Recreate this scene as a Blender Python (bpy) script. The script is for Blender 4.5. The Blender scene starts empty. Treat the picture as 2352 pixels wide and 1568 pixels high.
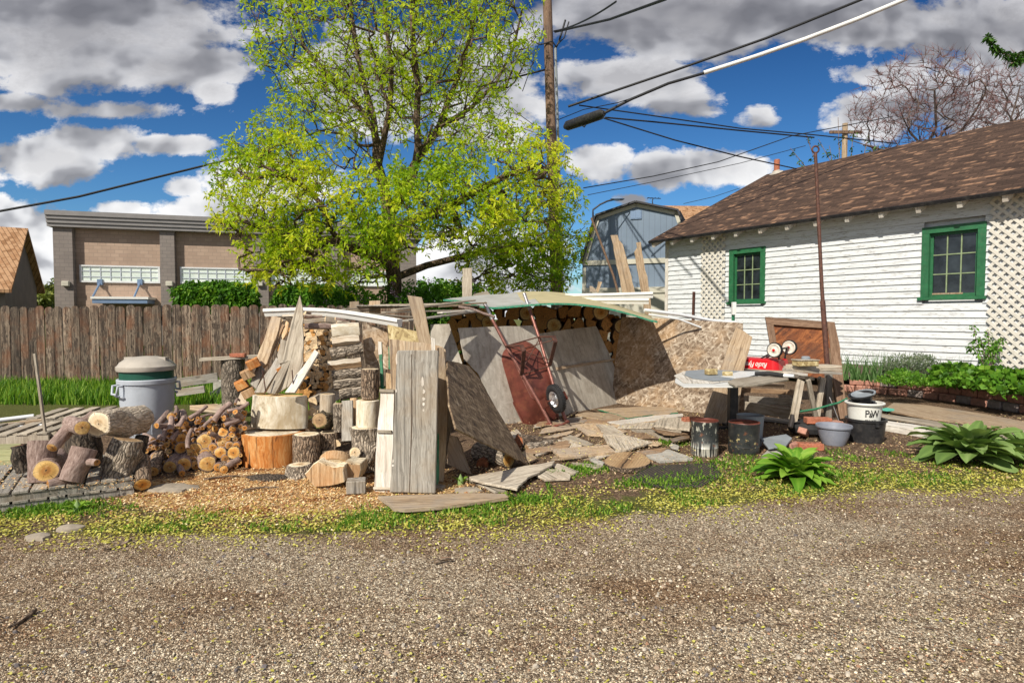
import bpy, bmesh, math, random
import numpy as np
from mathutils import Vector, Matrix, noise as mn
R = math.radians
rnd = random.Random(7)
scene = bpy.context.scene
COL = scene.collection
# ---------------------------------------------------------------- camera
F = 1348.0; CX = 1176.0; CY = 784.0; CH = 1.5
PITCH = math.atan(53 / F)
cd = bpy.data.cameras.new('camera'); cam = bpy.data.objects.new('camera', cd); COL.objects.link(cam)
cam.location = (0, 0, CH); cam.rotation_euler = (R(90) - PITCH, 0, 0)
cd.sensor_width = 36; cd.lens = 36 * F / 2352; cd.clip_end = 3000; cd.clip_start = 0.05
scene.camera = cam
# ---------------------------------------------------------------- light
SUN_TO = Vector((-0.53, -0.85, 0)).normalized()
EL = R(41)
sv = Vector((SUN_TO.x * math.cos(EL), SUN_TO.y * math.cos(EL), math.sin(EL)))
sd = bpy.data.lights.new('sun', 'SUN'); sd.energy = 4.6; sd.angle = R(0.53); sd.color = (1, .93, .80)
so = bpy.data.objects.new('sun', sd); COL.objects.link(so)
so.rotation_euler = sv.to_track_quat('Z', 'Y').to_euler()
scene.view_settings.view_transform = 'Standard'; scene.view_settings.look = 'None'
scene.view_settings.exposure = 0.2; scene.view_settings.gamma = 1
scene.view_settings.use_curve_mapping = False

class NT:
    """tiny node-tree writer"""
    def __init__(s, nt): s.nt = nt; s.n = nt.nodes; s.l = nt.links
    def node(s, t, ins=None, **kw):
        n = s.n.new(t)
        for k, v in kw.items(): setattr(n, k, v)
        for k, v in (ins or {}).items():
            if isinstance(v, bpy.types.NodeSocket): s.l.new(v, n.inputs[k])
            elif v is not None: n.inputs[k].default_value = v
        return n
    def math(s, op, a, b=None, c=None, clamp=False):
        n = s.node('ShaderNodeMath', operation=op, use_clamp=clamp)
        for i, v in enumerate((a, b, c)):
            if v is None: continue
            if isinstance(v, bpy.types.NodeSocket): s.l.new(v, n.inputs[i])
            else: n.inputs[i].default_value = v
        return n.outputs[0]
    def vmath(s, op, a, b=None):
        n = s.node('ShaderNodeVectorMath', operation=op)
        for i, v in enumerate((a, b)):
            if v is None: continue
            if isinstance(v, bpy.types.NodeSocket): s.l.new(v, n.inputs[i])
            else: n.inputs[i].default_value = v
        return n.outputs['Value'] if op in ('LENGTH', 'DOT_PRODUCT') else n.outputs[0]
    def map(s, v, scale=(1, 1, 1), loc=(0, 0, 0), rot=(0, 0, 0)):
        return s.node('ShaderNodeMapping', {'Vector': v, 'Scale': scale, 'Location': loc, 'Rotation': rot}).outputs[0]
    def noise(s, v, scale=5, detail=4, rough=.6, dist=0, out=0):
        n = s.node('ShaderNodeTexNoise', {'Vector': v, 'Scale': scale, 'Detail': detail, 'Roughness': rough, 'Distortion': dist})
        return n.outputs[out]
    def ramp(s, f, stops, interp='LINEAR'):
        n = s.node('ShaderNodeValToRGB', {'Fac': f}); cr = n.color_ramp; cr.interpolation = interp
        while len(cr.elements) > 1: cr.elements.remove(cr.elements[-1])
        cr.elements[0].position = stops[0][0]; cr.elements[0].color = (*stops[0][1], 1)
        for p, c in stops[1:]:
            e = cr.elements.new(p); e.color = (*c, 1)
        return n.outputs[0]
    def gramp(s, f, a, b):
        return s.node('ShaderNodeMapRange', {'Value': f, 'From Min': a, 'From Max': b}, clamp=True).outputs[0]
    def mix(s, f, a, b, mode='MIX'):
        n = s.node('ShaderNodeMix', data_type='RGBA', blend_type=mode)
        for i, v in ((0, f), (6, a), (7, b)):
            if isinstance(v, bpy.types.NodeSocket): s.l.new(v, n.inputs[i])
            elif i == 0: n.inputs[0].default_value = v
            else: n.inputs[i].default_value = (*v, 1) if len(v) == 3 else v
        return n.outputs[2]
    def combine(s, x, y, z=0.0):
        return s.node('ShaderNodeCombineXYZ', {'X': x, 'Y': y, 'Z': z}).outputs[0]

# ---------------------------------------------------------------- sky (clouds live in direction space)
w = bpy.data.worlds.new('World'); scene.world = w; w.use_nodes = True
T = NT(w.node_tree); T.n.clear()
sky = T.node('ShaderNodeTexSky', sky_type='NISHITA', sun_disc=False, sun_elevation=EL,
             sun_rotation=math.atan2(SUN_TO.x, SUN_TO.y), air_density=1.0, dust_density=0.3, ozone_density=3.0)
tc = T.node('ShaderNodeTexCoord').outputs['Generated']
xyz = T.node('ShaderNodeSeparateXYZ', {0: tc}).outputs
ay = T.math('MAXIMUM', T.math('ABSOLUTE', xyz[1]), 0.12)
cu = T.math('DIVIDE', xyz[0], ay); cv = T.math('DIVIDE', xyz[2], ay)
uv = T.combine(cu, T.math('MULTIPLY', cv, 1.5))
warp = T.noise(uv, 2.2, 3, .5, out=1)
wv = T.vmath('ADD', uv, T.vmath('MULTIPLY', T.vmath('SUBTRACT', warp, (.5, .5, .5)), (.16, .10, 0)))
nz = T.noise(wv, 5.5, 10, .66)
nzs = T.noise(wv, 5.5, 3.5, .52)
nz2 = T.noise(T.vmath('ADD', wv, (-.022, .05, 0)), 5.5, 3.5, .52)
BL = [(230, 70, 400, 150, 1), (420, 160, 200, 65, 1), (110, 375, 190, 62, 1), (230, 335, 130, 50, 1), (400, 338, 120, 26, 1),
      (300, 262, 170, 22, .55), (60, 540, 210, 85, 1), (280, 485, 70, 28, .9), (500, 490, 130, 48, 1), (425, 433, 44, 24, .6),
      (60, 640, 160, 60, 1), (850, 190, 170, 120, .9), (1100, 640, 230, 130, 1.2), (1120, 250, 130, 130, .8), (640, 420, 160, 60, .7),
      (1560, 50, 430, 110, 1.1), (1420, 190, 190, 62, 1), (1880, 70, 280, 75, .9), (2270, 90, 230, 110, 1), (2250, 250, 150, 130, 1),
      (1370, 380, 85, 48, 1), (1510, 402, 80, 48, 1), (1650, 388, 135, 46, 1), (2010, 270, 130, 60, 1), (1742, 282, 46, 40, .55),
      (1450, 462, 60, 22, 1), (1560, 245, 90, 30, .5), (500, 215, 60, 30, .6), (40, 245, 90, 20, .6), (2010, 180, 110, 30, .6)]
dens = None; vtop = None
for (bx, by, rx, ry, k) in BL:
    p = T.combine(T.math('MULTIPLY_ADD', cu, F / rx, -(bx - CX) / rx), T.math('MULTIPLY_ADD', cv, F / ry, -(731 - by) / ry))
    d = T.math('MULTIPLY_ADD', T.vmath('LENGTH', p), -k, k)
    dens = d if dens is None else T.math('MAXIMUM', dens, d)
# behind the viewer and overhead: broken cloud everywhere
back = T.gramp(xyz[1], .25, -.1); high = T.gramp(cv, .62, .9)
gen = T.math('MULTIPLY_ADD', T.math('MAXIMUM', back, high), 3.2, -3.0)
dens = T.math('MAXIMUM', dens, gen)
dn = T.math('ADD', dens, T.math('MULTIPLY_ADD', nz, 2.9, -1.46))
mask = T.gramp(dn, -.05, .20)
inner = T.gramp(dn, .0, .9)
lit = T.math('ADD', T.math('MULTIPLY_ADD', T.math('SUBTRACT', nzs, nz2), 4.6, .60), T.math('MULTIPLY_ADD', nz, .5, -.25), clamp=True)
dark = T.gramp(cv, .12, .52)
ccol = T.ramp(lit, [(0, (.30, .31, .34)), (.40, (.50, .51, .54)), (.72, (.86, .87, .89)), (1, (1.05, 1.05, 1.05))])
core = T.mix(T.math('MULTIPLY', inner, T.math('MULTIPLY_ADD', dark, .50, .18)), ccol, (.27, .27, .295))
core = T.mix(1.0, core, T.mix(dark, (1, 1, 1), (.60, .60, .63)), 'MULTIPLY')
skyc = T.node('ShaderNodeHueSaturation', {'Saturation': 1.18, 'Value': 1.0, 'Color': sky.outputs[0]}).outputs[0]
skyc = T.mix(1.0, skyc, T.ramp(T.gramp(cv, .0, .6), [(0, (.70, .92, 1.0)), (.4, (.50, .76, .95)), (1, (.17, .35, .55))]), 'MULTIPLY')
bg1 = T.node('ShaderNodeBackground', {'Color': skyc, 'Strength': .095})
bg2 = T.node('ShaderNodeBackground', {'Color': core, 'Strength': .95})
mx = T.node('ShaderNodeMixShader', {0: mask, 1: bg1.outputs[0], 2: bg2.outputs[0]})
T.l.new(mx.outputs[0], T.node('ShaderNodeOutputWorld').inputs[0])
w.cycles.sampling_method = 'MANUAL'; w.cycles.sample_map_resolution = 512

# ---------------------------------------------------------------- geometry from the photograph's sight lines
def ray(x, y):
    u = (x - CX) / F; v = -(y - CY) / F
    c, s = math.cos(PITCH), math.sin(PITCH)
    return Vector((u, c + v * s, v * c - s))
CAM = Vector((0, 0, CH))
def P(x, y, Y): d = ray(x, y); return CAM + d * (Y / d.y)
def G(x, y, z=0.0): d = ray(x, y); return CAM + d * ((z - CH) / d.z)
def hit(x, y, pl):
    d = ray(x, y); return CAM + d * ((pl[0] - CAM).dot(pl[1]) / d.dot(pl[1]))
def plane3(a, b, c):
    n = (b - a).cross(c - a).normalized()
    if n.dot(CAM - a) < 0: n = -n
    return (a, n)
def lean(b1, b2, deg):
    """plane standing on the ground line seen through pixels b1, b2 and leaning back by deg"""
    a = G(*b1) if not isinstance(b1, Vector) else b1; b = G(*b2) if not isinstance(b2, Vector) else b2
    d = (b - a).normalized(); back = Vector((-d.y, d.x, 0)).normalized()
    if back.dot(a) < 0: back = -back
    return plane3(a, b, a + Vector((0, 0, math.cos(R(deg)))) + back * math.sin(R(deg)))
# ---------------------------------------------------------------- object bookkeeping
WM = {}
def tag(o, label=None, cat=None, group=None, kind=None):
    if label: o['label'] = label
    if cat: o['category'] = cat
    if group: o['group'] = group
    if kind: o['kind'] = kind
    return o
def link(o, M, parent=None):
    WM[o.name] = M.copy(); COL.objects.link(o)
    if parent is not None:
        o.parent = parent; o.matrix_basis = WM[parent.name].inverted() @ M
    else: o.matrix_basis = M
    return o
def thing(name, loc, label, cat, group=None, rz=0, M=None):
    o = bpy.data.objects.new(name, None); o.empty_display_size = .1
    link(o, M if M is not None else Matrix.Translation(Vector(loc)) @ Matrix.Rotation(rz, 4, 'Z'))
    return tag(o, label, cat, group)
def frame(o, z, y=None):
    """matrix with local z along z, local y near y"""
    z = Vector(z).normalized(); y = Vector(y) if y is not None else Vector((0, -1, 0))
    if abs(z.dot(y.normalized())) > .95: y = Vector((1, 0, 0)) if abs(z.x) < .9 else Vector((0, 0, 1))
    x = y.cross(z).normalized(); y = z.cross(x)
    return Matrix.Translation(Vector(o)) @ Matrix((x, y, z)).transposed().to_4x4()
class MB:
    def __init__(s): s.v = []; s.f = []; s.m = []; s.c = []
    def add(s, vs, fs, mi=0):
        k = len(s.v); s.v += [tuple(v) for v in vs]
        for f in fs: s.f.append([i + k for i in f]); s.m.append(mi)
        return s
    def box(s, x0, x1, y0, y1, z0, z1, mi=0, M=None):
        vs = [Vector((x, y, z)) for z in (z0, z1) for y in (y0, y1) for x in (x0, x1)]
        if M is not None: vs = [M @ v for v in vs]
        return s.add(vs, [(0, 2, 3, 1), (4, 5, 7, 6), (0, 1, 5, 4), (2, 6, 7, 3), (0, 4, 6, 2), (1, 3, 7, 5)], mi)
    def poly(s, pts, y0, y1, mi=0, mside=None):
        """outline in local xz, extruded along y; front at y0"""
        n = len(pts); a = sum(pts[i][0] * pts[(i + 1) % n][1] - pts[(i + 1) % n][0] * pts[i][1] for i in range(n))
        if a < 0: pts = pts[::-1]
        vs = [(p[0], y0, p[1]) for p in pts] + [(p[0], y1, p[1]) for p in pts]
        s.add(vs, [list(range(n)), [2 * n - 1 - i for i in range(n)]], mi)
        k = len(s.v) - 2 * n
        for i in range(n):
            j = (i + 1) % n; s.f.append([k + i, k + n + i, k + n + j, k + j]); s.m.append(mi if mside is None else mside)
        return s
    def tube(s, pts, rad, sides=8, mi=0, cap=True, mcap=None):
        pts = [Vector(p) for p in pts]; n = len(pts)
        if not hasattr(rad, '__len__'): rad = [rad] * n
        k0 = len(s.v); ref = None
        for i, p in enumerate(pts):
            d = (pts[min(i + 1, n - 1)] - pts[max(i - 1, 0)]).normalized()
            if ref is None: ref = Vector((0, 0, 1)) if abs(d.z) < .9 else Vector((1, 0, 0))
            a = (ref - d * ref.dot(d)).normalized(); ref = a; b = d.cross(a)
            for j in range(sides):
                t = 2 * math.pi * j / sides
                s.v.append(tuple(p + (a * math.cos(t) + b * math.sin(t)) * rad[i]))
        for i in range(n - 1):
            for j in range(sides):
                q = k0 + i * sides; j2 = (j + 1) % sides
                s.f.append([q + j, q + j2, q + sides + j2, q + sides + j]); s.m.append(mi)
        if cap:
            s.f.append([k0 + j for j in range(sides)][::-1]); s.m.append(mi if mcap is None else mcap)
            s.f.append([k0 + (n - 1) * sides + j for j in range(sides)]); s.m.append(mi if mcap is None else mcap)
        return s
    def lathe(s, prof, seg=32, mi=0, c=(0, 0), a0=0, wob=0, seed=0, sx=1, sy=1):
        k0 = len(s.v)
        for (r, z) in prof:
            for j in range(seg):
                t = a0 + 2 * math.pi * j / seg
                q = r * (1 + wob * mn.noise(Vector((math.cos(t) * 1.7 + seed, math.sin(t) * 1.7, z * 3))))
                s.v.append((c[0] + q * math.cos(t) * sx, c[1] + q * math.sin(t) * sy, z))
        for i in range(len(prof) - 1):
            for j in range(seg):
                q = k0 + i * seg; j2 = (j + 1) % seg
                s.f.append([q + j, q + j2, q + seg + j2, q + seg + j]); s.m.append(mi)
        return s
    def xf(s, M, k0=0):
        for i in range(k0, len(s.v)): s.v[i] = tuple(M @ Vector(s.v[i]))
        return s
    def build(s, name, mats, parent=None, M=None, label=None, cat=None, group=None, kind=None, smooth=False, bevel=0, colors=None, subsurf=0):
        me = bpy.data.meshes.new(name); me.from_pydata(s.v, [], s.f)
        mats = mats if isinstance(mats, (list, tuple)) else [mats]
        for m in mats: me.materials.append(m)
        if len(mats) > 1: me.polygons.foreach_set('material_index', s.m)
        if colors is not None:
            at = me.color_attributes.new('Col', 'FLOAT_COLOR', 'POINT')
            at.data.foreach_set('color', np.asarray(colors, dtype=np.float32).ravel())
        if smooth:
            me.polygons.foreach_set('use_smooth', [True] * len(me.polygons))
            try: me.set_sharp_from_angle(angle=R(40 if smooth is True else smooth))
            except Exception: pass
        me.update()
        o = bpy.data.objects.new(name, me)
        if M is None: M = Matrix.Identity(4) if parent is None else WM[parent.name]
        link(o, M, parent); tag(o, label, cat, group, kind)
        if bevel:
            b = o.modifiers.new('bevel', 'BEVEL'); b.width = bevel; b.segments = 1; b.limit_method = 'ANGLE'; b.angle_limit = R(50)
        if subsurf:
            b = o.modifiers.new('sub', 'SUBSURF'); b.levels = subsurf; b.render_levels = subsurf
        return o
    def world(s, name, mats, **kw):
        """verts were given in world space: move the origin to the thing's base centre"""
        a = np.array(s.v); lo = a.min(0); hi = a.max(0)
        c = Vector(((lo[0] + hi[0]) / 2, (lo[1] + hi[1]) / 2, lo[2]))
        s.v = [(x - c.x, y - c.y, z - c.z) for x, y, z in s.v]
        return s.build(name, mats, M=Matrix.Translation(c), **kw)

# ---------------------------------------------------------------- materials
MATS = {}
def newmat(name):
    m = bpy.data.materials.new(name); m.use_nodes = True; t = NT(m.node_tree); t.n.clear()
    out = t.node('ShaderNodeOutputMaterial'); b = t.node('ShaderNodeBsdfPrincipled')
    t.l.new(b.outputs[0], out.inputs[0]); return m, t, b
def setc(t, b, col=None, rough=None, bump=None, bstr=.3, bdist=.01, metal=None, spec=None):
    if col is not None:
        if isinstance(col, bpy.types.NodeSocket): t.l.new(col, b.inputs['Base Color'])
        else: b.inputs['Base Color'].default_value = (*col, 1)
    if rough is not None:
        if isinstance(rough, bpy.types.NodeSocket): t.l.new(rough, b.inputs['Roughness'])
        else: b.inputs['Roughness'].default_value = rough
    if metal is not None: b.inputs['Metallic'].default_value = metal
    if spec is not None: b.inputs['Specular IOR Level'].default_value = spec
    if bump is not None:
        bn = t.node('ShaderNodeBump', {'Height': bump, 'Strength': bstr, 'Distance': bdist})
        t.l.new(bn.outputs[0], b.inputs['Normal'])
def ocoord(t, off=9.0):
    tcn = t.node('ShaderNodeTexCoord').outputs['Object']
    r = t.node('ShaderNodeObjectInfo').outputs['Random']
    rv = t.combine(t.math('MULTIPLY', r, off), t.math('MULTIPLY', r, off * 2.3), t.math('MULTIPLY', r, off * 1.7))
    return t.vmath('ADD', tcn, rv), r, tcn
def wood(name, dark, mid, light, stain=None, sa=.5, grain=(38, 38, 1.6), crack=.5, rough=.85, bstr=.5, var=.35, axis='z', knots=0.0):
    m, t, b = newmat(name); v, r, raw = ocoord(t)
    sc = grain if axis == 'z' else (grain[2], grain[1], grain[0])
    gv = t.map(v, sc); wob = t.noise(v, 3, 2)
    gv = t.vmath('ADD', gv, t.combine(t.math('MULTIPLY', wob, 3.0), t.math('MULTIPLY', wob, 3.0), 0))
    n1 = t.noise(gv, 1.0, 6, .7); n2 = t.noise(gv, 3.1, 5, .7); n3 = t.noise(v, 2.3, 4, .6)
    nn = t.math('ADD', t.math('MULTIPLY', n1, .6), t.math('MULTIPLY', n2, .4))
    c = t.ramp(nn, [(.32, dark), (.47, mid), (.62, light), (.75, tuple(min(1, x * 1.12) for x in light))])
    ck = t.math('MULTIPLY', t.gramp(t.noise(t.map(v, (sc[0] * .9, sc[1] * .9, sc[2] * .35) if axis == 'z' else (sc[0] * .35, sc[1] * .9, sc[2] * .9)), 1.0, 3, .5), .40, .33), crack)
    c = t.mix(ck, c, tuple(x * .25 for x in dark))
    if stain: c = t.mix(t.math('MULTIPLY', t.gramp(n3, .48, .66), sa), c, stain)
    if knots:
        vo = t.node('ShaderNodeTexVoronoi', {'Vector': t.map(v, (1, 1, .45) if axis == 'z' else (.45, 1, 1)), 'Scale': 5.5, 'Randomness': 1.0}).outputs['Distance']
        c = t.mix(t.math('MULTIPLY', t.gramp(vo, .13, .06), knots), c, tuple(x * .6 for x in dark))
    c = t.mix(1.0, c, t.ramp(r, [(0, (1 - var,) * 3), (1, (1 + var * .5,) * 3)]), 'MULTIPLY')
    h = t.math('SUBTRACT', nn, t.math('MULTIPLY', ck, .8))
    setc(t, b, c, rough, h, bstr, .01); MATS[name] = m; return m
def bark(name, dark, mid, light, moss=None, scale=1.0, rough=.9, depth=1.0, ridge=True, var=.3):
    m, t, b = newmat(name); v, r, raw = ocoord(t)
    wob = t.noise(v, 9 * scale, 3, .6, out=1)
    vv = t.vmath('ADD', v, t.vmath('MULTIPLY', t.vmath('SUBTRACT', wob, (.5, .5, .5)), (.07, .07, .07)))
    vo = t.node('ShaderNodeTexVoronoi', {'Vector': t.map(vv, (34 * scale, 34 * scale, 9 * scale)), 'Scale': 1.0, 'Randomness': 1}, feature='DISTANCE_TO_EDGE').outputs[0]
    n = t.noise(t.map(v, (60, 60, 18)), 1 * scale, 6, .7); n3 = t.noise(v, 7, 4)
    c = t.ramp(n, [(.3, dark), (.5, mid), (.68, light)])
    if ridge: c = t.mix(t.math('MULTIPLY', t.gramp(vo, .16, .02), .85 * depth), c, tuple(x * .35 for x in dark))
    if moss: c = t.mix(t.math('MULTIPLY', t.gramp(n3, .50, .62), .8), c, moss)
    c = t.mix(1.0, c, t.ramp(r, [(0, (1 - var,) * 3), (1, (1 + var * .5,) * 3)]), 'MULTIPLY')
    h = t.math('ADD', t.math('MULTIPLY', t.gramp(vo, 0, .3), depth if ridge else 0), t.math('MULTIPLY', n, .6))
    setc(t, b, c, rough, h, .8, .012); MATS[name] = m; return m
def cutend(name, heart, mid, outer, crack=(.05, .03, .015), freq=160, var=.25):
    m, t, b = newmat(name); v, r, raw = ocoord(t)
    nz_ = t.noise(v, 14, 3); xy = t.vmath('MULTIPLY', raw, (1, 1, 0)); xy = t.vmath('ADD', xy, t.vmath('MULTIPLY', t.vmath('SUBTRACT', t.noise(v, 8, 2, out=1), (.5, .5, .5)), (.03, .03, 0)))
    d = t.vmath('LENGTH', xy)
    ring = t.math('MULTIPLY_ADD', t.math('SINE', t.math('MULTIPLY', d, freq)), .5, .5)
    c = t.ramp(t.math('MULTIPLY', d, 9), [(.0, heart), (.25, heart), (.45, mid), (.9, outer)])
    c = t.mix(t.math('MULTIPLY', ring, .30), c, tuple(x * .55 for x in heart))
    c = t.mix(t.gramp(nz_, .5, .75), c, outer)
    s = t.node('ShaderNodeSeparateXYZ', {0: raw}).outputs
    ang = t.math('ARCTAN2', s[1], s[0])
    cr = t.noise(t.combine(t.math('MULTIPLY', ang, 1.5), t.math('MULTIPLY', r, 30), t.math('MULTIPLY', d, 1.5)), 2.4, 2, .4)
    c = t.mix(t.gramp(t.math('ABSOLUTE', t.math('SUBTRACT', cr, .5)), .010, .002), c, crack)
    c = t.mix(t.gramp(d, .010, .004), c, crack)
    c = t.mix(1.0, c, t.ramp(r, [(0, (1 - var,) * 3), (1, (1 + var * .4,) * 3)]), 'MULTIPLY')
    setc(t, b, c, .8, ring, .25, .004); MATS[name] = m; return m
def plain(name, col, rough=.5, metal=0, nscale=6, amt=.15, dirt=None, da=.3, bstr=.1, spec=None):
    m, t, b = newmat(name); v, r, raw = ocoord(t)
    n = t.noise(v, nscale, 5, .6)
    c = t.mix(t.gramp(n, .35, .7), tuple(x * (1 - amt) for x in col), tuple(min(1, x * (1 + amt)) for x in col))
    if dirt: c = t.mix(t.math('MULTIPLY', t.gramp(t.noise(v, nscale * 1.7, 6, .7), .5, .68), da), c, dirt)
    setc(t, b, c, rough, n, bstr, .01, metal, spec); MATS[name] = m; return m
def foliage(name, c1, c2, c3=None, trans=.45, rough=.55):
    m, t, b = newmat(name)
    at = t.node('ShaderNodeVertexColor', layer_name='Col').outputs[0]
    s = t.node('ShaderNodeSeparateColor', {0: at}).outputs[0]
    st = [(0, c1), (1, c2)] if c3 is None else [(0, c1), (.55, c2), (1, c3)]
    c = t.ramp(s, st); setc(t, b, c, rough, spec=.3)
    tr = t.node('ShaderNodeBsdfTranslucent', {'Color': t.mix(1.0, c, (1.0, 1.0, .55), 'MULTIPLY')})
    mxs = t.node('ShaderNodeMixShader', {0: trans, 1: b.outputs[0], 2: tr.outputs[0]})
    t.l.new(mxs.outputs[0], [n for n in t.n if n.type == 'OUTPUT_MATERIAL'][0].inputs[0])
    MATS[name] = m; return m
def vcol(name, rough=.85, mul=1.0, spec=.3):
    m, t, b = newmat(name); c = t.node('ShaderNodeVertexColor', layer_name='Col').outputs[0]
    setc(t, b, c, rough, spec=spec); MATS[name] = m; return m
def osb(name, cols, sc=1.0, stain=None, var=.1):
    m, t, b = newmat(name); v, r, raw = ocoord(t)
    wb_ = t.noise(v, 9 * sc, 3, out=1); wv_ = t.vmath('ADD', v, t.vmath('MULTIPLY', wb_, (.05, .05, .05)))
    fl = []
    for k_, rot_ in enumerate((.3, 1.4, -.75, 2.2)):
        vv_ = t.vmath('ADD', t.map(t.map(wv_, rot=(0, rot_, 0)), (10 * sc, 10 * sc, 42 * sc), loc=(k_ * 3.1, 0, k_)), t.vmath('MULTIPLY', wb_, (.5, .5, .5)))
        fl.append(t.node('ShaderNodeSeparateColor', {0: t.node('ShaderNodeTexVoronoi', {'Vector': vv_, 'Scale': 1}).outputs['Color']}).outputs)
    s1 = t.math('MAXIMUM', t.math('MULTIPLY', fl[0][0], fl[0][1]), t.math('MULTIPLY', fl[1][0], fl[1][1])); s2 = t.math('MAXIMUM', t.math('MULTIPLY', fl[2][0], fl[2][1]), t.math('MULTIPLY', fl[3][0], fl[3][1]))
    fine = t.noise(v, 130 * sc, 3, .7)
    f = t.math('ADD', t.math('MULTIPLY', t.math('ADD', s1, s2), .36), t.math('MULTIPLY', fine, .28))
    c = t.ramp(f, [(.15, cols[0]), (.38, cols[1]), (.62, cols[2]), (.88, cols[3])])
    if stain: c = t.mix(t.math('MULTIPLY', t.gramp(t.noise(v, 1.9, 4), .46, .62), .75), c, t.mix(.45, c, stain))
    setc(t, b, c, .8, f, .5, .008); MATS[name] = m; return m

wood('grey_board', (.085, .075, .065), (.30, .275, .24), (.50, .47, .42), stain=(.34, .24, .14), sa=.45, knots=.5)
wood('grey_board_pale', (.13, .105, .08), (.43, .37, .29), (.64, .57, .47), stain=(.26, .19, .13), sa=.5, knots=.3)
wood('brown_board', (.09, .05, .03), (.26, .16, .09), (.42, .29, .18), stain=(.28, .27, .25), sa=.6, knots=.6)
wood('dark_board', (.05, .028, .018), (.15, .085, .05), (.27, .18, .12), stain=(.10, .06, .04), sa=.5, knots=.5)
wood('tan_board', (.17, .10, .055), (.42, .30, .19), (.62, .49, .34), stain=(.33, .30, .27), sa=.5, knots=.4)
wood('orange_ply', (.035, .010, .004), (.17, .050, .014), (.36, .13, .04), grain=(12, 12, 1.6), stain=(.07, .03, .018), sa=.8, axis='x', crack=.7)
wood('fence_wood', (.012, .008, .006), (.055, .036, .025), (.32, .245, .18), stain=(.20, .075, .03), sa=.5, grain=(22, 22, .7), crack=.7, var=.5, knots=.9)
wood('white_wood', (.36, .30, .24), (.62, .58, .52), (.80, .77, .72), stain=(.42, .30, .2), sa=.35, crack=.5, var=.1)
wood('plywood_grey', (.26, .23, .19), (.46, .42, .36), (.62, .58, .51), grain=(7, 7, 1.4), stain=(.24, .19, .14), sa=.4, axis='x', crack=.25, var=.12)
wood('split_wood', (.20, .10, .045), (.50, .33, .18), (.72, .55, .36), grain=(55, 55, 2.5), stain=(.50, .22, .07), sa=.5, crack=.6)
wood('split_pale', (.30, .23, .16), (.56, .48, .38), (.76, .70, .60), grain=(45, 45, 2.5), stain=(.40, .27, .15), sa=.45, crack=.6, var=.2)
wood('stump_orange', (.12, .03, .008), (.56, .20, .04), (.72, .42, .17), grain=(17, 17, 1.6), stain=(.13, .045, .018), sa=.65, crack=.9, var=.05)
wood('pale_wood', (.26, .19, .11), (.66, .58, .44), (.86, .82, .72), grain=(14, 14, 3), stain=(.32, .23, .12), sa=.7, crack=.6, var=.1)
wood('pole_wood', (.045, .026, .018), (.15, .09, .058), (.25, .17, .12), grain=(16, 16, .5), stain=(.09, .06, .05), sa=.6, crack=.9)
bark('bark_brown', (.08, .052, .036), (.27, .19, .13), (.50, .40, .30))
bark('bark_grey', (.13, .10, .075), (.38, .31, .24), (.64, .56, .46))
bark('bark_smooth', (.12, .075, .06), (.30, .21, .18), (.48, .37, .33), ridge=False)
bark('bark_pale', (.22, .17, .12), (.50, .42, .33), (.70, .62, .52), depth=.6)
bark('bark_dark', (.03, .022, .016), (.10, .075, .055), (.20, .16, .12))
bark('bark_moss', (.05, .035, .02), (.20, .15, .09), (.34, .27, .19), moss=(.16, .18, .03))
bark('bark_tree', (.05, .034, .024), (.17, .11, .07), (.30, .21, .14), scale=.5)
cutend('cut_orange', (.58, .24, .04), (.82, .47, .13), (.88, .64, .28), var=.15)
cutend('cut_yellow', (.44, .20, .05), (.74, .45, .13), (.82, .58, .26), var=.12)
cutend('cut_pale', (.52, .36, .20), (.72, .57, .37), (.84, .73, .54), freq=110)
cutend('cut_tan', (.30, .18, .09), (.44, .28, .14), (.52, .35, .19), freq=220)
osb('osb_grey', [(.08, .05, .03), (.27, .20, .14), (.50, .42, .33), (.86, .80, .70)], stain=(.60, .36, .16))
osb('osb_dark', [(.05, .03, .02), (.18, .12, .07), (.34, .25, .16), (.52, .42, .30)], sc=.9)
osb('osb_tan', [(.16, .10, .04), (.42, .32, .15), (.60, .50, .28), (.74, .66, .44)])
plain('rust', (.15, .040, .028), .5, .15, 4, .5, (.24, .085, .045), .6, .25)
plain('rust_tube', (.30, .13, .105), .38, .45, 12, .3, (.16, .06, .04), .6, .2)
plain('rust_dark', (.085, .035, .025), .7, 0, 14, .4, (.22, .09, .05), .6, .3)
plain('split_end', (.74, .56, .35), .85, 0, 40, .3, (.45, .27, .13), .5, .5)
plain('split_end_orange', (.56, .29, .09), .85, 0, 40, .35, (.34, .14, .05), .5, .5)
plain('steel_tube', (.55, .52, .52), .32, .8, 8, .1, (.25, .09, .06), .5)
plain('chrome', (.75, .75, .76), .28, .85, 10, .1)
plain('rubber', (.020, .020, .022), .8, 0, 20, .3)
plain('black_plastic', (.022, .022, .025), .42, 0, 8, .3, (.12, .11, .10), .35)
plain('can_grey', (.46, .50, .57), .55, 0, 3, .06, (.26, .28, .30), .3)
plain('lid_tan', (.44, .40, .35), .6, 0, 4, .07, (.30, .27, .23), .35)
plain('green_plastic', (.012, .09, .06), .45, 0, 5, .15)
plain('white_vinyl', (.80, .80, .78), .4, 0, 3, .05, (.45, .42, .36), .25)
plain('white_metal', (.74, .76, .78), .4, .1, 3, .06, (.4, .38, .34), .3)
plain('window_green', (.020, .135, .055), .5, 0, 10, .2, (.10, .16, .09), .35)
plain('muntin', (.25, .32, .18), .6, 0, 10, .2)
plain('green_paint', (.03, .20, .10), .55, 0, 20, .3, (.2, .2, .15), .6)
plain('concrete', (.42, .40, .36), .9, 0, 9, .18, (.26, .23, .18), .5, .4)
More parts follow.
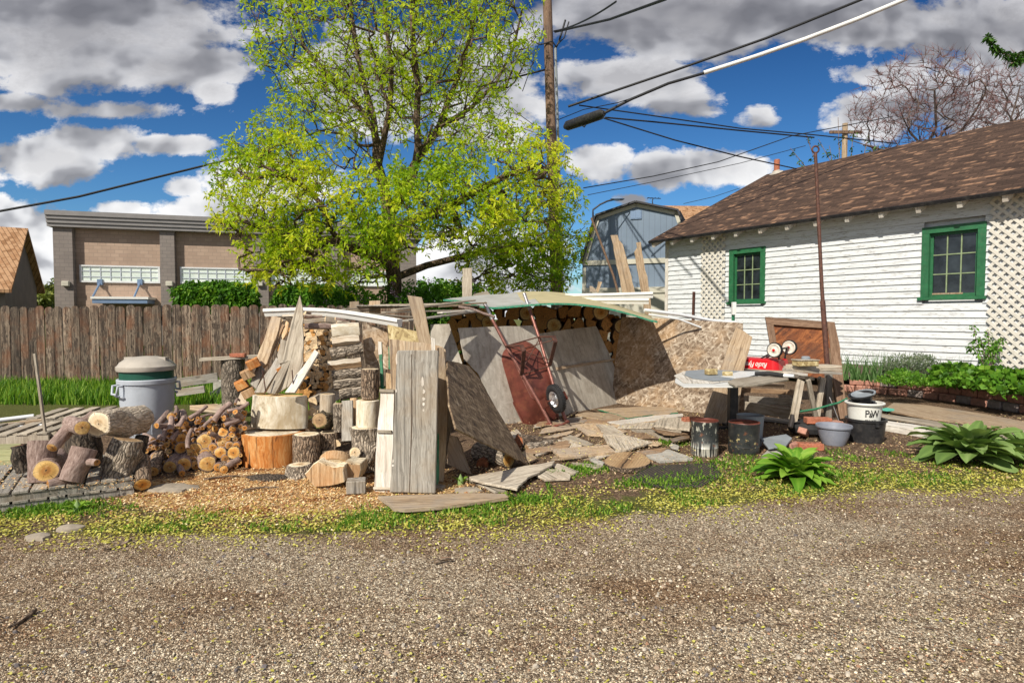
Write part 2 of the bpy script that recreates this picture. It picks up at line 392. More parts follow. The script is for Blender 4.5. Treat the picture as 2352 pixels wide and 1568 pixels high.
plain('brick_red', (.40, .13, .07), .85, 0, 24, .3, (.55, .36, .26), .4, .4)
plain('block_red', (.46, .23, .17), .9, 0, 20, .3, (.18, .13, .11), .5, .5)
plain('block_grey', (.34, .28, .26), .9, 0, 20, .3, (.30, .22, .18), .4, .5)
plain('wagon_red', (.62, .012, .018), .28, 0, 4, .06, (.35, .02, .02), .3)
plain('wheel_white', (.72, .68, .60), .5, 0, 20, .1, (.35, .18, .10), .6)
plain('cable_black', (.012, .013, .016), .6, 0, 3, .2)
plain('cable_white', (.80, .80, .78), .5, 0, 3, .1)
plain('bucket_white', (.74, .74, .70), .45, 0, 4, .06, (.5, .46, .4), .3)
plain('bowl_grey', (.24, .26, .32), .45, 0, 6, .1, (.4, .4, .44), .3)
plain('letter_black', (.02, .02, .022), .6); plain('letter_white', (.8, .78, .76), .5)
plain('tan_top', (.47, .41, .24), .8, 0, 3, .12, (.30, .26, .18), .4)
plain('grey_top', (.40, .40, .39), .8, 0, 3, .12, (.28, .25, .21), .5)
plain('laminate', (.72, .73, .72), .35, 0, 4, .05, (.45, .43, .38), .35)
plain('slate_sheet', (.25, .28, .31), .6, 0, 5, .15)
plain('shed_blue', (.16, .215, .29), .75, 0, 1.4, .15)
plain('shed_trim', (.52, .50, .42), .7, 0, 3, .08)
plain('metal_roof', (.035, .035, .042), .45, .3, 2, .2)
plain('soil', (.085, .055, .036), .95, 0, 20, .4)
plain('sawdust', (.66, .46, .22), .95, 0, 60, .25)
plain('blue_metal', (.16, .24, .38), .5, 0, 3, .1)
plain('rotten', (.30, .10, .04), .9, 0, 30, .5, (.08, .04, .02), .6, .6)
plain('stone', (.34, .29, .23), .9, 0, 16, .25)
# ---------------------------------------------------------------- special materials
def glass_mat():
    m, t, b = newmat('dark_glass'); v, r, raw = ocoord(t)
    setc(t, b, t.ramp(t.noise(v, 3, 4), [(.35, (.006, .008, .010)), (.7, (.035, .045, .055))]), .12, spec=.6); MATS['dark_glass'] = m
glass_mat()
def siding_mat():
    m, t, b = newmat('siding_white'); v, r, raw = ocoord(t)
    n = t.noise(t.map(v, (1.2, 8, 22)), 1.4, 6, .7); n2 = t.noise(t.map(v, (5, 5, 40)), 1.0, 5, .75)
    c = t.ramp(n, [(.25, (.50, .52, .53)), (.5, (.66, .69, .72)), (.8, (.72, .75, .79))])
    c = t.mix(t.math('MULTIPLY', t.gramp(n2, .55, .64), .95), c, (.30, .28, .26))
    setc(t, b, c, .6, n2, .45, .006); MATS['siding_white'] = m
siding_mat()
def shingle(name, dark, mid, hot, rw=.9, rh=.135, pal=.62):
    m, t, b = newmat(name); v, r, raw = ocoord(t)
    br = t.node('ShaderNodeTexBrick', {'Vector': raw, 'Scale': 1, 'Mortar Size': .006, 'Brick Width': .31, 'Row Height': rh,
              'Color1': (0, 0, 0, 1), 'Color2': (1, 1, 1, 1), 'Mortar': (0, 0, 0, 1), 'Mortar Smooth': .1, 'Bias': 0})
    br.offset = .37; br.squash = 1
    s = t.node('ShaderNodeSeparateColor', {0: br.outputs[0]}).outputs[0]
    sxy = t.node('ShaderNodeSeparateXYZ', {0: raw}).outputs
    row = t.math('FLOOR', t.math('DIVIDE', sxy[1], rh)); fr = t.math('FRACT', t.math('DIVIDE', sxy[1], rh))
    pt = t.noise(t.combine(t.math('MULTIPLY', sxy[0], 1.6), t.math('MULTIPLY', row, .55), 0), 1.3, 3, .6)
    c = t.ramp(t.math('ADD', t.math('MULTIPLY', s, .45), t.math('MULTIPLY', t.noise(raw, 60, 4), .55)), [(.2, dark), (.7, mid)])
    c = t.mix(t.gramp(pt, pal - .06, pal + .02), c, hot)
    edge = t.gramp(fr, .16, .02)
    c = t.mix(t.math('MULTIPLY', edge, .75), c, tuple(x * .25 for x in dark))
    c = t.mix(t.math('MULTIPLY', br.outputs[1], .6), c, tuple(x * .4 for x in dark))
    h = t.math('SUBTRACT', 1.0, fr); h = t.math('ADD', h, t.math('MULTIPLY', s, .3))
    setc(t, b, c, .95, h, .7, .02, spec=.2); MATS[name] = m
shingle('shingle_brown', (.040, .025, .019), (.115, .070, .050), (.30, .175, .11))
shingle('shingle_tan', (.22, .11, .05), (.42, .23, .12), (.50, .30, .17), pal=.5)
def blockwall(name, c1, c2, mort, bw=.4, bh=.2):
    m, t, b = newmat(name); raw = t.node('ShaderNodeTexCoord').outputs['Object']
    s = t.node('ShaderNodeSeparateXYZ', {0: raw}).outputs; p = t.combine(s[0], s[2])
    br = t.node('ShaderNodeTexBrick', {'Vector': p, 'Scale': 1, 'Mortar Size': .012, 'Brick Width': bw, 'Row Height': bh, 'Color1': (*c1, 1), 'Color2': (*c2, 1), 'Mortar': (*mort, 1)})
    c = t.mix(t.gramp(t.noise(raw, .6, 5), .35, .7), br.outputs[0], t.mix(.5, br.outputs[0], tuple(x * .7 for x in c1)))
    setc(t, b, c, .9, br.outputs[1], -.3, .01); MATS[name] = m
blockwall('block_tan', (.39, .28, .215), (.47, .345, .265), (.31, .24, .19))
blockwall('block_grey_paint', (.22, .19, .175), (.26, .225, .205), (.16, .145, .135))
def ground_mat():
    m, t, b = newmat('ground_mix'); raw = t.node('ShaderNodeTexCoord').outputs['Object']
    col = t.node('ShaderNodeVertexColor', layer_name='Col').outputs[0]
    z = t.node('ShaderNodeSeparateColor', {0: col}).outputs   # r gravel, g sawdust, b green
    vo = t.node('ShaderNodeTexVoronoi', {'Vector': raw, 'Scale': 95, 'Randomness': 1})
    vo2 = t.node('ShaderNodeTexVoronoi', {'Vector': raw, 'Scale': 140, 'Randomness': 1})
    ve = t.node('ShaderNodeTexVoronoi', {'Vector': raw, 'Scale': 95, 'Randomness': 1}, feature='DISTANCE_TO_EDGE').outputs[0]
    s1 = t.node('ShaderNodeSeparateColor', {0: vo.outputs['Color']}).outputs; s2 = t.node('ShaderNodeSeparateColor', {0: vo2.outputs['Color']}).outputs
    g = t.ramp(s1[0], [(0, (.09, .065, .05)), (.25, (.30, .23, .165)), (.45, (.60, .49, .37)), (.7, (.84, .73, .57)), (1, (.93, .86, .72))])
    g2 = t.ramp(s2[0], [(0, (.07, .05, .035)), (.5, (.38, .29, .20)), (1, (.76, .64, .49))])
    g = t.mix(t.gramp(s1[1], .45, .55), g, g2)
    g = t.mix(t.math('MULTIPLY', t.gramp(ve, .12, .0), .8), g, (.035, .024, .018))
    big = t.noise(t.map(raw, (.45, 1, 1)), .9, 6, .65); g = t.mix(1.0, g, (1.0, .97, .92), 'MULTIPLY'); g = t.mix(t.gramp(big, .44, .60), g, t.mix(1.0, g, (.62, .50, .41), 'MULTIPLY'))
    # sawdust and chips
    vs = t.node('ShaderNodeTexVoronoi', {'Vector': t.map(t.vmath('ADD', raw, t.vmath('MULTIPLY', t.noise(raw, 20, 2, out=1), (.05, .05, 0))), (70, 110, 70)), 'Scale': 1}).outputs['Color']
    ss = t.node('ShaderNodeSeparateColor', {0: vs}).outputs[0]
    sw = t.ramp(ss, [(0, (.22, .09, .03)), (.3, (.52, .29, .11)), (.6, (.70, .47, .22)), (1, (.84, .66, .38))])
    sw = t.mix(t.gramp(t.noise(raw, 3.2, 5, .6), .52, .64), sw, t.mix(1.0, sw, (.50, .28, .20), 'MULTIPLY'))
    so_ = t.ramp(t.math('ADD', t.math('MULTIPLY', ss, .5), t.math('MULTIPLY', t.noise(raw, 40, 5), .5)), [(.2, (.05, .032, .022)), (.5, (.15, .095, .06)), (.8, (.40, .28, .18))])
    gr = t.ramp(t.noise(raw, 50, 4), [(.35, (.06, .06, .02)), (.6, (.15, .17, .04)), (.75, (.32, .28, .10))])
    nz_ = t.noise(raw, 11, 8, .8)
    def mk(x): return t.gramp(t.math('ADD', x, t.math('MULTIPLY_ADD', nz_, 1.6, -.8)), .40, .60)
    c = t.mix(mk(z[1]), so_, sw); c = t.mix(mk(z[2]), c, gr); c = t.mix(mk(z[0]), c, g)
    h = t.math('ADD', t.gramp(ve, 0, .3), t.math('MULTIPLY', ss, .5))
    setc(t, b, c, .95, h, .7, .012, spec=.2); return m
gm = ground_mat()
# ---------------------------------------------------------------- zones on the ground (world metres)
EDGE = [(-60, 4.02), (-3.53, 4.02), (-1.7, 4.0), (0, 4.15), (.73, 4.38), (1.81, 4.66), (3.1, 5.05), (4.5, 5.15), (60, 5.2)]   # gravel / verge line
def lerp(tab, x):
    for (a, b), (c, d) in zip(tab, tab[1:]):
        if x <= c: return b + (d - b) * (x - a) / (c - a)
    return tab[-1][1]
def fb(x, y, s=1.0, seed=0): return mn.fractal(Vector((x * s, y * s, seed)), 1.0, 2.0, 4)
def zone(x, y):
    e = lerp(EDGE, x) + .12 * fb(x, y, 2.2, 3)
    grav = max(0, min(1, .5 + (e - y) * 2.6))
    if y > 30 or abs(x) > 14: grav = max(grav, .0)
    saw = math.exp(-(((x + 1.95) / 1.55) ** 2 + ((y - 5.15) / .75) ** 2) ** 1.6) * 1.25 + .25 * fb(x, y, 1.5, 8)
    dg = y - e
    green = (1.0 - dg / .75) * .75 if dg > 0 else 0
    if x > .5: green = max(green, (1.2 - dg / .95) * .8)
    if x < -1 and y > 8.2: green = 1
    green += .45 * fb(x, y, 1.6, 5); green = max(0, min(1, green)) if dg > -.15 else 0
    if y > 14: green = .8
    return grav, max(0, min(1, saw)), green
def gz(x, y):
    if x < -9 or x > 10 or y < 1.2 or y > 14: return 0
    return .012 * fb(x, y, 1.3, 1) + .004 * mn.noise(Vector((x * 9, y * 9, 0)))
xs = [-400, -150, -60, -25, -14] + list(np.arange(-10, 10.3, .075)) + [14, 25, 60, 150, 400]
ys = [-60, -20, -6, 0] + list(np.arange(1.2, 14.2, .075)) + [16, 22, 35, 60, 120, 300, 900]
mb = MB(); cols = []
for y in ys:
    for x in xs:
        mb.v.append((x, y, gz(x, y))); cols.append((*zone(x, y), 1))
nx = len(xs)
for j in range(len(ys) - 1):
    for i in range(nx - 1):
        q = j * nx + i; mb.f.append([q, q + 1, q + nx + 1, q + nx]); mb.m.append(0)
ground = mb.build('ground', gm, kind='structure', smooth=True, colors=cols, label='gravel yard with a verge of sawdust, petals and weeds')
# ---------------------------------------------------------------- loose scatter
PW = np.array
def flakes(name, n, region, size, asp, colfn, label, tilt=.35, zf=.004, mat=None, thick=0, sides=6, seed=1):
    """small loose bits lying on the ground, one mesh"""
    r = random.Random(seed); mb = MB(); cols = []; cnt = 0; tries = 0
    while cnt < n and tries < n * 30:
        tries += 1; res = region(r)
        if res is None: continue
        x, y, z = res; s = size(r); a = r.uniform(0, 6.283); q = Vector((r.gauss(0, tilt), r.gauss(0, tilt), 1)).normalized()
        u = Vector((math.cos(a), math.sin(a), 0)); u = (u - q * u.dot(q)).normalized(); v = q.cross(u)
        k = len(mb.v); c0 = Vector((x, y, z + zf + (s * .3 * tilt))); hs = s / 2; c = colfn(r)
        pts = []
        for j in range(sides):
            tt = 2 * math.pi * (j + r.uniform(-.2, .2)) / sides; pts.append(c0 + u * (hs * math.cos(tt)) + v * (hs * asp * math.sin(tt)))
        if thick:
            top = [p + q * s * thick for p in pts]; mid = c0 + q * s * thick * 1.5
            mb.v += [tuple(p - q * s * thick) for p in pts] + [tuple(c0 + (p - c0) * .72 + q * s * thick) for p in pts]
            for j in range(sides): mb.f.append([k + j, k + (j + 1) % sides, k + sides + (j + 1) % sides, k + sides + j])
            mb.f.append([k + sides + j for j in range(sides)]); cols += [(*c, 1)] * (2 * sides)
        else:
            mb.v += [tuple(p) for p in pts]; mb.f.append([k + j for j in range(sides)]); cols += [(*c, 1)] * sides
        cnt += 1
    return mb.build(name, mat, kind='stuff', colors=cols, label=label)
vm = vcol('bits'); vmy = foliage('petal', (.30, .24, .05), (.62, .60, .10), (.84, .80, .26), trans=.3)
def view_y(r, y0, y1, k=2.0):
    # denser near the viewer, as seen size asks for
    t_ = r.random(); return 1 / ((1 / y0) * (1 - t_) + (1 / y1) * t_)
def reg_gravel(r):
    y = view_y(r, 2.3, 6.5); x = r.uniform(-.92, .92) * y + r.uniform(-.2, .2)
    if y > lerp(EDGE, x) + r.gauss(.0, .12): return None
    return x, y, gz(x, y)
def stonecol(r):
    k = r.random(); b = r.uniform(.55, 1.25)
    c = (.50, .39, .27) if k < .42 else (.80, .70, .54) if k < .74 else (.20, .14, .10) if k < .9 else (.13, .14, .16) if k < .94 else (.42, .24, .15)
    return tuple(x * b for x in c)
flakes('gravel_stones', 26000, reg_gravel, lambda r: min(.026, .005 + abs(r.gauss(0, .0045))), .72, stonecol, 'loose small tan and grey stones over the drive', .3, 0, vm, thick=.22, sides=5, seed=2)
def reg_verge(r):
    y = r.uniform(3.7, 8.2); x = r.uniform(-.95, .95) * y
    d = y - lerp(EDGE, x); m = fb(x, y, 1.7, 11)
    k = math.exp(-((d - .28) / .38) ** 2) * (1.0 + 1.2 * m)
    if x > 1.5 and d > 0: k = max(k, .55 * math.exp(-((d - .55) / .5) ** 2))
    if x < -.6 and d > .5: k *= .35
    if y > 7.4: k *= .3
    return (x, y, gz(x, y)) if r.random() < k else None
def petcol(r): b = r.uniform(0, 1); return (b, b, b)
flakes('yellow_petals', 24000, reg_verge, lambda r: r.uniform(.013, .026), .55, petcol, 'fallen yellow green elm seeds along the edge of the gravel', .35, .008, vmy, seed=3)
flakes('scattered_petals', 1300, reg_gravel, lambda r: r.uniform(.011, .022), .6, petcol, 'single yellow elm seeds strewn over the gravel drive', .2, .012, vmy, seed=4)
def reg_saw(r):
    y = r.uniform(4.1, 6.4); x = r.uniform(-3.7, .3)
    k = math.exp(-(((x + 1.9) / 1.45) ** 2 + ((y - 5.1) / .72) ** 2) ** 1.4)
    return (x, y, gz(x, y)) if r.random() < k else None
def sawcol(r):
    b = r.uniform(.7, 1.1); c = r.choice([(.80, .58, .30), (.74, .48, .20), (.85, .70, .45), (.42, .18, .07), (.60, .34, .14)]); return tuple(x * b for x in c)
flakes('wood_chips', 15000, reg_saw, lambda r: r.uniform(.010, .034), .42, sawcol, 'orange and cream wood chips round the chopping stump', .45, .006, vm, sides=4, seed=5)
def reg_bark(r):
    y = r.uniform(5.0, 9.2); x = r.uniform(-.6, .95) * y
    if x < -.5 or y < lerp(EDGE, x) + .2: return None
    if x < 2.6 and y > 8.8: return None
    return (x, y, gz(x, y))
def barkcol(r):
    b = r.uniform(.6, 1.2); c = r.choice([(.34, .20, .11), (.50, .34, .20), (.60, .44, .28), (.18, .09, .05), (.62, .52, .22)]); return tuple(x * b for x in c)
flakes('bark_mulch', 13000, reg_bark, lambda r: r.uniform(.012, .035), .5, barkcol, 'brown bark mulch and dead leaves on the soil', .4, .006, vm, sides=5, seed=6)
flakes('pebbles', 420, reg_gravel, lambda r: r.uniform(.016, .032), .7, lambda r: (lambda b, c: tuple(x * b for x in c))(r.uniform(.7, 1.15), r.choice([(.48, .40, .31), (.36, .27, .20), (.17, .15, .15), (.52, .46, .38)])), 'larger rounded pebbles dotted over the gravel', .2, .002, vm, thick=.2, sides=8, seed=12)
def reg_pave(r):
    g = G(r.uniform(1120, 1600), r.uniform(945, 1075)); return (g.x, g.y, .055 + r.random() * .02)
flakes('board_litter', 2600, reg_pave, lambda r: r.uniform(.010, .026), .5, lambda r: (lambda b, c: tuple(x * b for x in c))(r.uniform(.7, 1.1), r.choice([(.70, .60, .22), (.50, .32, .17), (.32, .18, .09), (.66, .50, .30)])), 'yellow petals and brown chips littering the paving boards', .3, .006, vm, sides=5, seed=14)
def reg_deck(r):
    g = G(r.uniform(-20, 310), r.uniform(1060, 1125), .15); return (g.x, g.y, .151)
flakes('deck_chips', 900, reg_deck, lambda r: r.uniform(.010, .028), .5, sawcol, 'wood chips littering the deck of the double pallet', .3, .004, vm, sides=4, seed=15)
def reg_twig(r):
    y = view_y(r, 2.4, 6); x = r.uniform(-.9, .9) * y; return (x, y, gz(x, y))
flakes('twigs', 260, reg_twig, lambda r: r.uniform(.02, .09), .06, lambda r: (lambda b: (.19 * b, .12 * b, .08 * b))(r.uniform(.5, 1.4)), 'short brown twigs strewn over the gravel', .1, .012, vm, thick=.03, sides=4, seed=7)
def blades(name, n, region, h, wd, label, mat, seed=1, lean_=.35, M=None):
    r = random.Random(seed); mb = MB(); cols = []; cnt = 0; tr = 0
    while cnt < n and tr < n * 40:
        tr += 1; res = region(r)
        if res is None: continue
        x, y, z = res; hh = h(r); a = r.uniform(0, 6.283); d = Vector((math.cos(a), math.sin(a), 0)); l = abs(r.gauss(0, lean_)) * hh
        p = Vector((x, y, z - .005)); sd_ = Vector((-d.y, d.x, 0)) * wd(r) * .5; k = len(mb.v)
        m1 = p + Vector((0, 0, hh * .55)) + d * l * .3; tip = p + Vector((0, 0, hh)) + d * l
        mb.v += [tuple(p - sd_), tuple(p + sd_), tuple(m1 + sd_ * .8), tuple(m1 - sd_ * .8), tuple(tip)]
        mb.f += [[k, k + 1, k + 2, k + 3], [k + 3, k + 2, k + 4]]
        b = r.random(); cols += [(b, b, b, 1)] * 5; cnt += 1
    return mb.build(name, mat, kind='stuff', colors=cols, label=label)
gmat = foliage('grass_green', (.04, .11, .010), (.14, .32, .022), (.38, .54, .08), trans=.45)
def reg_fence_grass(r):
    y = r.uniform(9.4, 13.0); x = r.uniform(-11.5, -3.0)
    if y < 10.1 and x < -4.9: return None
    return (x, y, gz(x, y))
blades('fence_grass', 17000, reg_fence_grass, lambda r: r.uniform(.06, .30), lambda r: r.uniform(.012, .028), 'long bright green grass growing in front of the picket fence', gmat, 8, .4)
def reg_weed(r):
    y = r.uniform(4.0, 7.6); x = r.uniform(-.95, .95) * y; d = y - lerp(EDGE, x)
    m = fb(x, y, 2.3, 21); thr = .22
    if x > .4: thr = .12 if d < .9 else .25
    if x > 3.6: thr = .22
    if d < .05 or d > 1.6 or (x < .3 and d > .62): return None
    return (x, y, gz(x, y)) if m > thr + r.gauss(0, .06) else None
blades('verge_grass', 7500, reg_weed, lambda r: r.uniform(.012, .045), lambda r: r.uniform(.006, .015), 'low tufts of green weeds and grass along the verge', gmat, 9, .9)
def reg_spots(r):
    cx, cy, rr = r.choice([(1265, 1090, .12), (1540, 1020, .16), (1355, 1078, .22), (1500, 1110, .25), (150, 1165, .3), (60, 1170, .25), (1215, 1150, .2), (1060, 1170, .3), (900, 1190, .3), (1690, 1070, .4), (1600, 1100, .4), (1900, 1090, .35)])
    g = G(cx, cy); x = g.x + r.gauss(0, rr * .6); y = g.y + r.gauss(0, rr * .35); return (x, y, gz(x, y))
blades('weed_tufts', 7500, reg_spots, lambda r: r.uniform(.012, .055), lambda r: r.uniform(.008, .020), 'small bright weed tufts between the boards on the ground', gmat, 10, .8)

# ---------------------------------------------------------------- white clapboard house
HO = Vector((4.86, 18.53, 0)); HT = Vector((.5707, -.8211, 0)); HA = math.atan2(-.8211, .5707)
house = thing('white_house', HO, 'white clapboard house with brown shingle roof and green windows, right of the yard', 'house', rz=HA)
HM = WM[house.name]; HI = HM.inverted(); HN = Vector((-.8211, -.5707, 0))
def hl(px, py, off=0.0):
    """photo pixel on the wall plane (off metres in front) -> local x, z"""
    p = HI @ hit(px, py, (HO + HN * off, HN)); return p.x, p.z
LEN = 13.5; ZE = 4.06; OV = .50; RW = 5.83; SL = .463
wins = []
for c in ([(1677, 574), (1760, 565), (1680, 699)], [(2120, 524), (2268, 512), (2122, 690)]):
    x0, z1 = hl(*c[0]); x1, _ = hl(*c[1]); _, z0 = hl(*c[2]); wins.append((x0, x1, z0, z1))
mb = MB(); z = .35; k = 0; rr = random.Random(3)
mb.box(0, LEN, .11, .14, .2, ZE)
while z < ZE - .15:
    hgt = .146; segs = [(0, LEN)]
    for (a, b_, c, d) in wins:
        if z + hgt > c + .02 and z < d - .02:
            ns = []
            for (s0, s1) in segs:
                if s1 <= a or s0 >= b_: ns.append((s0, s1))
                else: ns += [(s0, a + .03), (b_ - .03, s1)]
            segs = ns
    for (s0, s1) in segs:
        n = max(1, int((s1 - s0) / .5)); k0 = len(mb.v)
        for i in range(n + 1):
            x = s0 + (s1 - s0) * i / n; wv_ = .004 * mn.noise(Vector((x * 1.3, z * 7, 0))) + .0015 * rr.uniform(-1, 1)
            mb.v += [(x, .0, z + wv_), (x, -.032, z + wv_), (x, -.003, z + hgt + .012 + wv_)]
        for i in range(n):
            q = k0 + i * 3; mb.f += [[q, q + 3, q + 4, q + 1], [q + 1, q + 4, q + 5, q + 2]]; mb.m += [0, 0]
    z += hgt
mb.build('siding', MATS['siding_white'], house)
mb = MB().poly([(0, .2), (2 * RW, .2), (2 * RW, ZE), (RW, ZE + RW * SL), (0, ZE)], 0, .05).xf(Matrix.Rotation(R(90), 4, 'Z'))
mb.build('gable_wall', MATS['siding_white'], house, M=HM)
mb = MB().box(-.03, .09, -.035, -.018, .2, ZE).build('corner_board', MATS['white_wood'], house)
MB().box(0, LEN, 2 * RW - .05, 2 * RW, .2, ZE).build('back_wall', MATS['siding_white'], house)
MB().box(LEN - .05, LEN, .07, 2 * RW - .06, .2, ZE).build('end_wall', MATS['siding_white'], house)
MB().box(-.02, LEN + .02, .0, .2, -.1, .34).build('foundation', MATS['concrete'], house)
# roof: slabs in their own frames so that courses run along the eave
ang = math.atan(SL); rl = (RW + OV) / math.cos(ang) + .02
def roofslab(sgn):
    if sgn > 0: M = HM @ Matrix.Translation((-.28, -OV, ZE - OV * SL + .04)) @ Matrix.Rotation(ang, 4, 'X')
    else: M = HM @ Matrix.Translation((LEN + .28, 2 * RW + OV, ZE - OV * SL + .04)) @ Matrix.Rotation(math.pi, 4, 'Z') @ Matrix.Rotation(ang, 4, 'X')
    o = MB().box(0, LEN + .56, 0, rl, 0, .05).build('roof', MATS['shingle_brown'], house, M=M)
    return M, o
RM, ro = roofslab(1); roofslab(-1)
MB().box(-.004, LEN + .564, -.03, -.001, -.03, .045).build('drip_edge', MATS['black_plastic'], house, M=RM)
MB().box(0, LEN, .005, OV + .05, -.02, -.002).build('eave_boards', MATS['white_wood'], house, M=RM)
t0 = thing  # noqa
i = 0
x = .12
while x < LEN:
    MB().box(x - .045, x + .045, .0, OV + .05, -.17, -.022).build('rafter_tail', MATS['white_wood'], house, M=RM); x += .726
def roofpt(px, py):
    n = (RM.to_3x3() @ Vector((0, 0, 1))); return hit(px, py, (RM.translation, n))
vp = RM.inverted() @ roofpt(1784, 400)
vent = MB().lathe([(.10, -.05), (.10, .52), (.085, .52), (.085, -.05)], 20)
vent.build('vent_pipe', MATS['brick_red'], house, M=Matrix.Translation(RM @ vp), smooth=True)
MB().lathe([(.24, 0), (.15, .03), (.105, .10)], 20).build('vent_flashing', MATS['lid_tan'], house, M=RM @ Matrix.Translation(vp + Vector((0, 0, .055))), smooth=True)
for wi, (x0, x1, z0, z1) in enumerate(wins):
    cw = .14
    f = MB()
    f.box(x0, x1, -.05, .0, z1 - cw, z1).box(x0, x0 + cw, -.05, .0, z0 + .07, z1 - cw).box(x1 - cw, x1, -.05, .0, z0 + .07, z1 - cw)
    f.box(x0 + cw - .012, x0 + cw, -.001, .085, z0 + .07, z1 - cw).box(x1 - cw, x1 - cw + .012, -.001, .085, z0 + .07, z1 - cw).box(x0 + cw, x1 - cw, -.001, .085, z1 - cw, z1 - cw + .012)
    wn = f.build('window', MATS['window_green'], house, bevel=.004)
    tag(wn, 'nearer larger green framed window' if wi else 'farther smaller green framed window')
    MB().box(x0 - .05, x1 + .03, -.085, .02, z0, z0 + .068).build('sill', MATS['window_green'], wn, bevel=.006)
    a, b_, c, d = x0 + cw, x1 - cw, z0 + .07, z1 - cw
    s = MB(); e = .05
    s.box(a, b_, .045, .08, c, c + e + .02).box(a, b_, .045, .08, d - e, d).box(a, a + e, .046, .079, c + e, d - e).box(b_ - e, b_, .046, .079, c + e, d - e)
    s.build('sash', MATS['window_green'], wn)
    g = MB(); aa, bb, cc, dd = a + e, b_ - e, c + e + .02, d - e
    for q in (1, 2):
        g.box(aa + (bb - aa) * q / 3 - .011, aa + (bb - aa) * q / 3 + .011, .052, .071, cc, dd)
        g.box(aa, bb, .053, .070, cc + (dd - cc) * q / 3 - .011, cc + (dd - cc) * q / 3 + .011)
    g.build('muntins', MATS['muntin'], wn)
    MB().box(aa - .01, bb + .01, .074, .078, cc - .01, dd + .01).build('pane', MATS['dark_glass'], wn)
    if wi: MB().box(aa, bb - .2, .04, .075, cc - .02, cc + .012).build('paper_strip', MATS['tan_board'], wn)
# lattices
def clipseg(x0, z0, x1, z1, a, b_, c, d):
    t0_, t1_ = 0.0, 1.0; dx, dz = x1 - x0, z1 - z0
    for p, q in ((-dx, x0 - a), (dx, b_ - x0), (-dz, z0 - c), (dz, d - z0)):
        if abs(p) < 1e-9:
            if q < 0: return None
        else:
            r_ = q / p
            if p < 0: t0_ = max(t0_, r_)
            else: t1_ = min(t1_, r_)
    return (x0 + dx * t0_, z0 + dz * t0_, x0 + dx * t1_, z0 + dz * t1_) if t0_ < t1_ - .01 else None
def lattice(a, b_, c, d, sp, wd, off, label):
    t_ = thing('lattice_panel', HM @ Vector((a, -off, c)), label, 'lattice', rz=HA)
    for ly, sg in ((0, 1), (1, -1)):
        m = MB(); k = a - (d - c) - sp
        while k < b_ + (d - c) + sp:
            s = clipseg(k, c, k + sg * (d - c), d, a, b_, c, d) if sg > 0 else clipseg(k, c, k - (d - c), d, a, b_, c, d)
            if s:
                p0, p1 = Vector((s[0] - a, 0, s[1] - c)), Vector((s[2] - a, 0, s[3] - c)); u = (p1 - p0).normalized(); n_ = Vector((-u.z, 0, u.x)) * wd / 2
                y0, y1 = (-.008, -.0002) if ly == 0 else (-.016, -.0082)
                q = len(m.v); m.v += [tuple(p + Vector((0, y, 0))) for y in (y0, y1) for p in (p0 - n_, p0 + n_, p1 + n_, p1 - n_)]
                for f in ((0, 1, 2, 3), (7, 6, 5, 4), (0, 4, 5, 1), (1, 5, 6, 2), (2, 6, 7, 3), (3, 7, 4, 0)): m.f.append([q + i_ for i_ in f]); m.m.append(0)
            k += sp
        m.build('slats', MATS['lattice_white'], t_)
plain('lattice_white', (.66, .63, .57), .6, 0, 9, .08, (.45, .40, .33), .3)
xa, za = hl(1612, 548, .05); xb, zb = hl(1664, 735, .05); lattice(xa, xb, zb - .4, ZE - .14, .186, .058, .06, 'tall narrow white lattice left of the small window')
xa, _ = hl(2272, 600, .06); xb = xa + 1.6; lattice(xa, xb, .55, ZE - .10, .18, .058, .06, 'wide white lattice panel at the right end of the house wall')
# ---------------------------------------------------------------- commercial building behind the fence
BP = P(125, 700, 31.0); BQ = P(956, 700, 36.2)
bd = Vector((BQ.x - BP.x, BQ.y - BP.y, 0)); BLn = bd.length; bd.normalize(); bn = Vector((bd.y, -bd.x, 0))
bld = thing('commercial_building', (BP.x, BP.y, 0), 'tan and grey block building with flat cornice beyond the picket fence', 'building', rz=math.atan2(bd.y, bd.x))
BM = WM[bld.name]; BI = BM.inverted()
def bl(px, py, off=0): p = BI @ hit(px, py, (BM.translation + bn * off, bn)); return p.x, p.z
plain('block_cap', (.22, .21, .21), .6, 0, 2, .1)
top = bl(125, 487)[1]; pil = bl(172, 518)[1]
MB().box(0, BLn, .12, 12, 0, top - .3).build('wall', MATS['block_tan'], bld)
for (pa, pb) in ((128, 172), (371, 404), (582, 617), (755, 790), (905, 955)):
    MB().box(bl(pa, 600)[0], bl(pb, 600)[0], -.25, .12, 0, top - .55).build('pilaster', MATS['block_grey_paint'], bld)
MB().box(-.02, .12, .13, 12, 0, top - .3).build('side_wall', MATS['block_grey_paint'], bld)
for q, (dz, dy) in enumerate(((0, .40), (.22, .33), (.42, .26), (.60, .19))):
    MB().box(-.06, BLn + .3, -.25 - dy, 12.2, top - dz - (.24 if q == 0 else .20), top - dz).build('cornice_band', MATS['block_cap'], bld)
m, t, b = newmat('light_panel'); raw = t.node('ShaderNodeTexCoord').outputs['Object']; setc(t, b, t.ramp(t.noise(raw, 1.2, 3), [(.3, (.60, .70, .64)), (.7, (.80, .86, .80))]), .25); MATS['light_panel'] = m
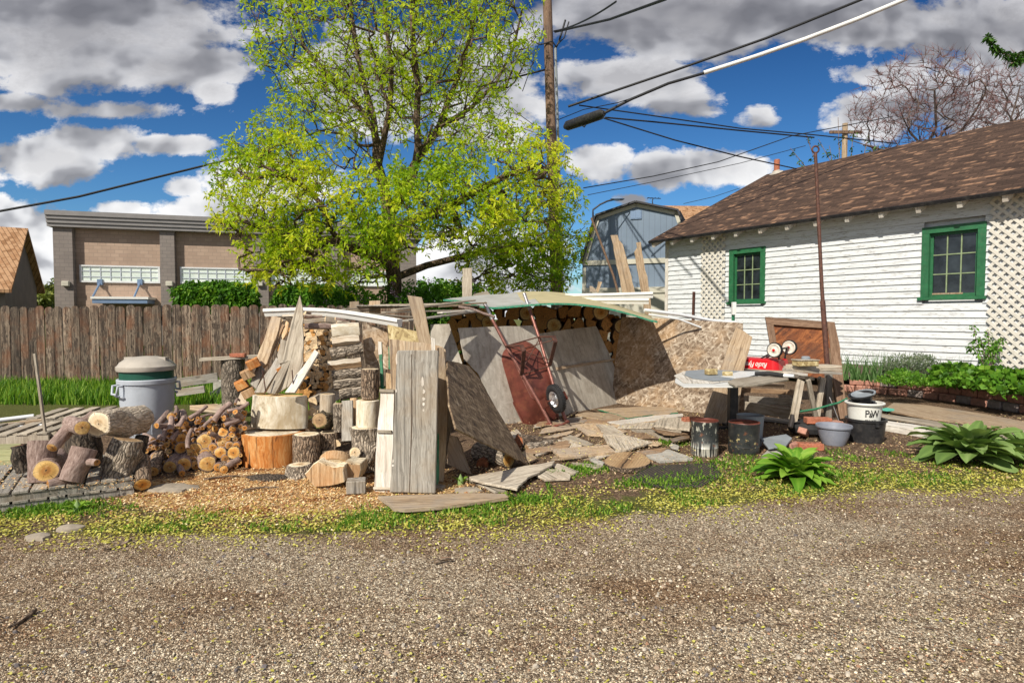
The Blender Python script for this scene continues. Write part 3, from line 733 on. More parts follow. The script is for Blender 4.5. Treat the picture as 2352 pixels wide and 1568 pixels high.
for (pa, pb) in ((182, 367), (413, 577), (622, 750), (795, 900)):
    x0, z1 = bl(pa, 608); x1, _ = bl(pb, 612); z1 = bl(182, 608)[1]; z0 = bl(182, 648)[1]
    wn = MB().box(x0, x1, .0, .10, z0, z0 + .1).box(x0, x1, .0, .10, z1 - .08, z1).box(x0, x0 + .1, .01, .099, z0 + .1, z1 - .08).box(x1 - .1, x1, .01, .099, z0 + .1, z1 - .08).build('window_strip', MATS['white_metal'], bld)
    MB().box(x0 + .1, x1 - .1, .06, .09, z0 + .1, z1 - .08).build('pane', MATS['light_panel'], wn)
    g = MB(); nn = max(3, int((x1 - x0) / .43))
    for q in range(1, nn): g.box(x0 + (x1 - x0) * q / nn - .02, x0 + (x1 - x0) * q / nn + .02, .03, .058, z0 + .1, z1 - .08)
    for q in (1, 2): g.box(x0 + .1, x1 - .1, .032, .057, z0 + (z1 - z0) * q / 3 - .02, z0 + (z1 - z0) * q / 3 + .02)
    g.build('bars', MATS['can_grey'], wn)
for px in (152, 390, 597):
    x0, z0 = bl(px, 651, .3); MB().box(x0 - .17, x0 + .17, -.45, -.26, z0 - .15, z0 + .12).build('wall_light', MATS['shed_trim'], bld, bevel=.03)
x0, z1 = bl(211, 681, 1); x1, _ = bl(343, 681, 1); z0 = bl(211, 694, 1)[1]
aw = MB().box(x0, x1, -1.2, .1, z1 - .12, z1).build('awning', MATS['white_vinyl'], bld)
MB().box(x0 + .06, x1 - .06, -1.15, .1, z0 - .05, z1 - .122).build('awning_fascia', MATS['blue_metal'], aw)
for px in (230, 322):
    xx, zz = bl(px, 650); MB().box(xx - .12, xx + .12, -.08, .12, zz - .1, zz + .2).tube([(xx, -.02, zz), (xx, -1.0, z1)], .05, 6).build('awning_bracket', MATS['blue_metal'], aw)
# ---------------------------------------------------------------- neighbour house, left edge
nb = thing('neighbour_house', P(-40, 720, 24) - Vector((0, 0, 0)), 'brown gabled house with tan shingle roof at the left edge', 'house', rz=R(-32))
nb.location.z = 0; WM[nb.name].translation.z = 0; NM = WM[nb.name]
def npnt(px, py, Y): return NM.inverted() @ P(px, py, Y)
a = npnt(47, 530, 24.5); e1 = npnt(84, 660, 27); f1 = npnt(11, 655, 22)
gn = (e1 - f1).normalized(); gx = Vector((-gn.y, gn.x, 0)).normalized()
def wl(v, k): return tuple(v + gx * k)
apex, er, el = a, e1, f1
back_ = -7.0 if gx.dot(Vector((-1, 0, 0))) < 0 else 7.0
m = MB(); base = lambda v: Vector((v.x, v.y, 0))
m.add([el, er, apex, base(el), base(er)], [(0, 1, 2), (3, 4, 1, 0)]).build('gable_wall', plain('brown_wall', (.16, .135, .12), .8, 0, 2, .15) or MATS['brown_wall'], nb)
def slab(p, q, off, th=.12):
    """roof slab through p (eave) and q (ridge) going back"""
    d = (q - p); p2 = p - d * .12; n_ = Vector((0, 0, th)); mm = MB(); s = gx * (-.25 if back_ > 0 else .25); b2 = gx * back_
    vs = [p2 + s, q + s, q + b2, p2 + b2]; mm.add(vs + [v + n_ for v in vs], [(0, 1, 2, 3), (7, 6, 5, 4), (0, 4, 5, 1), (1, 5, 6, 2), (2, 6, 7, 3), (3, 7, 4, 0)]); return mm
bq = gx * back_; m = MB(); m.add([el, el + bq, base(el + bq), base(el), er, er + bq, base(er + bq), base(er)], [(0, 1, 2, 3), (4, 7, 6, 5)]).build('side_wall', MATS['brown_wall'], nb)
slab(er, apex, 0).build('roof', MATS['shingle_tan'], nb); slab(el, apex, 0).build('roof', MATS['shingle_tan'], nb)
# ---------------------------------------------------------------- blue gambrel barn
sp0 = P(1340, 640, 22.0); SD = Vector((.93, -.36, 0)).normalized()
shed = thing('blue_barn', (sp0.x, sp0.y, 0), 'blue gambrel barn with dark metal roof and cream trim behind the pile', 'barn', rz=math.atan2(SD.y, SD.x))
SM = WM[shed.name]; SI = SM.inverted(); sn = Vector((SD.y, -SD.x, 0))
def sl(px, py): p = SI @ hit(px, py, (SM.translation, sn)); return p.x, p.z
lx, lz = sl(1338, 607); bx_, bz = sl(1371, 498); pxx, pz = sl(1462, 467); rb = 2 * pxx - bx_; re_ = 2 * pxx - lx
prof = [(lx, 0), (re_, 0), (re_, lz), (rb, bz), (pxx, pz), (bx_, bz), (lx, lz)]
m, t, b = newmat('barn_siding'); raw = t.node('ShaderNodeTexCoord').outputs['Object']; sx_ = t.node('ShaderNodeSeparateXYZ', {0: raw}).outputs[0]
gv_ = t.gramp(t.math('ABSOLUTE', t.math('SUBTRACT', t.math('FRACT', t.math('MULTIPLY', sx_, 5)), .5)), .46, .5)
setc(t, b, t.mix(gv_, t.ramp(t.noise(raw, 1, 4), [(.3, (.15, .20, .27)), (.7, (.19, .25, .335))]), (.07, .09, .12)), .75, gv_, -.4, .02)
MB().poly(prof, 0, .1).build('front_wall', m, shed)
ba = 8.5
for (p, q) in (((lx, lz), (bx_, bz)), ((bx_, bz), (pxx, pz)), ((pxx, pz), (rb, bz)), ((rb, bz), (re_, lz))):
    d = Vector((q[0] - p[0], 0, q[1] - p[1])); n_ = Vector((-d.z, 0, d.x)).normalized()
    if n_.z < 0: n_ = -n_
    mm = MB(); vs = [Vector((p[0], -.25, p[1])), Vector((q[0], -.25, q[1])), Vector((q[0], ba, q[1])), Vector((p[0], ba, p[1]))]
    mm.add(vs + [v + n_ * .06 for v in vs], [(0, 1, 2, 3), (7, 6, 5, 4), (0, 4, 5, 1), (1, 5, 6, 2), (2, 6, 7, 3), (3, 7, 4, 0)])
    k = 0
    while k < ba:
        c0, c1 = Vector((p[0], k, p[1])), Vector((q[0], k, q[1])); mm.tube([c0 + n_ * .07, c1 + n_ * .07], .025, 4); k += .45
    mm.build('roof_panel', MATS['metal_roof'], shed)
    tr = MB(); dd = d.normalized() ; o_ = n_ * -.001
    vs = [Vector((p[0], -.06, p[1])), Vector((q[0], -.06, q[1])), Vector((q[0], -.06, q[1])) - n_ * .13, Vector((p[0], -.06, p[1])) - n_ * .13]
    tr.add([v - n_ * .002 for v in vs] + [v - n_ * .002 + Vector((0, .055, 0)) for v in vs], [(3, 2, 1, 0), (4, 5, 6, 7), (0, 1, 5, 4), (1, 2, 6, 5), (2, 3, 7, 6), (3, 0, 4, 7)]).build('rake_trim', MATS['shed_trim'], shed)
z1 = sl(1400, 597)[1]; z0 = sl(1400, 608)[1]; MB().box(lx, re_, -.05, -.002, z0, z1).build('trim_band', MATS['shed_trim'], shed)
z1 = sl(1400, 661)[1]; z0 = sl(1400, 674)[1]; MB().box(lx, re_, -.08, -.002, z0, z1).build('trim_band', MATS['shed_trim'], shed)
MB().box(lx, re_, -.03, -.003, 0, z0 - .003).build('lower_siding', MATS['shed_trim'], shed)
MB().box(lx, lx + .14, -.04, -.003, z1 + .003, lz - .12).build('corner_trim', MATS['shed_trim'], shed)
MB().box(lx, lx + .06, .11, ba, 0, lz).build('side_wall', MATS['shed_blue'], shed)
MB().poly(prof, ba - .1, ba - .01).build('back_wall', MATS['shed_blue'], shed)
xv, zv = sl(1461, 494); MB().box(xv - .2, xv + .2, -.04, -.001, zv - .15, zv + .15).box(xv - .17, xv - .015, -.05, -.041, zv - .12, zv + .12).box(xv + .015, xv + .17, -.05, -.041, zv - .12, zv + .12).build('gable_vent', MATS['blue_metal'], shed)
# tan roofed house behind the barn
tb = P(1560, 600, 38); tb.z = 0
th = thing('tan_roof_house', tb, 'house with orange tan shingle roof peeking between barn and white house', 'house', rz=R(-12)); TM = WM[th.name]
q0 = TM.inverted() @ P(1500, 472, 36); q1 = TM.inverted() @ P(1700, 474, 38); q2 = TM.inverted() @ P(1556, 514, 33.5)
mm = MB(); off = q1 - q0; vs = [q0, q0 + off, q2 + off, q2]; mm.add(vs + [v - Vector((0, 0, .15)) for v in vs], [(0, 3, 2, 1), (4, 5, 6, 7), (0, 1, 5, 4), (1, 2, 6, 5), (2, 3, 7, 6), (3, 0, 4, 7)]).build('roof', MATS['shingle_tan'], th)
q3 = q0 + (q0 - q2); q3.z = q2.z; mm = MB(); vs = [q0, q0 + off, q3 + off, q3]; mm.add(vs + [v - Vector((0, 0, .15)) for v in vs], [(0, 1, 2, 3), (4, 7, 6, 5), (0, 4, 5, 1), (1, 5, 6, 2), (2, 6, 7, 3), (3, 7, 4, 0)]).build('roof', MATS['shingle_tan'], th)
mm = MB(); zz = Vector((0, 0, -.2)); b0 = Vector((q2.x, q2.y, 0)); b1_ = Vector((q3.x, q3.y, 0))
mm.add([q2 + zz, q0 + zz, q3 + zz, b1_, b0, q2 + off + zz, q3 + off + zz, b1_ + off, b0 + off], [(0, 4, 3, 2, 1), (0, 5, 8, 4), (2, 3, 7, 6), (4, 8, 7, 3)]).build('wall', MATS['shed_trim'], th)
ant = P(1500, 470, 35); an = MB().tube([(0, 0, 0), (-.05, 0, .25), (0, 0, .42)], .03, 5).tube([(-.35, 0, .44), (.45, 0, .40)], .025, 5)
for k in range(4): an.tube([(-.3 + .2 * k, -.2, .43), (-.3 + .2 * k, .2, .43)], .015, 4)
an.build('tv_antenna', MATS['cable_black'], M=Matrix.Translation(ant - Vector((0, 0, .05))), label='small dark aerial on the far roof ridge beside the barn', cat='aerial')
# ---------------------------------------------------------------- picket fence
fence = thing('picket_fence', (-11, 13.2, 0), 'weathered brown picket fence with rounded tops along the back of the yard', 'fence')
rr = random.Random(11)
A = Vector((-13.2, 13.35, 0)); B = Vector((-1.9, 12.6, 0)); fd = (B - A); FL = fd.length; fd.normalize(); fa = math.atan2(fd.y, fd.x)
s = 0; npk = 0
while s < FL:
    wd = rr.uniform(.185, .215); h = 1.76 + .04 * (s / FL) + rr.uniform(-.025, .03)
    if s > FL * .72 : h += 0
    pts = [(0, .04), (wd, .04), (wd, h - .075)] + [(wd / 2 + wd / 2 * math.cos(R(a_)), h - .075 + .075 * math.sin(R(a_))) for a_ in (25, 50, 75, 105, 130, 155)] + [(0, h - .075)]
    M = Matrix.Translation(A + fd * s + Vector((0, rr.uniform(-.008, .008), 0))) @ Matrix.Rotation(fa + rr.uniform(-.03, .03), 4, 'Z') @ Matrix.Rotation(rr.uniform(-.008, .008), 4, 'Y')
    MB().poly(pts, -.01, .01).build('picket', MATS['fence_wood'], fence, M=M); s += wd + rr.uniform(.006, .022); npk += 1
for zr in (.35, 1.45): MB().box(0, FL, .012, .05, zr, zr + .09).build('rail', MATS['brown_board_x'] if 'brown_board_x' in MATS else MATS['fence_wood'], fence, M=Matrix.Translation(A) @ Matrix.Rotation(fa, 4, 'Z'))
# ---------------------------------------------------------------- trees and plants
def grow(seeds, attract, step=.28, up=.10, seed=1, jit=.05):
    """join every attraction point to the nearest branch; returns nodes and child->parent links"""
    r = random.Random(seed); nodes = [Vector(p) for ch in seeds for p in ch]; par = []
    i = 0
    for ch in seeds:
        for k in range(len(ch)): par.append(i + k - 1 if k else -1)
        i += len(ch)
    arr = np.array([tuple(n) for n in nodes]); base = arr.copy()
    order = sorted(attract, key=lambda p: float(((base - np.array(tuple(p))) ** 2).sum(1).min()))
    buf = np.zeros((len(arr) + len(attract) * 14, 3)); buf[:len(arr)] = arr; n = len(arr); tips = []
    for p in order:
        pa = np.array(tuple(p)); q = buf[:n].copy(); pen = np.where(q[:, 2] > pa[2] - .05, (q[:, 2] - pa[2] + .05) * 1.5, 0)
        d = np.sqrt(((q - pa) ** 2).sum(1)) + pen; j = int(d.argmin()); s0 = Vector(buf[j]); L = (p - s0).length
        m = max(1, min(12, int(L / step))); prev = j
        for t_ in range(1, m + 1):
            f = t_ / m; c = s0.lerp(p, f) - Vector((0, 0, 1)) * (math.sin(f * math.pi) * up * L)
            if t_ < m: c += Vector((r.gauss(0, jit), r.gauss(0, jit), r.gauss(0, jit)))
            buf[n] = tuple(c); nodes.append(c); par.append(prev); prev = n; n += 1
        tips.append(prev)
    return nodes, par, tips
def branches(nodes, par, tips, r0=.008, rmax=.16, expo=2.3, fixed=None):
    n = len(nodes); acc = np.zeros(n); ch = [[] for _ in range(n)]
    for i, p in enumerate(par):
        if p >= 0: ch[p].append(i)
    for i in range(n - 1, -1, -1):
        if not ch[i]: acc[i] = 1
        else: acc[i] = sum(acc[c] for c in ch[i])
    rad = np.minimum(rmax, r0 * acc ** (1 / expo)); return rad, ch
def branch_mesh(nodes, par, rad, ch, sides=5, minr=0):
    mb = MB(); done = set()
    def run(i, start):
        pts = [start] if start is not None else []
        rr_ = [rad[i]] if start is not None else []
        while True:
            pts.append(nodes[i]); rr_.append(rad[i])
            if not ch[i]: break
            cs = sorted(ch[i], key=lambda c: -rad[c])
            for c in cs[1:]: st.append((c, nodes[i]))
            i = cs[0]
        if len(pts) > 1: mb.tube(pts, [max(minr, x) for x in rr_], sides if max(rr_) > .03 else 3, cap=False)
    st = [(i, None) for i, p in enumerate(par) if p < 0]
    while st: i, s = st.pop(); run(i, s)
    return mb
def leafclump(mb, cols, p, r, L, wd, n, d0=None, tone=(0, 1), droop=.2, fold=True):
    base = r.uniform(*tone)
    for _ in range(n):
        v = Vector((r.gauss(0, 1), r.gauss(0, 1), r.gauss(0, 1)))
        if d0 is not None: v = v * .6 + d0
        v = v.normalized(); v.z -= droop; l = L * r.uniform(.6, 1.25); s = v.cross(Vector((r.gauss(0, 1), r.gauss(0, 1), r.gauss(0, 1)))).normalized() * wd * l * .5
        st = p + v * l * .08; k = len(mb.v)
        mb.v += [tuple(st), tuple(st + v * l * .5 + s), tuple(st + v * l - Vector((0, 0, l * .15))), tuple(st + v * l * .5 - s)]
        mb.f.append([k, k + 1, k + 2, k + 3]); mb.m.append(0); b = min(1, max(0, base + r.uniform(-.12, .12))); cols += [(b, b, b, 1)] * 4
# ---- the big spring tree
fo = foliage('tree_leaf', (.13, .30, .016), (.52, .68, .026), (.88, .86, .07), trans=.58)
TB = G(905, 905); TY = 15.2; TB = P(905, 760, TY); TB.z = 0
tree = thing('spring_tree', TB, 'big multi-stemmed tree with yellow green spring leaves behind the fence', 'tree')
def tp(x, y, dy=0): return P(x, y, TY + dy)
seeds = [[TB, tp(905, 700), tp(906, 650), tp(900, 600), tp(897, 560), tp(893, 520), tp(890, 480), tp(882, 430), tp(866, 380), tp(866, 330, .2), tp(858, 270, .3), tp(838, 200, .5), tp(820, 120, .7), tp(806, 30, .9), tp(800, -60, 1.1), tp(795, -150, 1.2)]]
seeds.append([tp(893, 520), tp(905, 470, .2), tp(930, 420, .4), tp(950, 380, .5), tp(985, 330, .5), tp(1010, 290, .6), tp(1030, 230, .7), tp(1060, 160, .9), tp(1080, 80, 1.0), tp(1100, -20, 1.1), tp(1110, -120, 1)])
seeds.append([tp(895, 500), tp(930, 445, -.4), tp(950, 400, -.6), tp(960, 340, -.8), tp(957, 270, -.9), tp(960, 200, -1), tp(950, 110, -1.2), tp(945, 20, -1.3), tp(940, -90, -1.3)])
seeds.append([tp(866, 400, .1), tp(880, 330, -.4), tp(895, 250, -.6), tp(900, 170, -.7), tp(890, 80, -.8), tp(880, -20, -.9), tp(880, -130, -.9)])
seeds.append([tp(858, 300, .2), tp(820, 240, .6), tp(760, 180, .9), tp(700, 110, 1.1), tp(670, 30, 1.2), tp(655, -60, 1.2)])
seeds.append([tp(900, 620), tp(870, 590, -.5), tp(820, 575, -.9), tp(780, 555, -1.2), tp(755, 520, -1.4), tp(740, 470, -1.6), tp(700, 430, -1.7), tp(650, 400, -1.9), tp(600, 380, -2)])
seeds.append([tp(780, 555, -1.2), tp(720, 560, -1.5), tp(660, 540, -1.7), tp(590, 520, -1.9), tp(540, 500, -2)])
seeds.append([tp(893, 530), tp(960, 500, -.8), tp(1040, 470, -1.3), tp(1110, 430, -1.6), tp(1170, 400, -1.8), tp(1240, 380, -1.9)])
seeds.append([tp(903, 640), tp(980, 610, .6), tp(1060, 590, 1), tp(1150, 570, 1.2), tp(1240, 560, 1.3), tp(1300, 540, 1.3)])
seeds.append([tp(1010, 290, .6), tp(1080, 250, 1), tp(1140, 190, 1.2), tp(1180, 110, 1.3), tp(1200, 20, 1.3)])
ra = random.Random(5); att = []
def fill(cx, cy, rx, ry, n, dy=0, ry3=2.2, shell=.25):
    k = 0
    while k < n:
        a, b_, c = ra.uniform(-1, 1), ra.uniform(-1, 1), ra.uniform(-1, 1); q = a * a + b_ * b_ + c * c
        if q > 1 or q < shell * ra.random(): continue
        x, y = cx + a * rx, cy + b_ * ry
        if mn.noise(Vector((x * .013, y * .013, c * 2))) < -.10 - .2 * ra.random(): continue
        p = tp(x, y, dy + c * ry3)
        if p.z < 1.7: continue
        att.append(p); k += 1
fill(900, 60, 350, 250, 2700, 0, 2.6); fill(900, 230, 300, 130, 500, 0, 2.4); fill(900, -150, 280, 150, 120)
fill(620, 440, 145, 165, 760, -1.4, 1.6); fill(760, 560, 190, 105, 420, -1.4, 1.7); fill(700, 330, 150, 110, 260, -.4, 1.6)
fill(1120, 420, 215, 170, 950, -1.0, 1.9); fill(1225, 520, 130, 130, 420, .3, 1.6); fill(950, 470, 230, 110, 560, -1.8, 1.2)
fill(1180, 610, 160, 70, 420, .8, 1.2); fill(640, 610, 110, 50, 130, -1.2, 1.0); fill(800, 620, 110, 35, 70, -.8, 1)
nodes, par, tips = grow(seeds, att, .33, .06, 3, .035)
for a_, b_ in ((16, 5), (16 + 11, 5)): pass
# connect the seed chains to the trunk
idx = 0
for ch_i, ch_ in enumerate(seeds):
    if ch_i:
        d = [(nodes[j] - ch_[0]).length for j in range(idx)]; par[idx] = int(np.argmin(d))
    idx += len(ch_)
rad, chl = branches(nodes, par, tips, .0078, .19, 2.25)
bmm = branch_mesh(nodes, par, rad, chl, 7)
bmm.v = [(x - TB.x, y - TB.y, z) for x, y, z in bmm.v]
bmm.build('trunk', MATS['bark_tree'], tree, smooth=80)
r = random.Random(9); lm = MB(); lc = []
nseed = sum(len(c) for c in seeds)
for i in range(nseed, len(nodes)):
    if rad[i] > .022: continue
    hfac = 1.0 if nodes[i].z > 5.8 else 1.45
    k = (2 if hfac == 1 else 4) if not chl[i] else 1
    for _ in range(k + (1 if r.random() < .35 * hfac else 0)):
        off = Vector((r.gauss(0, .085), r.gauss(0, .085), r.gauss(0, .075)))
        d = (nodes[i] - nodes[par[i]]).normalized()
        tn_ = .55 + .75 * mn.noise(nodes[i] * .55); tone = (max(0, tn_ - .28), min(1, tn_ + .34)) if nodes[i].z < 6 else (.25, .75)
        leafclump(lm, lc, nodes[i] + off, r, .120 * r.uniform(.75, 1.2), .34, 6 if hfac > 1 else 5, d * .5, tone)
lm.v = [(x - TB.x, y - TB.y, z) for x, y, z in lm.v]
lm.build('crown', fo, tree, colors=lc)
# ---- bare trees behind the house roof
plain('bare_twig', (.16, .085, .085), .9, 0, 6, .3); plain('bare_limb', (.10, .07, .06), .9, 0, 6, .3)
def bare(px, py, Y, rx, ry, n, label, seed, stems=5, bud=True):
    global ra
    b0 = P(px, py, Y); b0.z = 0; c0 = P(px, py, Y); t_ = thing('bare_tree', b0, label, 'tree', 'leafless trees beyond the white house'); ra = random.Random(seed)
    sd_ = [[b0, b0 + Vector((0, 0, 2)), Vector((c0.x, c0.y, c0.z - ry * .95))]]
    kx = Y / F; st0 = sd_[0][-1]
    for k in range(stems):
        a_ = R(30 + 120 * k / max(1, stems - 1) + ra.uniform(-8, 8)); L = ry * 1.1; ch_ = [st0.copy()]; dy = ra.uniform(-.5, .5)
        for q in range(1, 5): ch_.append(st0 + Vector((math.cos(a_) * L * q / 4 * rx / ry + ra.gauss(0, .12), dy * q, math.sin(a_) * L * q / 4)))
        sd_.append(ch_)
    at_ = []
    while len(at_) < n:
        a, b_, c = ra.uniform(-1, 1), ra.uniform(-.8, 1), ra.uniform(-1, 1)
        if a * a + b_ * b_ + c * c > 1: continue
        p = Vector((c0.x + a * rx, c0.y + c * rx * .7, c0.z + b_ * ry)); 
        if mn.noise(p * .8) < -.16: continue
        at_.append(p)
    nd, pr, tp_ = grow(sd_, at_, .4, .04, seed, .04); ii = len(sd_[0])
    for ch_ in sd_[1:]: pr[ii] = 2; ii += len(ch_)
    rd, cl = branches(nd, pr, tp_, .009, .2, 2.2)
    m_ = branch_mesh(nd, pr, rd, cl, 4); m_.v = [(x - b0.x, y - b0.y, z) for x, y, z in m_.v]; m_.build('trunk', MATS['bare_limb'], t_)
    tw = MB(); r = random.Random(seed)
    for i in range(3, len(nd)):
        if rd[i] < .03:
            for _ in range(3):
                d = (nd[i] - nd[pr[i]]).normalized() + Vector((r.gauss(0, .45), r.gauss(0, .45), r.gauss(.25, .3))); p = nd[i] - b0; L = r.uniform(.18, .5); s = d.cross(Vector((.3, 1, .2))).normalized() * .011
                k = len(tw.v); tw.v += [tuple(p - s), tuple(p + s), tuple(p + d * L)]; tw.f.append([k, k + 1, k + 2]); tw.m.append(0)
    tw.build('twigs', MATS['bare_twig'], t_)
bare(2130, 250, 28, 3.5, 2.6, 1100, 'large leafless purplish tree rising above the house ridge', 4, 7)
bare(2330, 215, 30, 2.1, 1.9, 420, 'smaller grey leafless tree at the right edge above the roof', 6, 5)
# ---- sapling with sparse leaves above the ridge
gl = foliage('leaf_mid', (.02, .06, .008), (.06, .16, .02), (.14, .28, .05), trans=.35)
def shoots(name, label, base, chains, leaf, mat, cat='tree', n=4, group=None, seed=1, wood_='bark_smooth', wd=.4, rr0=.025, tone=(0, .8)):
    t_ = thing(name, base, label, cat, group); m_ = MB(); lm = MB(); lc = []; r = random.Random(seed)
    for ch_ in chains:
        pts = [Vector(base)] + [Vector(p) for p in ch_]; m_.tube([p - Vector(base) for p in pts], [rr0 * (1 - .75 * i / len(pts)) for i in range(len(pts))], 5)
        for a_, b_ in zip(pts[1:], pts[2:]):
            for k in range(n):
                leafclump(lm, lc, a_.lerp(b_, r.random()) - Vector(base) + Vector((r.gauss(0, leaf * .4),) * 1 + (r.gauss(0, leaf * .4), r.gauss(0, leaf * .4))), r, leaf, wd, 3, None, tone)
    m_.build('stem', MATS[wood_], t_, smooth=80); lm.build('leaves', mat, t_, colors=lc); return t_
sb = P(1950, 600, 25); sb.z = 0
shoots('sapling', 'thin young tree with sparse dark green leaves poking over the ridge', sb,
       [[P(x0, 420, 25), P((x0 + x1) / 2, (420 + y1) / 2, 25), P(x1, y1, 25)] for x0, x1, y1 in ((1880, 1815, 340), (1890, 1850, 305), (1920, 1905, 335), (1930, 1925, 270), (1950, 1960, 300), (1970, 1995, 310), (1980, 2020, 330), (1935, 1880, 320), (1900, 1830, 375), (1985, 2035, 350))], .16, gl, n=7, seed=3)
# ---- branch entering top right
bp = P(2450, 180, 6.5)
ov = thing('overhanging_branch', bp, 'green leafy branch tip hanging into the top right corner', 'branch')
ch1 = [P(2450, 60, 6.5), P(2400, 110, 6.5), P(2352, 122, 6.5), P(2320, 130, 6.5), P(2295, 118, 6.5), P(2278, 100, 6.5), P(2268, 84, 6.5)]; ch2 = [P(2352, 122, 6.5), P(2340, 140, 6.5), P(2322, 146, 6.5)]
m_ = MB().tube([p - bp for p in ch1], [.02, .014, .01, .008, .007, .006, .004], 6).tube([p - bp for p in ch2], .006, 5); m_.build('stem', MATS['bark_smooth'], ov, smooth=80)
lm = MB(); lc = []; r = random.Random(5)
for ch_ in (ch1[1:], ch2):
    for a_, b_ in zip(ch_, ch_[1:]):
        for k in range(26): leafclump(lm, lc, a_.lerp(b_, r.random()) - bp, r, .055, .42, 3, None, (0, .7))
lm.build('leaves', gl, ov, colors=lc)
# ---- hedge masses behind the fence: ivy panels, lilacs, far trees
def bush(name, label, cat, px0, px1, py0, py1, Y, dep, n, leaf, mat, group=None, seed=1, tone=(0, 1), flowers=None, lump=.25, z0=None):
    r = random.Random(seed); A_ = P(px0, py1, Y); B_ = P(px1, py0, Y); b0 = Vector(((A_.x + B_.x) / 2, Y + dep / 2, 0)); t_ = thing(name, b0, label, cat, group)
    lm = MB(); lc = []; hx = abs(B_.x - A_.x) / 2; zt = B_.z; zb = A_.z if z0 is None else z0; cnt = 0
    while cnt < n:
        x = r.uniform(-1, 1); y = r.uniform(-1, 1); z = r.random(); e = lump * mn.noise(Vector((x * hx * 1.6 + seed, y, z * 2)))
        if abs(x) ** 3 + abs(y) ** 2 * .6 + z ** 5 > 1 + e * 2.2: continue
        p = Vector((x * hx, y * dep / 2, zb + (zt - zb) * z * (1 + .0)));
        tn = .5 + .5 * mn.noise(p * 2.2); leafclump(lm, lc, p, r, leaf, .5, 4, None, (max(0, tn - .25), min(1, tn + .25))); cnt += 1
    lm.build('leaves', mat, t_, colors=lc)
    mm = MB()
    for k in range(10):
        x = r.uniform(-.85, .85) * hx; mm.tube([(x * .7, 0, 0), (x * .9, 0, zt * .5), (x + r.gauss(0, .1), r.gauss(0, .1), zt * .82)], [.035, .025, .01], 5)
    mm.build('stems', MATS['bark_dark'], t_)
    if flowers:
        fm = MB(); fc = []
        for k in range(flowers):
            p = Vector((r.uniform(-.9, .9) * hx, -dep / 2 * r.uniform(.3, 1), zb + (zt - zb) * r.uniform(.55, 1.0)))
            for q in range(26):
                o_ = Vector((r.gauss(0, .03), r.gauss(0, .03), abs(r.gauss(0, .06)))); leafclump(fm, fc, p + o_, r, .035, .9, 1, None, (.2, 1))
        fm.build('blossoms', MATS['lilac'], t_, colors=fc)
    return t_
foliage('lilac', (.22, .12, .26), (.50, .36, .52), trans=.3)
ivy = foliage('ivy_leaf', (.02, .07, .008), (.10, .27, .018), (.30, .50, .05), trans=.4)
bush('ivy_hedge', 'dense green ivy hedge in front of the second bay of the block building', 'hedge', 382, 582, 645, 712, 27, 1.0, 3600, .20, ivy, seed=3, lump=.35)
bush('ivy_hedge', 'green ivy hedge right of the grey pilaster, ending behind the tree', 'hedge', 618, 790, 652, 712, 27, 1.0, 2400, .20, ivy, seed=5, lump=.35)
bush('lilac_shrub', 'lilac shrub left of the trunk with a few mauve blossoms above the fence', 'shrub', 690, 900, 655, 760, 14.2, 1.3, 2600, .10, ivy, 'lilac shrubs behind the fence', 7, flowers=9, lump=.8, z0=.6)
bush('lilac_shrub', 'lilac shrub right of the trunk with most of the mauve blossoms', 'shrub', 880, 1110, 640, 760, 14.2, 1.3, 2800, .10, ivy, 'lilac shrubs behind the fence', 8, flowers=16, lump=.8, z0=.6)
ft = foliage('far_leaf', (.05, .08, .015), (.16, .20, .035), (.30, .30, .05), trans=.3)
bush('far_tree', 'yellow green tree seen between neighbour gable and block building', 'tree', 84, 140, 640, 722, 46, 2.0, 500, .34, ft, seed=9, lump=1.2)
bush('far_tree', 'low yellow green tree beyond the fence beside the neighbour gable', 'tree', 30, 98, 672, 722, 42, 2.0, 420, .32, ft, seed=10, lump=1.2)
bush('far_tree', 'low dark green tree line beyond the barn, seen left of it', 'tree', 880, 1130, 640, 735, 60, 4.0, 700, .6, ivy, seed=12, lump=1.2)
# ---------------------------------------------------------------- utility poles and wires
def cable(label, pts, rad, mat='cable_black', sag=0.0, group=None, name='utility_cable', cat='cable', sides=5):
    pts = [Vector(p) for p in pts]; out = []
    if len(pts) == 2:
        a_, b_ = pts; n = 14
        for i in range(n + 1): f = i / n; out.append(a_.lerp(b_, f) - Vector((0, 0, 4 * sag * f * (1 - f))))
    else: out = pts
    return MB().tube(out, rad, sides).world(name, MATS[mat], label=label, cat=cat, group=group, smooth=80)
PY = 17.5; pb = P(1272, 660, PY)
pole = thing('utility_pole', (pb.x, PY, 0), 'tall weathered brown utility pole rising right of the big tree', 'utility pole')
ptop = P(1255, -260, PY); dpx = (P(1257, 0, PY).x - P(1275, 600, PY).x) / (P(1257, 0, PY).z - P(1275, 600, PY).z)
def polex(z): return P(1275, 600, PY).x + (z - P(1275, 600, PY).z) * dpx
def pp(z, dx=0, dy=0): return Vector((polex(z) + dx, PY + dy, z))
po = Vector((pb.x, PY, 0))
MB().tube([pp(z) - po for z in (0, 3, 6, 9, 12, 14.5)], [.17, .16, .15, .14, .125, .115], 14).build('pole', MATS['pole_wood'], pole, smooth=80)
MB().tube([pp(z, .19, -.06) - po for z in (.4, 4, 7, 9.4)], .04, 8).build('conduit', MATS['slate_sheet'], pole, smooth=80)
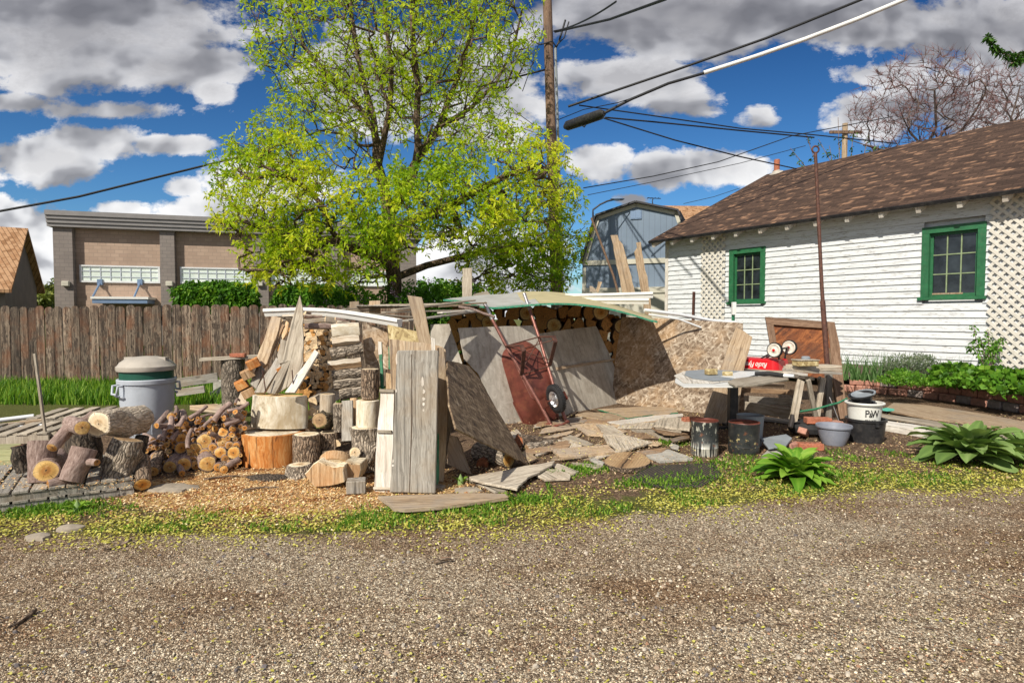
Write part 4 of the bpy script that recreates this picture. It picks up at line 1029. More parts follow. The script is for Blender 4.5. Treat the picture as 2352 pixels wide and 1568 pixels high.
MB().tube([pp(9.35, .19, -.06) - po, pp(9.55, .3, -.1) - po, pp(9.9, .42, -.1) - po, pp(10.15, .5, -.1) - po], .03, 6).tube([pp(9.6, -.5, 0) - po, pp(9.45, -.25, -.1) - po, pp(9.5, .1, -.2) - po, pp(9.4, .2, -.1) - po], .022, 6).tube([pp(9.4, .2, -.1) - po, pp(9.65, .45, -.1) - po, pp(10.1, .6, -.1) - po], .02, 6).build('drip_loop', MATS['cable_black'], pole, smooth=80)
cable('black cable leaving the pole top toward the upper right, farther one', [P(1272, 72, PY), P(1415, 4, 12.5)], .022, sag=.1, group=None)
cable('thick twisted black service cable leaving the pole just under the top cable', [P(1275, 74, PY), P(1400, 45, 14), P(1530, -2, 11)], .03)
cable('black cable crossing the sky above the white sleeved one', [P(1305, 245, PY), P(1550, 162, 17), P(1760, 88, 16.5), P(1985, -3, 16), P(2150, -75, 16)], .036)
c2 = thing('splice_cable', P(1297, 292, PY), 'lower cable with a fat black splice case and white sleeve at its upper end', 'cable'); o2 = P(1297, 292, PY)
MB().tube([P(1388, 260, 15.8) - o2, P(1450, 228, 15.8) - o2, P(1535, 192, 15.8) - o2, P(1618, 168, 15.8) - o2], .038, 6).build('cable', MATS['cable_black'], c2, smooth=80)
MB().tube([P(1616, 168, 15.8) - o2, P(1735, 130, 15.8) - o2, P(1850, 90, 15.7) - o2, P(1970, 44, 15.7) - o2, P(2085, -4, 15.6) - o2], .056, 8).build('white_sleeve', MATS['cable_white'], c2, smooth=80)
MB().tube([P(x, y, Y) - o2 for x, y, Y in ((1298, 292, 17), (1304, 289, 16.9), (1345, 275, 16.4), (1380, 263, 15.95), (1388, 260, 15.8))], [.07, .135, .14, .135, .06], 14).build('splice_case', MATS['black_plastic'], c2, smooth=60)
MB().tube([P(1283, 275, 17.3) - o2, P(1340, 252, 16.6) - o2, P(1420, 236, 15.8) - o2, P(1450, 226, 15.8) - o2], .012, 4).tube([P(1330, 284, 16.5) - o2, P(1342, 292, 16.4) - o2, P(1350, 280, 16.3) - o2], .02, 5).build('lashing_wire', MATS['cable_black'], c2)
WG = 'thin wires crossing the sky right of the pole'
cable('upper of the two thin wires running right from the splice case', [P(1330, 242, PY), P(1500, 266, 18), P(1700, 295, 19), P(1870, 310, 20), P(2060, 330, 21)], .020, 'cable_black', group=WG)
cable('lower of the two thin wires running right from the splice case', [P(1390, 270, PY), P(1500, 280, 18), P(1700, 300, 19), P(1870, 316, 20)], .024, 'cable_black', group=WG)
cable('service wire sloping down from the splice case to the red vent pipe', [P(1375, 268, 16.5), P(1550, 322, 17), P(1700, 360, 17.3), P(1830, 388, 21)], .020, 'cable_black', group=WG)
cable('long thin wire rising from the tree toward the bare tree', [P(1340, 432, 20), P(1500, 405, 21), P(1650, 372, 22), P(1820, 312, 23), P(2050, 268, 24)], .018, 'cable_black', group=WG)
cable('faint lower wire parallel to the long rising one', [P(1350, 448, 24), P(1500, 418, 25), P(1700, 375, 26), P(1850, 335, 27)], .014, 'cable_black', group=WG)
cable('short wire rising from the tan roof behind the ridge line', [P(1570, 468, 30), P(1640, 452, 30), P(1700, 432, 30)], .014, 'cable_black', group=WG)
cable('twisted black cable sloping up from the left edge to the big tree', [P(-80, 505, 13), P(0, 485, 13.3), P(180, 452, 14), P(370, 405, 15), P(545, 362, 16), P(900, 250, 17), P(1255, 160, PY)], .028)
cable('thin guy wire slanting down from the pole through the tree', [P(1250, 60, PY), P(1225, 140, 17), P(1200, 210, 16.8)], .012)
# far cross-arm pole
fp = P(1939, 380, 30); fpo = Vector((fp.x, fp.y, 0))
t_ = thing('crossarm_pole', fpo, 'small distant utility pole with a crossarm behind the house ridge', 'utility pole')
zt = P(1939, 284, 30).z; MB().tube([(0, 0, 0), (0, 0, zt)], .13, 8).build('pole', MATS['tan_board'], t_)
za_ = P(1939, 306, 30).z; MB().box(-.85, .75, -.2, -.1, za_ - .07, za_ + .07).build('crossarm', MATS['pole_wood'], t_)
# street lamp behind the barn
lb = P(1362, 490, 27); lo = Vector((lb.x, lb.y, 0)); t_ = thing('street_lamp', lo, 'curved arm street lamp rising behind the barn roof', 'street lamp')
MB().tube([(0, 0, 0), lb - lo, P(1362, 482, 27) - lo, P(1378, 470, 27) - lo, P(1395, 462, 27) - lo, P(1412, 458, 27) - lo], .04, 6).build('pole', MATS['metal_roof'], t_, smooth=80)
h_ = P(1418, 457, 27) - lo; MB().lathe([(.0, -.09), (.2, -.06), (.26, 0), (.14, .08), (0, .1)], 12, sx=1.3, sy=.6).build('lamp_head', MATS['blue_metal'], t_, M=Matrix.Translation(lo + h_), smooth=True)
# ---------------------------------------------------------------- builders for boards, logs, sheets
def sheet(name, px, pl, th, mat, label, cat='board', group=None, grain=None, jit=.003, medge=None, parent=None, bevel=.002, off=0, sub=.10, kind=None, pts3=None):
    """board outline seen in the photo, laid on its real plane pl, given thickness th away from the viewer"""
    if isinstance(medge, str): medge = MATS[medge]
    p0, n = pl; W_ = [hit(x, y, pl) for x, y in px] if pts3 is None else pts3
    c = sum(W_, Vector()) / len(W_) + n * off
    if grain is None: g = max(((W_[i] - W_[i - 1]) for i in range(len(W_))), key=lambda v: v.length)
    else: g = (hit(grain[1][0], grain[1][1], pl) - hit(grain[0][0], grain[0][1], pl))
    z = (g - n * g.dot(n)).normalized(); y = -n; x = y.cross(z)
    M = Matrix.Translation(c) @ Matrix((x, y, z)).transposed().to_4x4(); Mi = M.inverted()
    loc = [Mi @ (p + n * off) for p in W_]; out = []; r = random.Random(int(abs(px[0][0] * 7 + px[0][1])) if px else 1)
    for a, b in zip(loc, loc[1:] + loc[:1]):
        L = (b - a).length; k = max(1, int(L / sub))
        for i in range(k):
            f = i / k; q = a.lerp(b, f); j = 0 if i == 0 else jit
            out.append((q.x + r.gauss(0, j), q.z + r.gauss(0, j)))
    mb = MB().poly(out, 0, th, 0, None if medge is None else 1)
    return mb.build(name, mat if medge is None else [mat, medge], parent, M=M, label=label, cat=cat, group=group, bevel=bevel, kind=kind)
def log(name, p0, p1, r0, r1=None, bm='bark_brown', cm='cut_orange', label=None, cat='log', group=None, seg=18, rings=7, wob=.10, seed=0, knots=0, flat=1.0, bend=0, parent=None, up=None):
    p0, p1 = Vector(p0), Vector(p1); L = (p1 - p0).length; r1 = r0 if r1 is None else r1; M = frame(p0, p1 - p0, up)
    m = MB(); prof = []
    for i in range(rings + 1):
        f = i / rings; prof.append((r0 + (r1 - r0) * f, L * f))
    m.lathe(prof, seg, 0, wob=0)
    rs = random.Random(seed * 13 + 5); kn = [(rs.uniform(0, 6.28), rs.uniform(.2, .8) * L, rs.uniform(.25, .45) * r0) for _ in range(knots)]
    for i in range(len(m.v)):
        x, y, z = m.v[i]; a = math.atan2(y, x); q = 1 + wob * mn.noise(Vector((x / r0 * 1.1 + seed * 3.1, y / r0 * 1.1, z / r0 * .7))) + wob * .35 * mn.noise(Vector((x / r0 * 5 + seed, y / r0 * 5, z / r0 * 1.2)))
        for (ka, kz, kr) in kn:
            dd = math.hypot(((a - ka + math.pi) % (2 * math.pi) - math.pi) * r0, z - kz); q += .35 * math.exp(-(dd / kr) ** 2)
        f = z / L; bx = bend * math.sin(f * math.pi)
        m.v[i] = (x * q + bx, y * q * flat, z + (0 if 0 < i // seg < rings else 0))
    n = len(m.v)
    k = len(m.v); m.v += [(0, 0, -r0 * .03), (0, 0, L + r1 * .03)]
    inner0 = len(m.v)
    for base, rr_, zz, c, flip in ((0, r0, 0, k, True), (rings * seg, r1, L, k + 1, False)):
        ib = len(m.v)
        for j in range(seg):
            v = Vector(m.v[base + j]); m.v.append((v.x * .88, v.y * .88, v.z + (-.004 if flip else .004)))
        for j in range(seg):
            j2 = (j + 1) % seg
            f1 = [base + j, base + j2, ib + j2, ib + j]; f2 = [ib + j, ib + j2, c]
            m.f += [f1[::-1] if flip else f1, f2[::-1] if flip else f2]; m.m += [0, 1]
    if parent is not None: cat = None
    return m.build(name, [MATS[bm], MATS[cm]], parent, M=M, label=label, cat=cat, group=group, smooth=50)
def vlog(name, cx, base, top, rpx, label, bm='bark_brown', cm='cut_pale', Yc=None, tiltx=0, tilty=0, zb=None, flare=1.0, **kw):
    """upright stump: cx, base and top in pixels"""
    if Yc is None: Yc = G(cx, base).y + rpx / F * G(cx, base).y * .9
    b = P(cx, base, Yc - rpx / F * Yc * .8); b.y = Yc; b.x = P(cx, base, Yc).x
    if zb is not None: b.z = zb
    z1 = P(cx, top, Yc).z; r_ = rpx / F * Yc * math.cos(math.atan((cx - CX) / F)) ** .7
    return log(name, b, Vector((b.x + tiltx, Yc + tilty, z1)), r_ * flare, r_, bm, cm, label, 'stump' if 'stump' in name or 'block' in name else 'log', up=(0, -1, 0), **kw)
def wedge(name, p0, p1, r_, kind, bm, cm, label, group, seed=0, roll=0, cat='firewood'):
    """split piece of firewood: wedge, half round or quarter"""
    rs = random.Random(seed); L = (Vector(p1) - Vector(p0)).length; M = frame(p0, Vector(p1) - Vector(p0)) @ Matrix.Rotation(roll, 4, 'Z')
    if kind == 0: out = [(0, -r_ * .75)] + [(r_ * math.cos(R(a)) * 1.0, r_ * .9 * math.sin(R(a)) - .2 * r_) for a in (20, 50, 80, 110, 140, 160)]
    elif kind == 1: out = [(-r_, -.3 * r_), (r_, -.3 * r_)] + [(r_ * math.cos(R(a)), r_ * .85 * math.sin(R(a)) - .3 * r_) for a in (25, 55, 90, 125, 155)]
    elif kind == 2: out = [(-r_ * .8, -r_ * .6), (r_ * .7, -r_ * .75), (r_ * .85, r_ * .4), (r_ * .1, r_ * .8), (-r_ * .7, r_ * .55)]
    else: out = [(-r_ * .9, -r_ * .45), (r_ * .9, -r_ * .3), (r_ * .75, r_ * .25), (-r_ * .6, r_ * .5)]
    out = [(x * rs.uniform(.88, 1.1), y * rs.uniform(.88, 1.1)) for x, y in out]; n = len(out); m = MB(); rings = 4
    for i in range(rings + 1):
        f = i / rings; dx, dy = r_ * .10 * rs.uniform(-1, 1), r_ * .10 * rs.uniform(-1, 1); s = 1 + .06 * rs.uniform(-1, 1)
        m.v += [(x * s + dx, y * s + dy, L * f) for x, y in out]
    for i in range(rings):
        for j in range(n):
            j2 = (j + 1) % n; m.f.append([i * n + j, i * n + j2, (i + 1) * n + j2, (i + 1) * n + j])
            ro = (kind == 0 and 1 <= j <= 5) or (kind == 1 and j >= 2 and j < 6) or (kind == 2 and j == 3)
            m.m.append(0 if ro else 2)
    m.f += [list(range(n))[::-1], [rings * n + j for j in range(n)]]; m.m += [1, 1]
    ce = 'split_end' if cm == 'cut_pale' else 'split_end_orange'
    return m.build(name, [MATS[bm], MATS[ce], MATS['split_wood' if cm != 'cut_pale' else 'split_pale']], M=M, label=label, cat=cat, group=group, smooth=35)
def D1(x): return 0.3468 * x
def crop(ox, oy, s): return lambda x, y: ((ox + x / s) / 1.30612, (oy + y / s) / 1.30612)
c1 = crop(0, 850, 2.208); c5 = crop(400, 1160, 4.9); cE = crop(850, 1140, 3.92); c4 = crop(700, 860, 4.3556); cC = crop(800, 850, 2.2083); cD = crop(1300, 850, 2.2086); cR = crop(1900, 850, 2.4129); cG = crop(1380, 1180, 3.2667); cB = crop(2200, 980, 5.6); cK = crop(2400, 900, 2.613); cH = crop(2040, 1160, 4.523); cW = crop(1440, 870, 3.484); c8 = crop(1380, 580, 3.4588)
# ---------------------------------------------------------------- pallets, left
def pallet(name, corner, e1, e2, L1, L2, label, nb=8, z=0.0, layers=1, fill_=.93, group='wooden pallets at the left edge', mat='grey_board'):
    """deck boards run along e2, spread along e1"""
    x_ = Vector((*e1, 0)).normalized(); t_ = thing(name, (corner[0], corner[1], z), label, 'pallet', group, rz=math.atan2(x_.y, x_.x)); hgt = .075 if layers > 1 else .12
    sgn = 1 if (x_.x * e2[1] - x_.y * e2[0]) > 0 else -1; rs = random.Random(int(L1 * 100))
    M = WM[t_.name]
    for ly in range(layers):
        zb = ly * hgt
        for k in range(nb):
            a = L1 * k / nb + .006; w_ = (L1 / nb) * fill_ - rs.uniform(0, .012)
            o = MB().box(0, w_, -.010, .010, 0, L2).build('deck_board', MATS[mat], t_, M=M @ Matrix.Translation((a, 0, zb + hgt - .010 + rs.uniform(0, .002))) @ Matrix.Rotation(R(-90) if sgn > 0 else R(90), 4, 'X') @ Matrix.Rotation(rs.uniform(-.01, .01), 4, 'Y'), bevel=.002)
        for k in range(3):
            y0 = (.01 + (L2 - .06) * k / 2) * sgn; y1 = y0 + .038 * sgn
            MB().box(0, L1, min(y0, y1), max(y0, y1), zb + .001, zb + hgt - .022).build('stringer', MATS[mat], t_)
    return t_
pc = G(308, 1136); PE1 = Vector((-.84, -.54)); PE2 = Vector((-.54, .84))
pallet('pallet', (pc.x, pc.y), PE1, PE2, 1.5, 1.15, 'double pallet under the tree butts at the lower left, chips on its deck', 13, layers=2)
c = G(285, 975); pallet('pallet', (c.x + .1, c.y - .1), (-.96, -.28), (-.02, 1), 1.25, .95, 'weathered pallet left of the bin, near the long grass', 6, z=.04, fill_=.62, mat='grey_board_pale')
c = G(118, 1018); pallet('pallet', (c.x, c.y - .05), (-.96, -.28), (-.02, 1), 1.4, .9, 'weathered pallet at the left edge under the pipes', 7, z=.02, fill_=.62, mat='grey_board_pale')
def barbetween(name, a, b, w_, h_, mat, label, cat, group=None, parent=None, up=(0, 0, 1), bevel=.002):
    a, b = Vector(a), Vector(b); M = frame(a, b - a, up)
    return MB().box(-w_ / 2, w_ / 2, -h_ / 2, h_ / 2, 0, (b - a).length).build(name, MATS[mat], parent, M=M, label=label, cat=cat, group=group, bevel=bevel)
cable('white pipe lying across the pallets at the left edge, farthest back', [P(-60, 972, 7.7), P(78, 955, 8.0)], .03, 'white_metal', name='pipe', cat='pipe', sides=10)
cable('white pipe lying across the pallets at the left edge, nearest', [P(-60, 990, 7.3), P(103, 977, 7.6)], .028, 'white_metal', name='pipe', cat='pipe', sides=10)
barbetween('timber', P(-60, 984, 7.5), P(98, 965, 7.8), .08, .045, 'tan_board', 'tan timber between two white pipes on the left pallets', 'board')
g0 = [(-40, 1028), (12, 1012), (52, 1016), (38, 1052), (10, 1078), (-40, 1090)]
for k in range(6):
    y0 = 1018 + 13 * k; sheet('decking_board', [(-50, y0 + 3), (48 - 4 * k, y0), (46 - 5 * k, y0 + 10), (-50, y0 + 14)], (Vector((0, 0, .09)), Vector((0, 0, 1))), .03, MATS['treated_wood'] if 'treated_wood' in MATS else wood('treated_wood', (.16, .17, .07), (.38, .38, .18), (.52, .50, .28)), 'greenish treated board on the ground at the left edge', 'board', 'greenish treated boards at the left edge')
barbetween('rod', P(105, 1002, 7.0), P(80, 812, 7.1), .028, .028, 'grey_board_pale', 'thin grey stick standing in the pallet gap left of the bin', 'stick')
# ---------------------------------------------------------------- tree butts on the front pallet
zt_ = .15
def LP(x, y, Y): X, Z = c1(x, y); return P(X, Z, Y)
pxm = lambda r, Y: r * .3468 / F * Y
def forked(name, label, segs, cat='log', cm='cut_yellow', bm='bark_smooth'):
    """one trunk piece with limbs: joined tubes with cut faces"""
    a0 = segs[0][0][0]; t_ = thing(name, a0, label, cat, 'knobbly tree butts heaped on the front pallet')
    for k, (pts, rads) in enumerate(segs):
        log('limb' if k else 'trunk', pts[0], pts[1], rads[0], rads[1], bm, cm, seed=k + int(a0.x * 50), parent=t_, seg=20, rings=8, wob=.14)
    return t_
GB = 'knobbly tree butts heaped on the front pallet'
log('log', LP(655, 930, 5.05), LP(930, 900, 5.55), pxm(84, 5.3), pxm(98, 5.4), 'bark_pale', 'cut_pale', 'fat grey knotty log with pale cut end, lying on top of the tree butts', group=GB, seed=3, knots=3, wob=.22, seg=26, rings=12)
log('log', LP(305, 1240, 4.75), LP(390, 1160, 5.3), pxm(77, 4.75), pxm(70, 5.2), 'bark_smooth', 'cut_yellow', 'thick log whose round yellow cut face points at the viewer', group=GB, seed=4, seg=26)
log('log', LP(250, 1320, 4.8), LP(292, 1048, 4.9), pxm(55, 4.8), pxm(88, 4.9), 'bark_smooth', 'cut_yellow', 'upright butt with a slanting yellow cut top, behind the round cut face', group=GB, seed=5, seg=24)
forked('log', 'Y shaped butt with a flat yellow top and a stub branch, middle of the pallet', [([LP(470, 1310, 4.75), LP(560, 1092, 4.85)], [pxm(70, 4.8), pxm(78, 4.8)]), ([LP(540, 1180, 4.85), LP(640, 1185, 4.75)], [pxm(34, 4.8), pxm(22, 4.8)]), ([LP(470, 1300, 4.8), LP(320, 1328, 4.68)], [pxm(40, 4.8), pxm(27, 4.8)])])
log('log', LP(775, 1300, 5.05), LP(845, 1035, 5.1), pxm(108, 5.05), pxm(92, 5.1), 'bark_grey', 'cut_tan', 'upright rough barked butt with a knot hole at the right end of the pallet', group=GB, seed=6, knots=2, wob=.18, seg=26, rings=12)
log('log', LP(345, 1085, 4.75), LP(455, 965, 4.95), pxm(36, 4.8), pxm(42, 4.9), 'bark_smooth', 'cut_yellow', 'slanting arm thick branch leaning on the butt with the slanting top', group=GB, seed=7)
log('log', LP(545, 955, 4.75), LP(470, 925, 5.1), pxm(50, 4.8), pxm(52, 5), 'bark_smooth', 'cut_yellow', 'short log with an orange oval end below the fat grey log', group=GB, seed=8)
log('log', LP(470, 930, 5.1), LP(620, 862, 5.2), pxm(42, 5.1), pxm(30, 5.1), 'bark_smooth', 'cut_tan', 'arm thick branch lying up against the fat grey log', group=GB, seed=9, bend=-.03)
log('log', LP(165, 1245, 4.95), LP(125, 1075, 4.95), pxm(52, 4.95), pxm(46, 4.95), 'bark_dark', 'rotten', 'dark rotten butt with a red crumbling face at the left of the heap', group=GB, seed=10, wob=.35)
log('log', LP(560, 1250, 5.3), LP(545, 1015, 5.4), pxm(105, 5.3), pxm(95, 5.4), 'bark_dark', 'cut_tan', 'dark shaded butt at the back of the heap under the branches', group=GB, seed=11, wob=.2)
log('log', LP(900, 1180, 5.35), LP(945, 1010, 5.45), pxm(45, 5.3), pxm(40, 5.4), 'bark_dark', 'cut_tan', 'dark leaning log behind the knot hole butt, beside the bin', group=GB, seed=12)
log('log', LP(680, 1290, 5.0), LP(745, 1080, 5.2), pxm(28, 5.0), pxm(24, 5.2), 'bark_brown', 'cut_tan', 'thin crooked log between the Y shaped butt and the knot hole butt', group=GB, seed=13)
# ---------------------------------------------------------------- refuse bin
bc = P(341, 1008, 7.35); bc.z = 0; s_ = 7.35 / F
BS_ = .86
bin_ = thing('garbage_can', bc, 'large grey plastic garbage can with a second green can and tan lid inside it', 'garbage can')
zr = P(341, 868, 7.35).z
MB().lathe([(0, .0), (.285, 0), (.29, .01), (.335, zr * .70), (.345, zr * .72), (.337, zr * .735), (.355, zr - .06), (.375, zr - .055), (.380, zr - .01), (.372, zr), (.35, zr), (.345, zr - .3), (.27, .05), (0, .05)], 48).build('body', MATS['can_grey'], bin_, smooth=35)
for sg in (-1, 1):
    a = R(-90 - 35 + (0 if sg < 0 else 180)); cx_, cy_ = .355 * math.cos(a), .355 * math.sin(a); d = Vector((math.cos(a), math.sin(a), 0)); s = Vector((-d.y, d.x, 0)); b_ = Vector((cx_, cy_, zr - .07))
    MB().tube([b_ + s * .085, b_ + s * .085 + d * .06, b_ + s * .075 + d * .075 - Vector((0, 0, .10)), b_ - s * .075 + d * .075 - Vector((0, 0, .10)), b_ - s * .085 + d * .06, b_ - s * .085], .016, 8).build('handle', MATS['can_grey'], bin_, smooth=80)
    MB().tube([b_ + s * .1 - Vector((0, 0, .14)), b_ + s * .1 + d * .02 - Vector((0, 0, .13)), b_ - s * .1 + d * .02 - Vector((0, 0, .13)), b_ - s * .1 - Vector((0, 0, .14))], .014, 6).build('handle_rib', MATS['can_grey'], bin_, smooth=80)
for a in (-1.45, -.6, -2.4):
    pn = MB(); q = []
    for (u_, z_) in ((-.085, .08), (-.085, zr * .6), (.085, zr * .6), (.085, .08), (-.085, .08)):
        rr_ = .29 + .045 * z_ / (zr * .7) + .004; aa = a + u_ / .33; q.append((rr_ * math.cos(aa), rr_ * math.sin(aa), z_))
    MB().tube(q, .006, 5).build('panel_rib', MATS['can_grey'], bin_)
z2 = P(341, 848, 7.35).z
MB().lathe([(.340, zr - .05), (.346, z2)], 48).build('inner_can', MATS['green_plastic'], bin_, smooth=True)
MB().lathe([(.375, z2 - .01), (.382, z2 + .01), (.382, z2 + .045), (.365, z2 + .055), (.335, z2 + .095), (.27, z2 + .135), (.15, z2 + .16), (0, z2 + .17)], 48).box(-.3, .3, -.045, .045, z2 + .05, z2 + .155).build('lid', MATS['lid_tan'], bin_, smooth=35)
bin_.scale = (.86, .86, 1)
# ---------------------------------------------------------------- small round logs, stacked
ends = [(50,1095,42),(85,1190,40),(190,1140,62),(350,1040,75),(590,1040,50),(335,1140,30),(290,1270,65),(365,1240,40),(135,1430,88),(540,1200,80),(745,1165,85),(715,1290,38),(870,1075,50),(920,1150,60),(1090,1160,100),(1240,1200,50),(1330,1235,52),(1420,1120,45),(1165,1035,55),(1350,1055,50),(1055,980,65),(895,930,95),(1280,965,72),(1475,965,80),(1575,1005,25),(1165,890,52),(1045,800,95),(1310,820,65),(1415,860,50),(1510,865,45),(1250,800,35),(900,790,38),(700,895,72),(705,760,65),(760,680,35),(715,630,48),(755,545,48),(850,820,30),(525,950,38),(495,850,38),(355,900,30),(190,945,30),(350,570,42),(560,440,52),(540,705,35),(620,600,15),(625,480,20),(945,460,22),(990,465,18),(930,520,28),(965,515,30),(1020,550,30),(1020,605,28),(980,610,22),(935,640,25),(945,685,27),(1160,480,42),(1120,565,32),(1200,615,42),(1345,460,48),(1335,565,35),(1320,665,60),(1460,620,42),(1450,705,40),(1630,385,38),(1610,470,30),(1575,580,30),(1635,605,32),(850,455,40),(620,395,20),(440,1130,45),(450,880,28),(610,880,34),(830,990,30),(990,1100,40),(640,1130,40),(1180,960,26),(1390,760,34),(1180,740,34),(860,700,30),(600,820,34),(420,760,40),(1500,770,30),(300,1080,30)]
rs = random.Random(21); GS = 'small round logs in the low stack beside the bin'
for k, (ex, ey, er) in enumerate(ends):
    X, Yp = c5(ex, ey); Y = 5.72 + (1090 - Yp) * .0016; r_ = er * .1562 / F * Y * 1.22; p = P(X, Yp, Y)
    gy_ = G(X, Yp + er * .15).y
    if gy_ < Y: Y = gy_; p = P(X, Yp, Y)
    if k == 8: p = P(X, Yp, 5.0)
    if p.z < r_ : p.z = r_ + .005
    yaw = math.atan2(p.x, p.y) + rs.gauss(.06, .13); pit = rs.gauss(.0, .08) if Yp > 1000 else rs.gauss(.05, .15)
    if k == 8: yaw = math.atan2(p.x, p.y); pit = .5
    L = rs.uniform(.28, .42) * (1 if er > 30 else .7); d = Vector((math.sin(yaw), math.cos(yaw), pit)).normalized()
    q = p + d * L
    if q.z < r_: q.z = r_ + .01
    row = 'bottom rows' if Yp > 1050 else 'middle rows' if Yp > 990 else 'top rows'
    side = 'left part' if X < 400 else 'middle' if X < 480 else 'right part'
    sz = 'thick' if er > 70 else 'thin' if er < 36 else 'medium'
    log('stack_log', p, q, r_, r_ * rs.uniform(.85, 1.05), 'bark_smooth' if rs.random() < .75 else 'bark_brown', rs.choice(['cut_orange', 'cut_orange', 'cut_yellow']), f'{sz} round log, orange end, in the {row} of the low stack, {side}', group=GS, seg=14, rings=4, wob=.16, seed=k, bend=rs.gauss(0, .012))
fr_ = random.Random(77); have = [(a, b, c) for a, b, c in ends]; kk = 0
while kk < 70:
    ex, ey, er = fr_.uniform(120, 1560), fr_.uniform(560, 1230), fr_.uniform(24, 44)
    if ey < 900 - ex * .45 or ey < 470 or ex > 1560: continue
    if any(math.hypot(ex - a, ey - b) < (er + c) * .78 for a, b, c in have): 
        kk += .05; continue
    have.append((ex, ey, er)); X, Yp = c5(ex, ey); Y = 5.78 + (1090 - Yp) * .0016; r_ = er * .1562 / F * Y * 1.15; p = P(X, Yp, Y); p.z = max(p.z, r_ + .005); yaw = math.atan2(p.x, p.y) + fr_.gauss(.04, .1)
    log('stack_log', p, p + Vector((math.sin(yaw), math.cos(yaw), 0)) * .36, r_, r_, 'bark_smooth', fr_.choice(['cut_orange', 'cut_yellow']), f'small filler log end in the gaps of the low stack, {"left" if ex < 600 else "middle" if ex < 1100 else "right"} part', group=GS, seg=12, rings=3, wob=.12, seed=int(ex)); kk += 1
for k, (x0, y0, x1, y1, rr_) in enumerate([(830,460,1080,280,34),(1190,500,1430,240,48),(1390,360,1690,240,34),(1500,370,1610,470,45),(1030,590,1250,430,28),(660,590,740,440,36),(560,780,660,660,26),(440,800,540,660,22),(370,790,440,610,38),(190,860,330,790,24),(800,900,860,620,34),(1110,680,1270,800,34),(540,790,640,700,34),(990,445,1230,430,18),(1230,420,1290,330,26),(1500,250,1560,200,20),(1290,1230,1560,1060,52),(540,640,560,450,46),(1340,560,1560,490,34),(1340,455,1540,440,44),(350,570,520,560,44)]):
    a = c5(x0, y0); b = c5(x1, y1); Y = 5.72 + (1090 - a[1]) * .0016 - .12; r_ = rr_ * .1562 / F * Y
    log('stack_log', P(*a, Y), P(*b, Y + .12), r_, r_ * .85, 'bark_smooth', 'cut_orange', f'bare brown branch lying {["slantwise on top", "crosswise"][k % 2]} of the low stack of round logs', group='branches thrown over the low stack', seg=12, rings=5, wob=.2, seed=k + 90, bend=rs.gauss(0, .02))
sheet('board', [c5(830, 270), c5(1400, 235), c5(1500, 330), c5(1420, 400), c5(830, 330)], lean(c5(800, 420), c5(1500, 380), 62), .03, MATS['tan_board'], 'tan plank lying behind the low stack of round logs')
# bench behind: plank on stump, brick, blocks
bp_ = P(540, 888, 8.8); vlog('bench_stump', 536, 905, 822, 26, 'dark weathered stump under the plank bench', 'bark_grey', 'cut_tan', Yc=8.9, zb=0, seed=5)
barbetween('plank', P(462, 825, 8.75), P(600, 818, 9.0), .28, .04, 'grey_board_pale', 'grey plank bench top resting on a stump, brick on it', 'board')
def brick(p, rz, label, mat='brick_red', L=.2, w_=.095, h_=.058, tilt=(0, 0), cat='brick', group=None, holes=False, name='brick'):
    M = Matrix.Translation(p) @ Matrix.Rotation(rz, 4, 'Z') @ Matrix.Rotation(tilt[0], 4, 'X') @ Matrix.Rotation(tilt[1], 4, 'Y')
    m = MB().box(-L / 2, L / 2, -w_ / 2, w_ / 2, 0, h_)
    o = m.build(name, MATS[mat], M=M, label=label, cat=cat, group=group, bevel=.006)
    if holes:
        for q in (-.055, 0, .055): MB().lathe([(0, .001), (.013, .0012)], 10).build('hole', MATS['soil'], o, M=M @ Matrix.Translation((q, 0, h_)))
    return o
brick(P(547, 820, 8.8) + Vector((0, 0, .0)), .1, 'orange red brick on the grey plank bench', L=.22)
b0 = P(497, 918, 8.5); b0.z = 0
brick(G(505, 921) + Vector((.1, .1, 0)), .05, 'long grey concrete block in the grass behind the log stack, lower one', 'concrete', .55, .25, .17, cat='concrete block', name='concrete_block')
brick(G(505, 921) + Vector((.08, .1, .171)), .02, 'broken concrete block on top of the long one', 'concrete', .40, .20, .20, cat='concrete block', name='concrete_block')
barbetween('plank', P(405, 880, 10.2), P(500, 866, 10.4), .05, .16, 'grey_board', 'grey plank on edge in the grass right of the bin', 'board')
barbetween('plank', P(405, 902, 9.9), P(470, 893, 10.0), .05, .12, 'grey_board', 'low dark plank on edge in the grass right of the bin', 'board')
# ---------------------------------------------------------------- chopping stump and stumps
big = vlog('chopping_stump', 629, 1076, 990, 74, 'wide barkless stump with glowing orange sides, the largest on the sawdust', 'stump_orange', 'pale_wood', seg=40, rings=10, wob=.035, seed=2, flare=.94, zb=0)
def EP(x, y, Y): X, Z = cE(x, y); return P(X, Z, Y)
log('wood_block', P(641, 978, 6.15) + Vector((0, 0, -.01)), P(644, 908, 6.15) + Vector((-.01, 0, 0)), .292, .285, 'pale_wood', 'sawdust', 'pale barkless wood block with sawdust on top, standing on the orange stump', 'stump', seg=40, rings=8, wob=.10, seed=4, up=(0, -1, 0), flat=.42)
vlog('stump', 705, 1066, 997, 32, 'dark barked upright round standing on a flared root piece', 'bark_brown', 'cut_pale', Yc=5.75, seed=5, seg=28, rings=8)
vlog('root_stump', 690, 1122, 1066, 28, 'flared pale root piece under the dark barked round', 'bark_grey', 'cut_pale', Yc=5.55, flare=1.35, seed=6, wob=.3, seg=26, zb=0)
SG = 'rounds and split pieces heaped between the orange stump and the doors'
vlog('stump', 757, 1062, 992, 24, 'split round standing behind the dark barked round', 'bark_brown', 'cut_pale', Yc=5.95, seed=7, zb=0, group=SG)
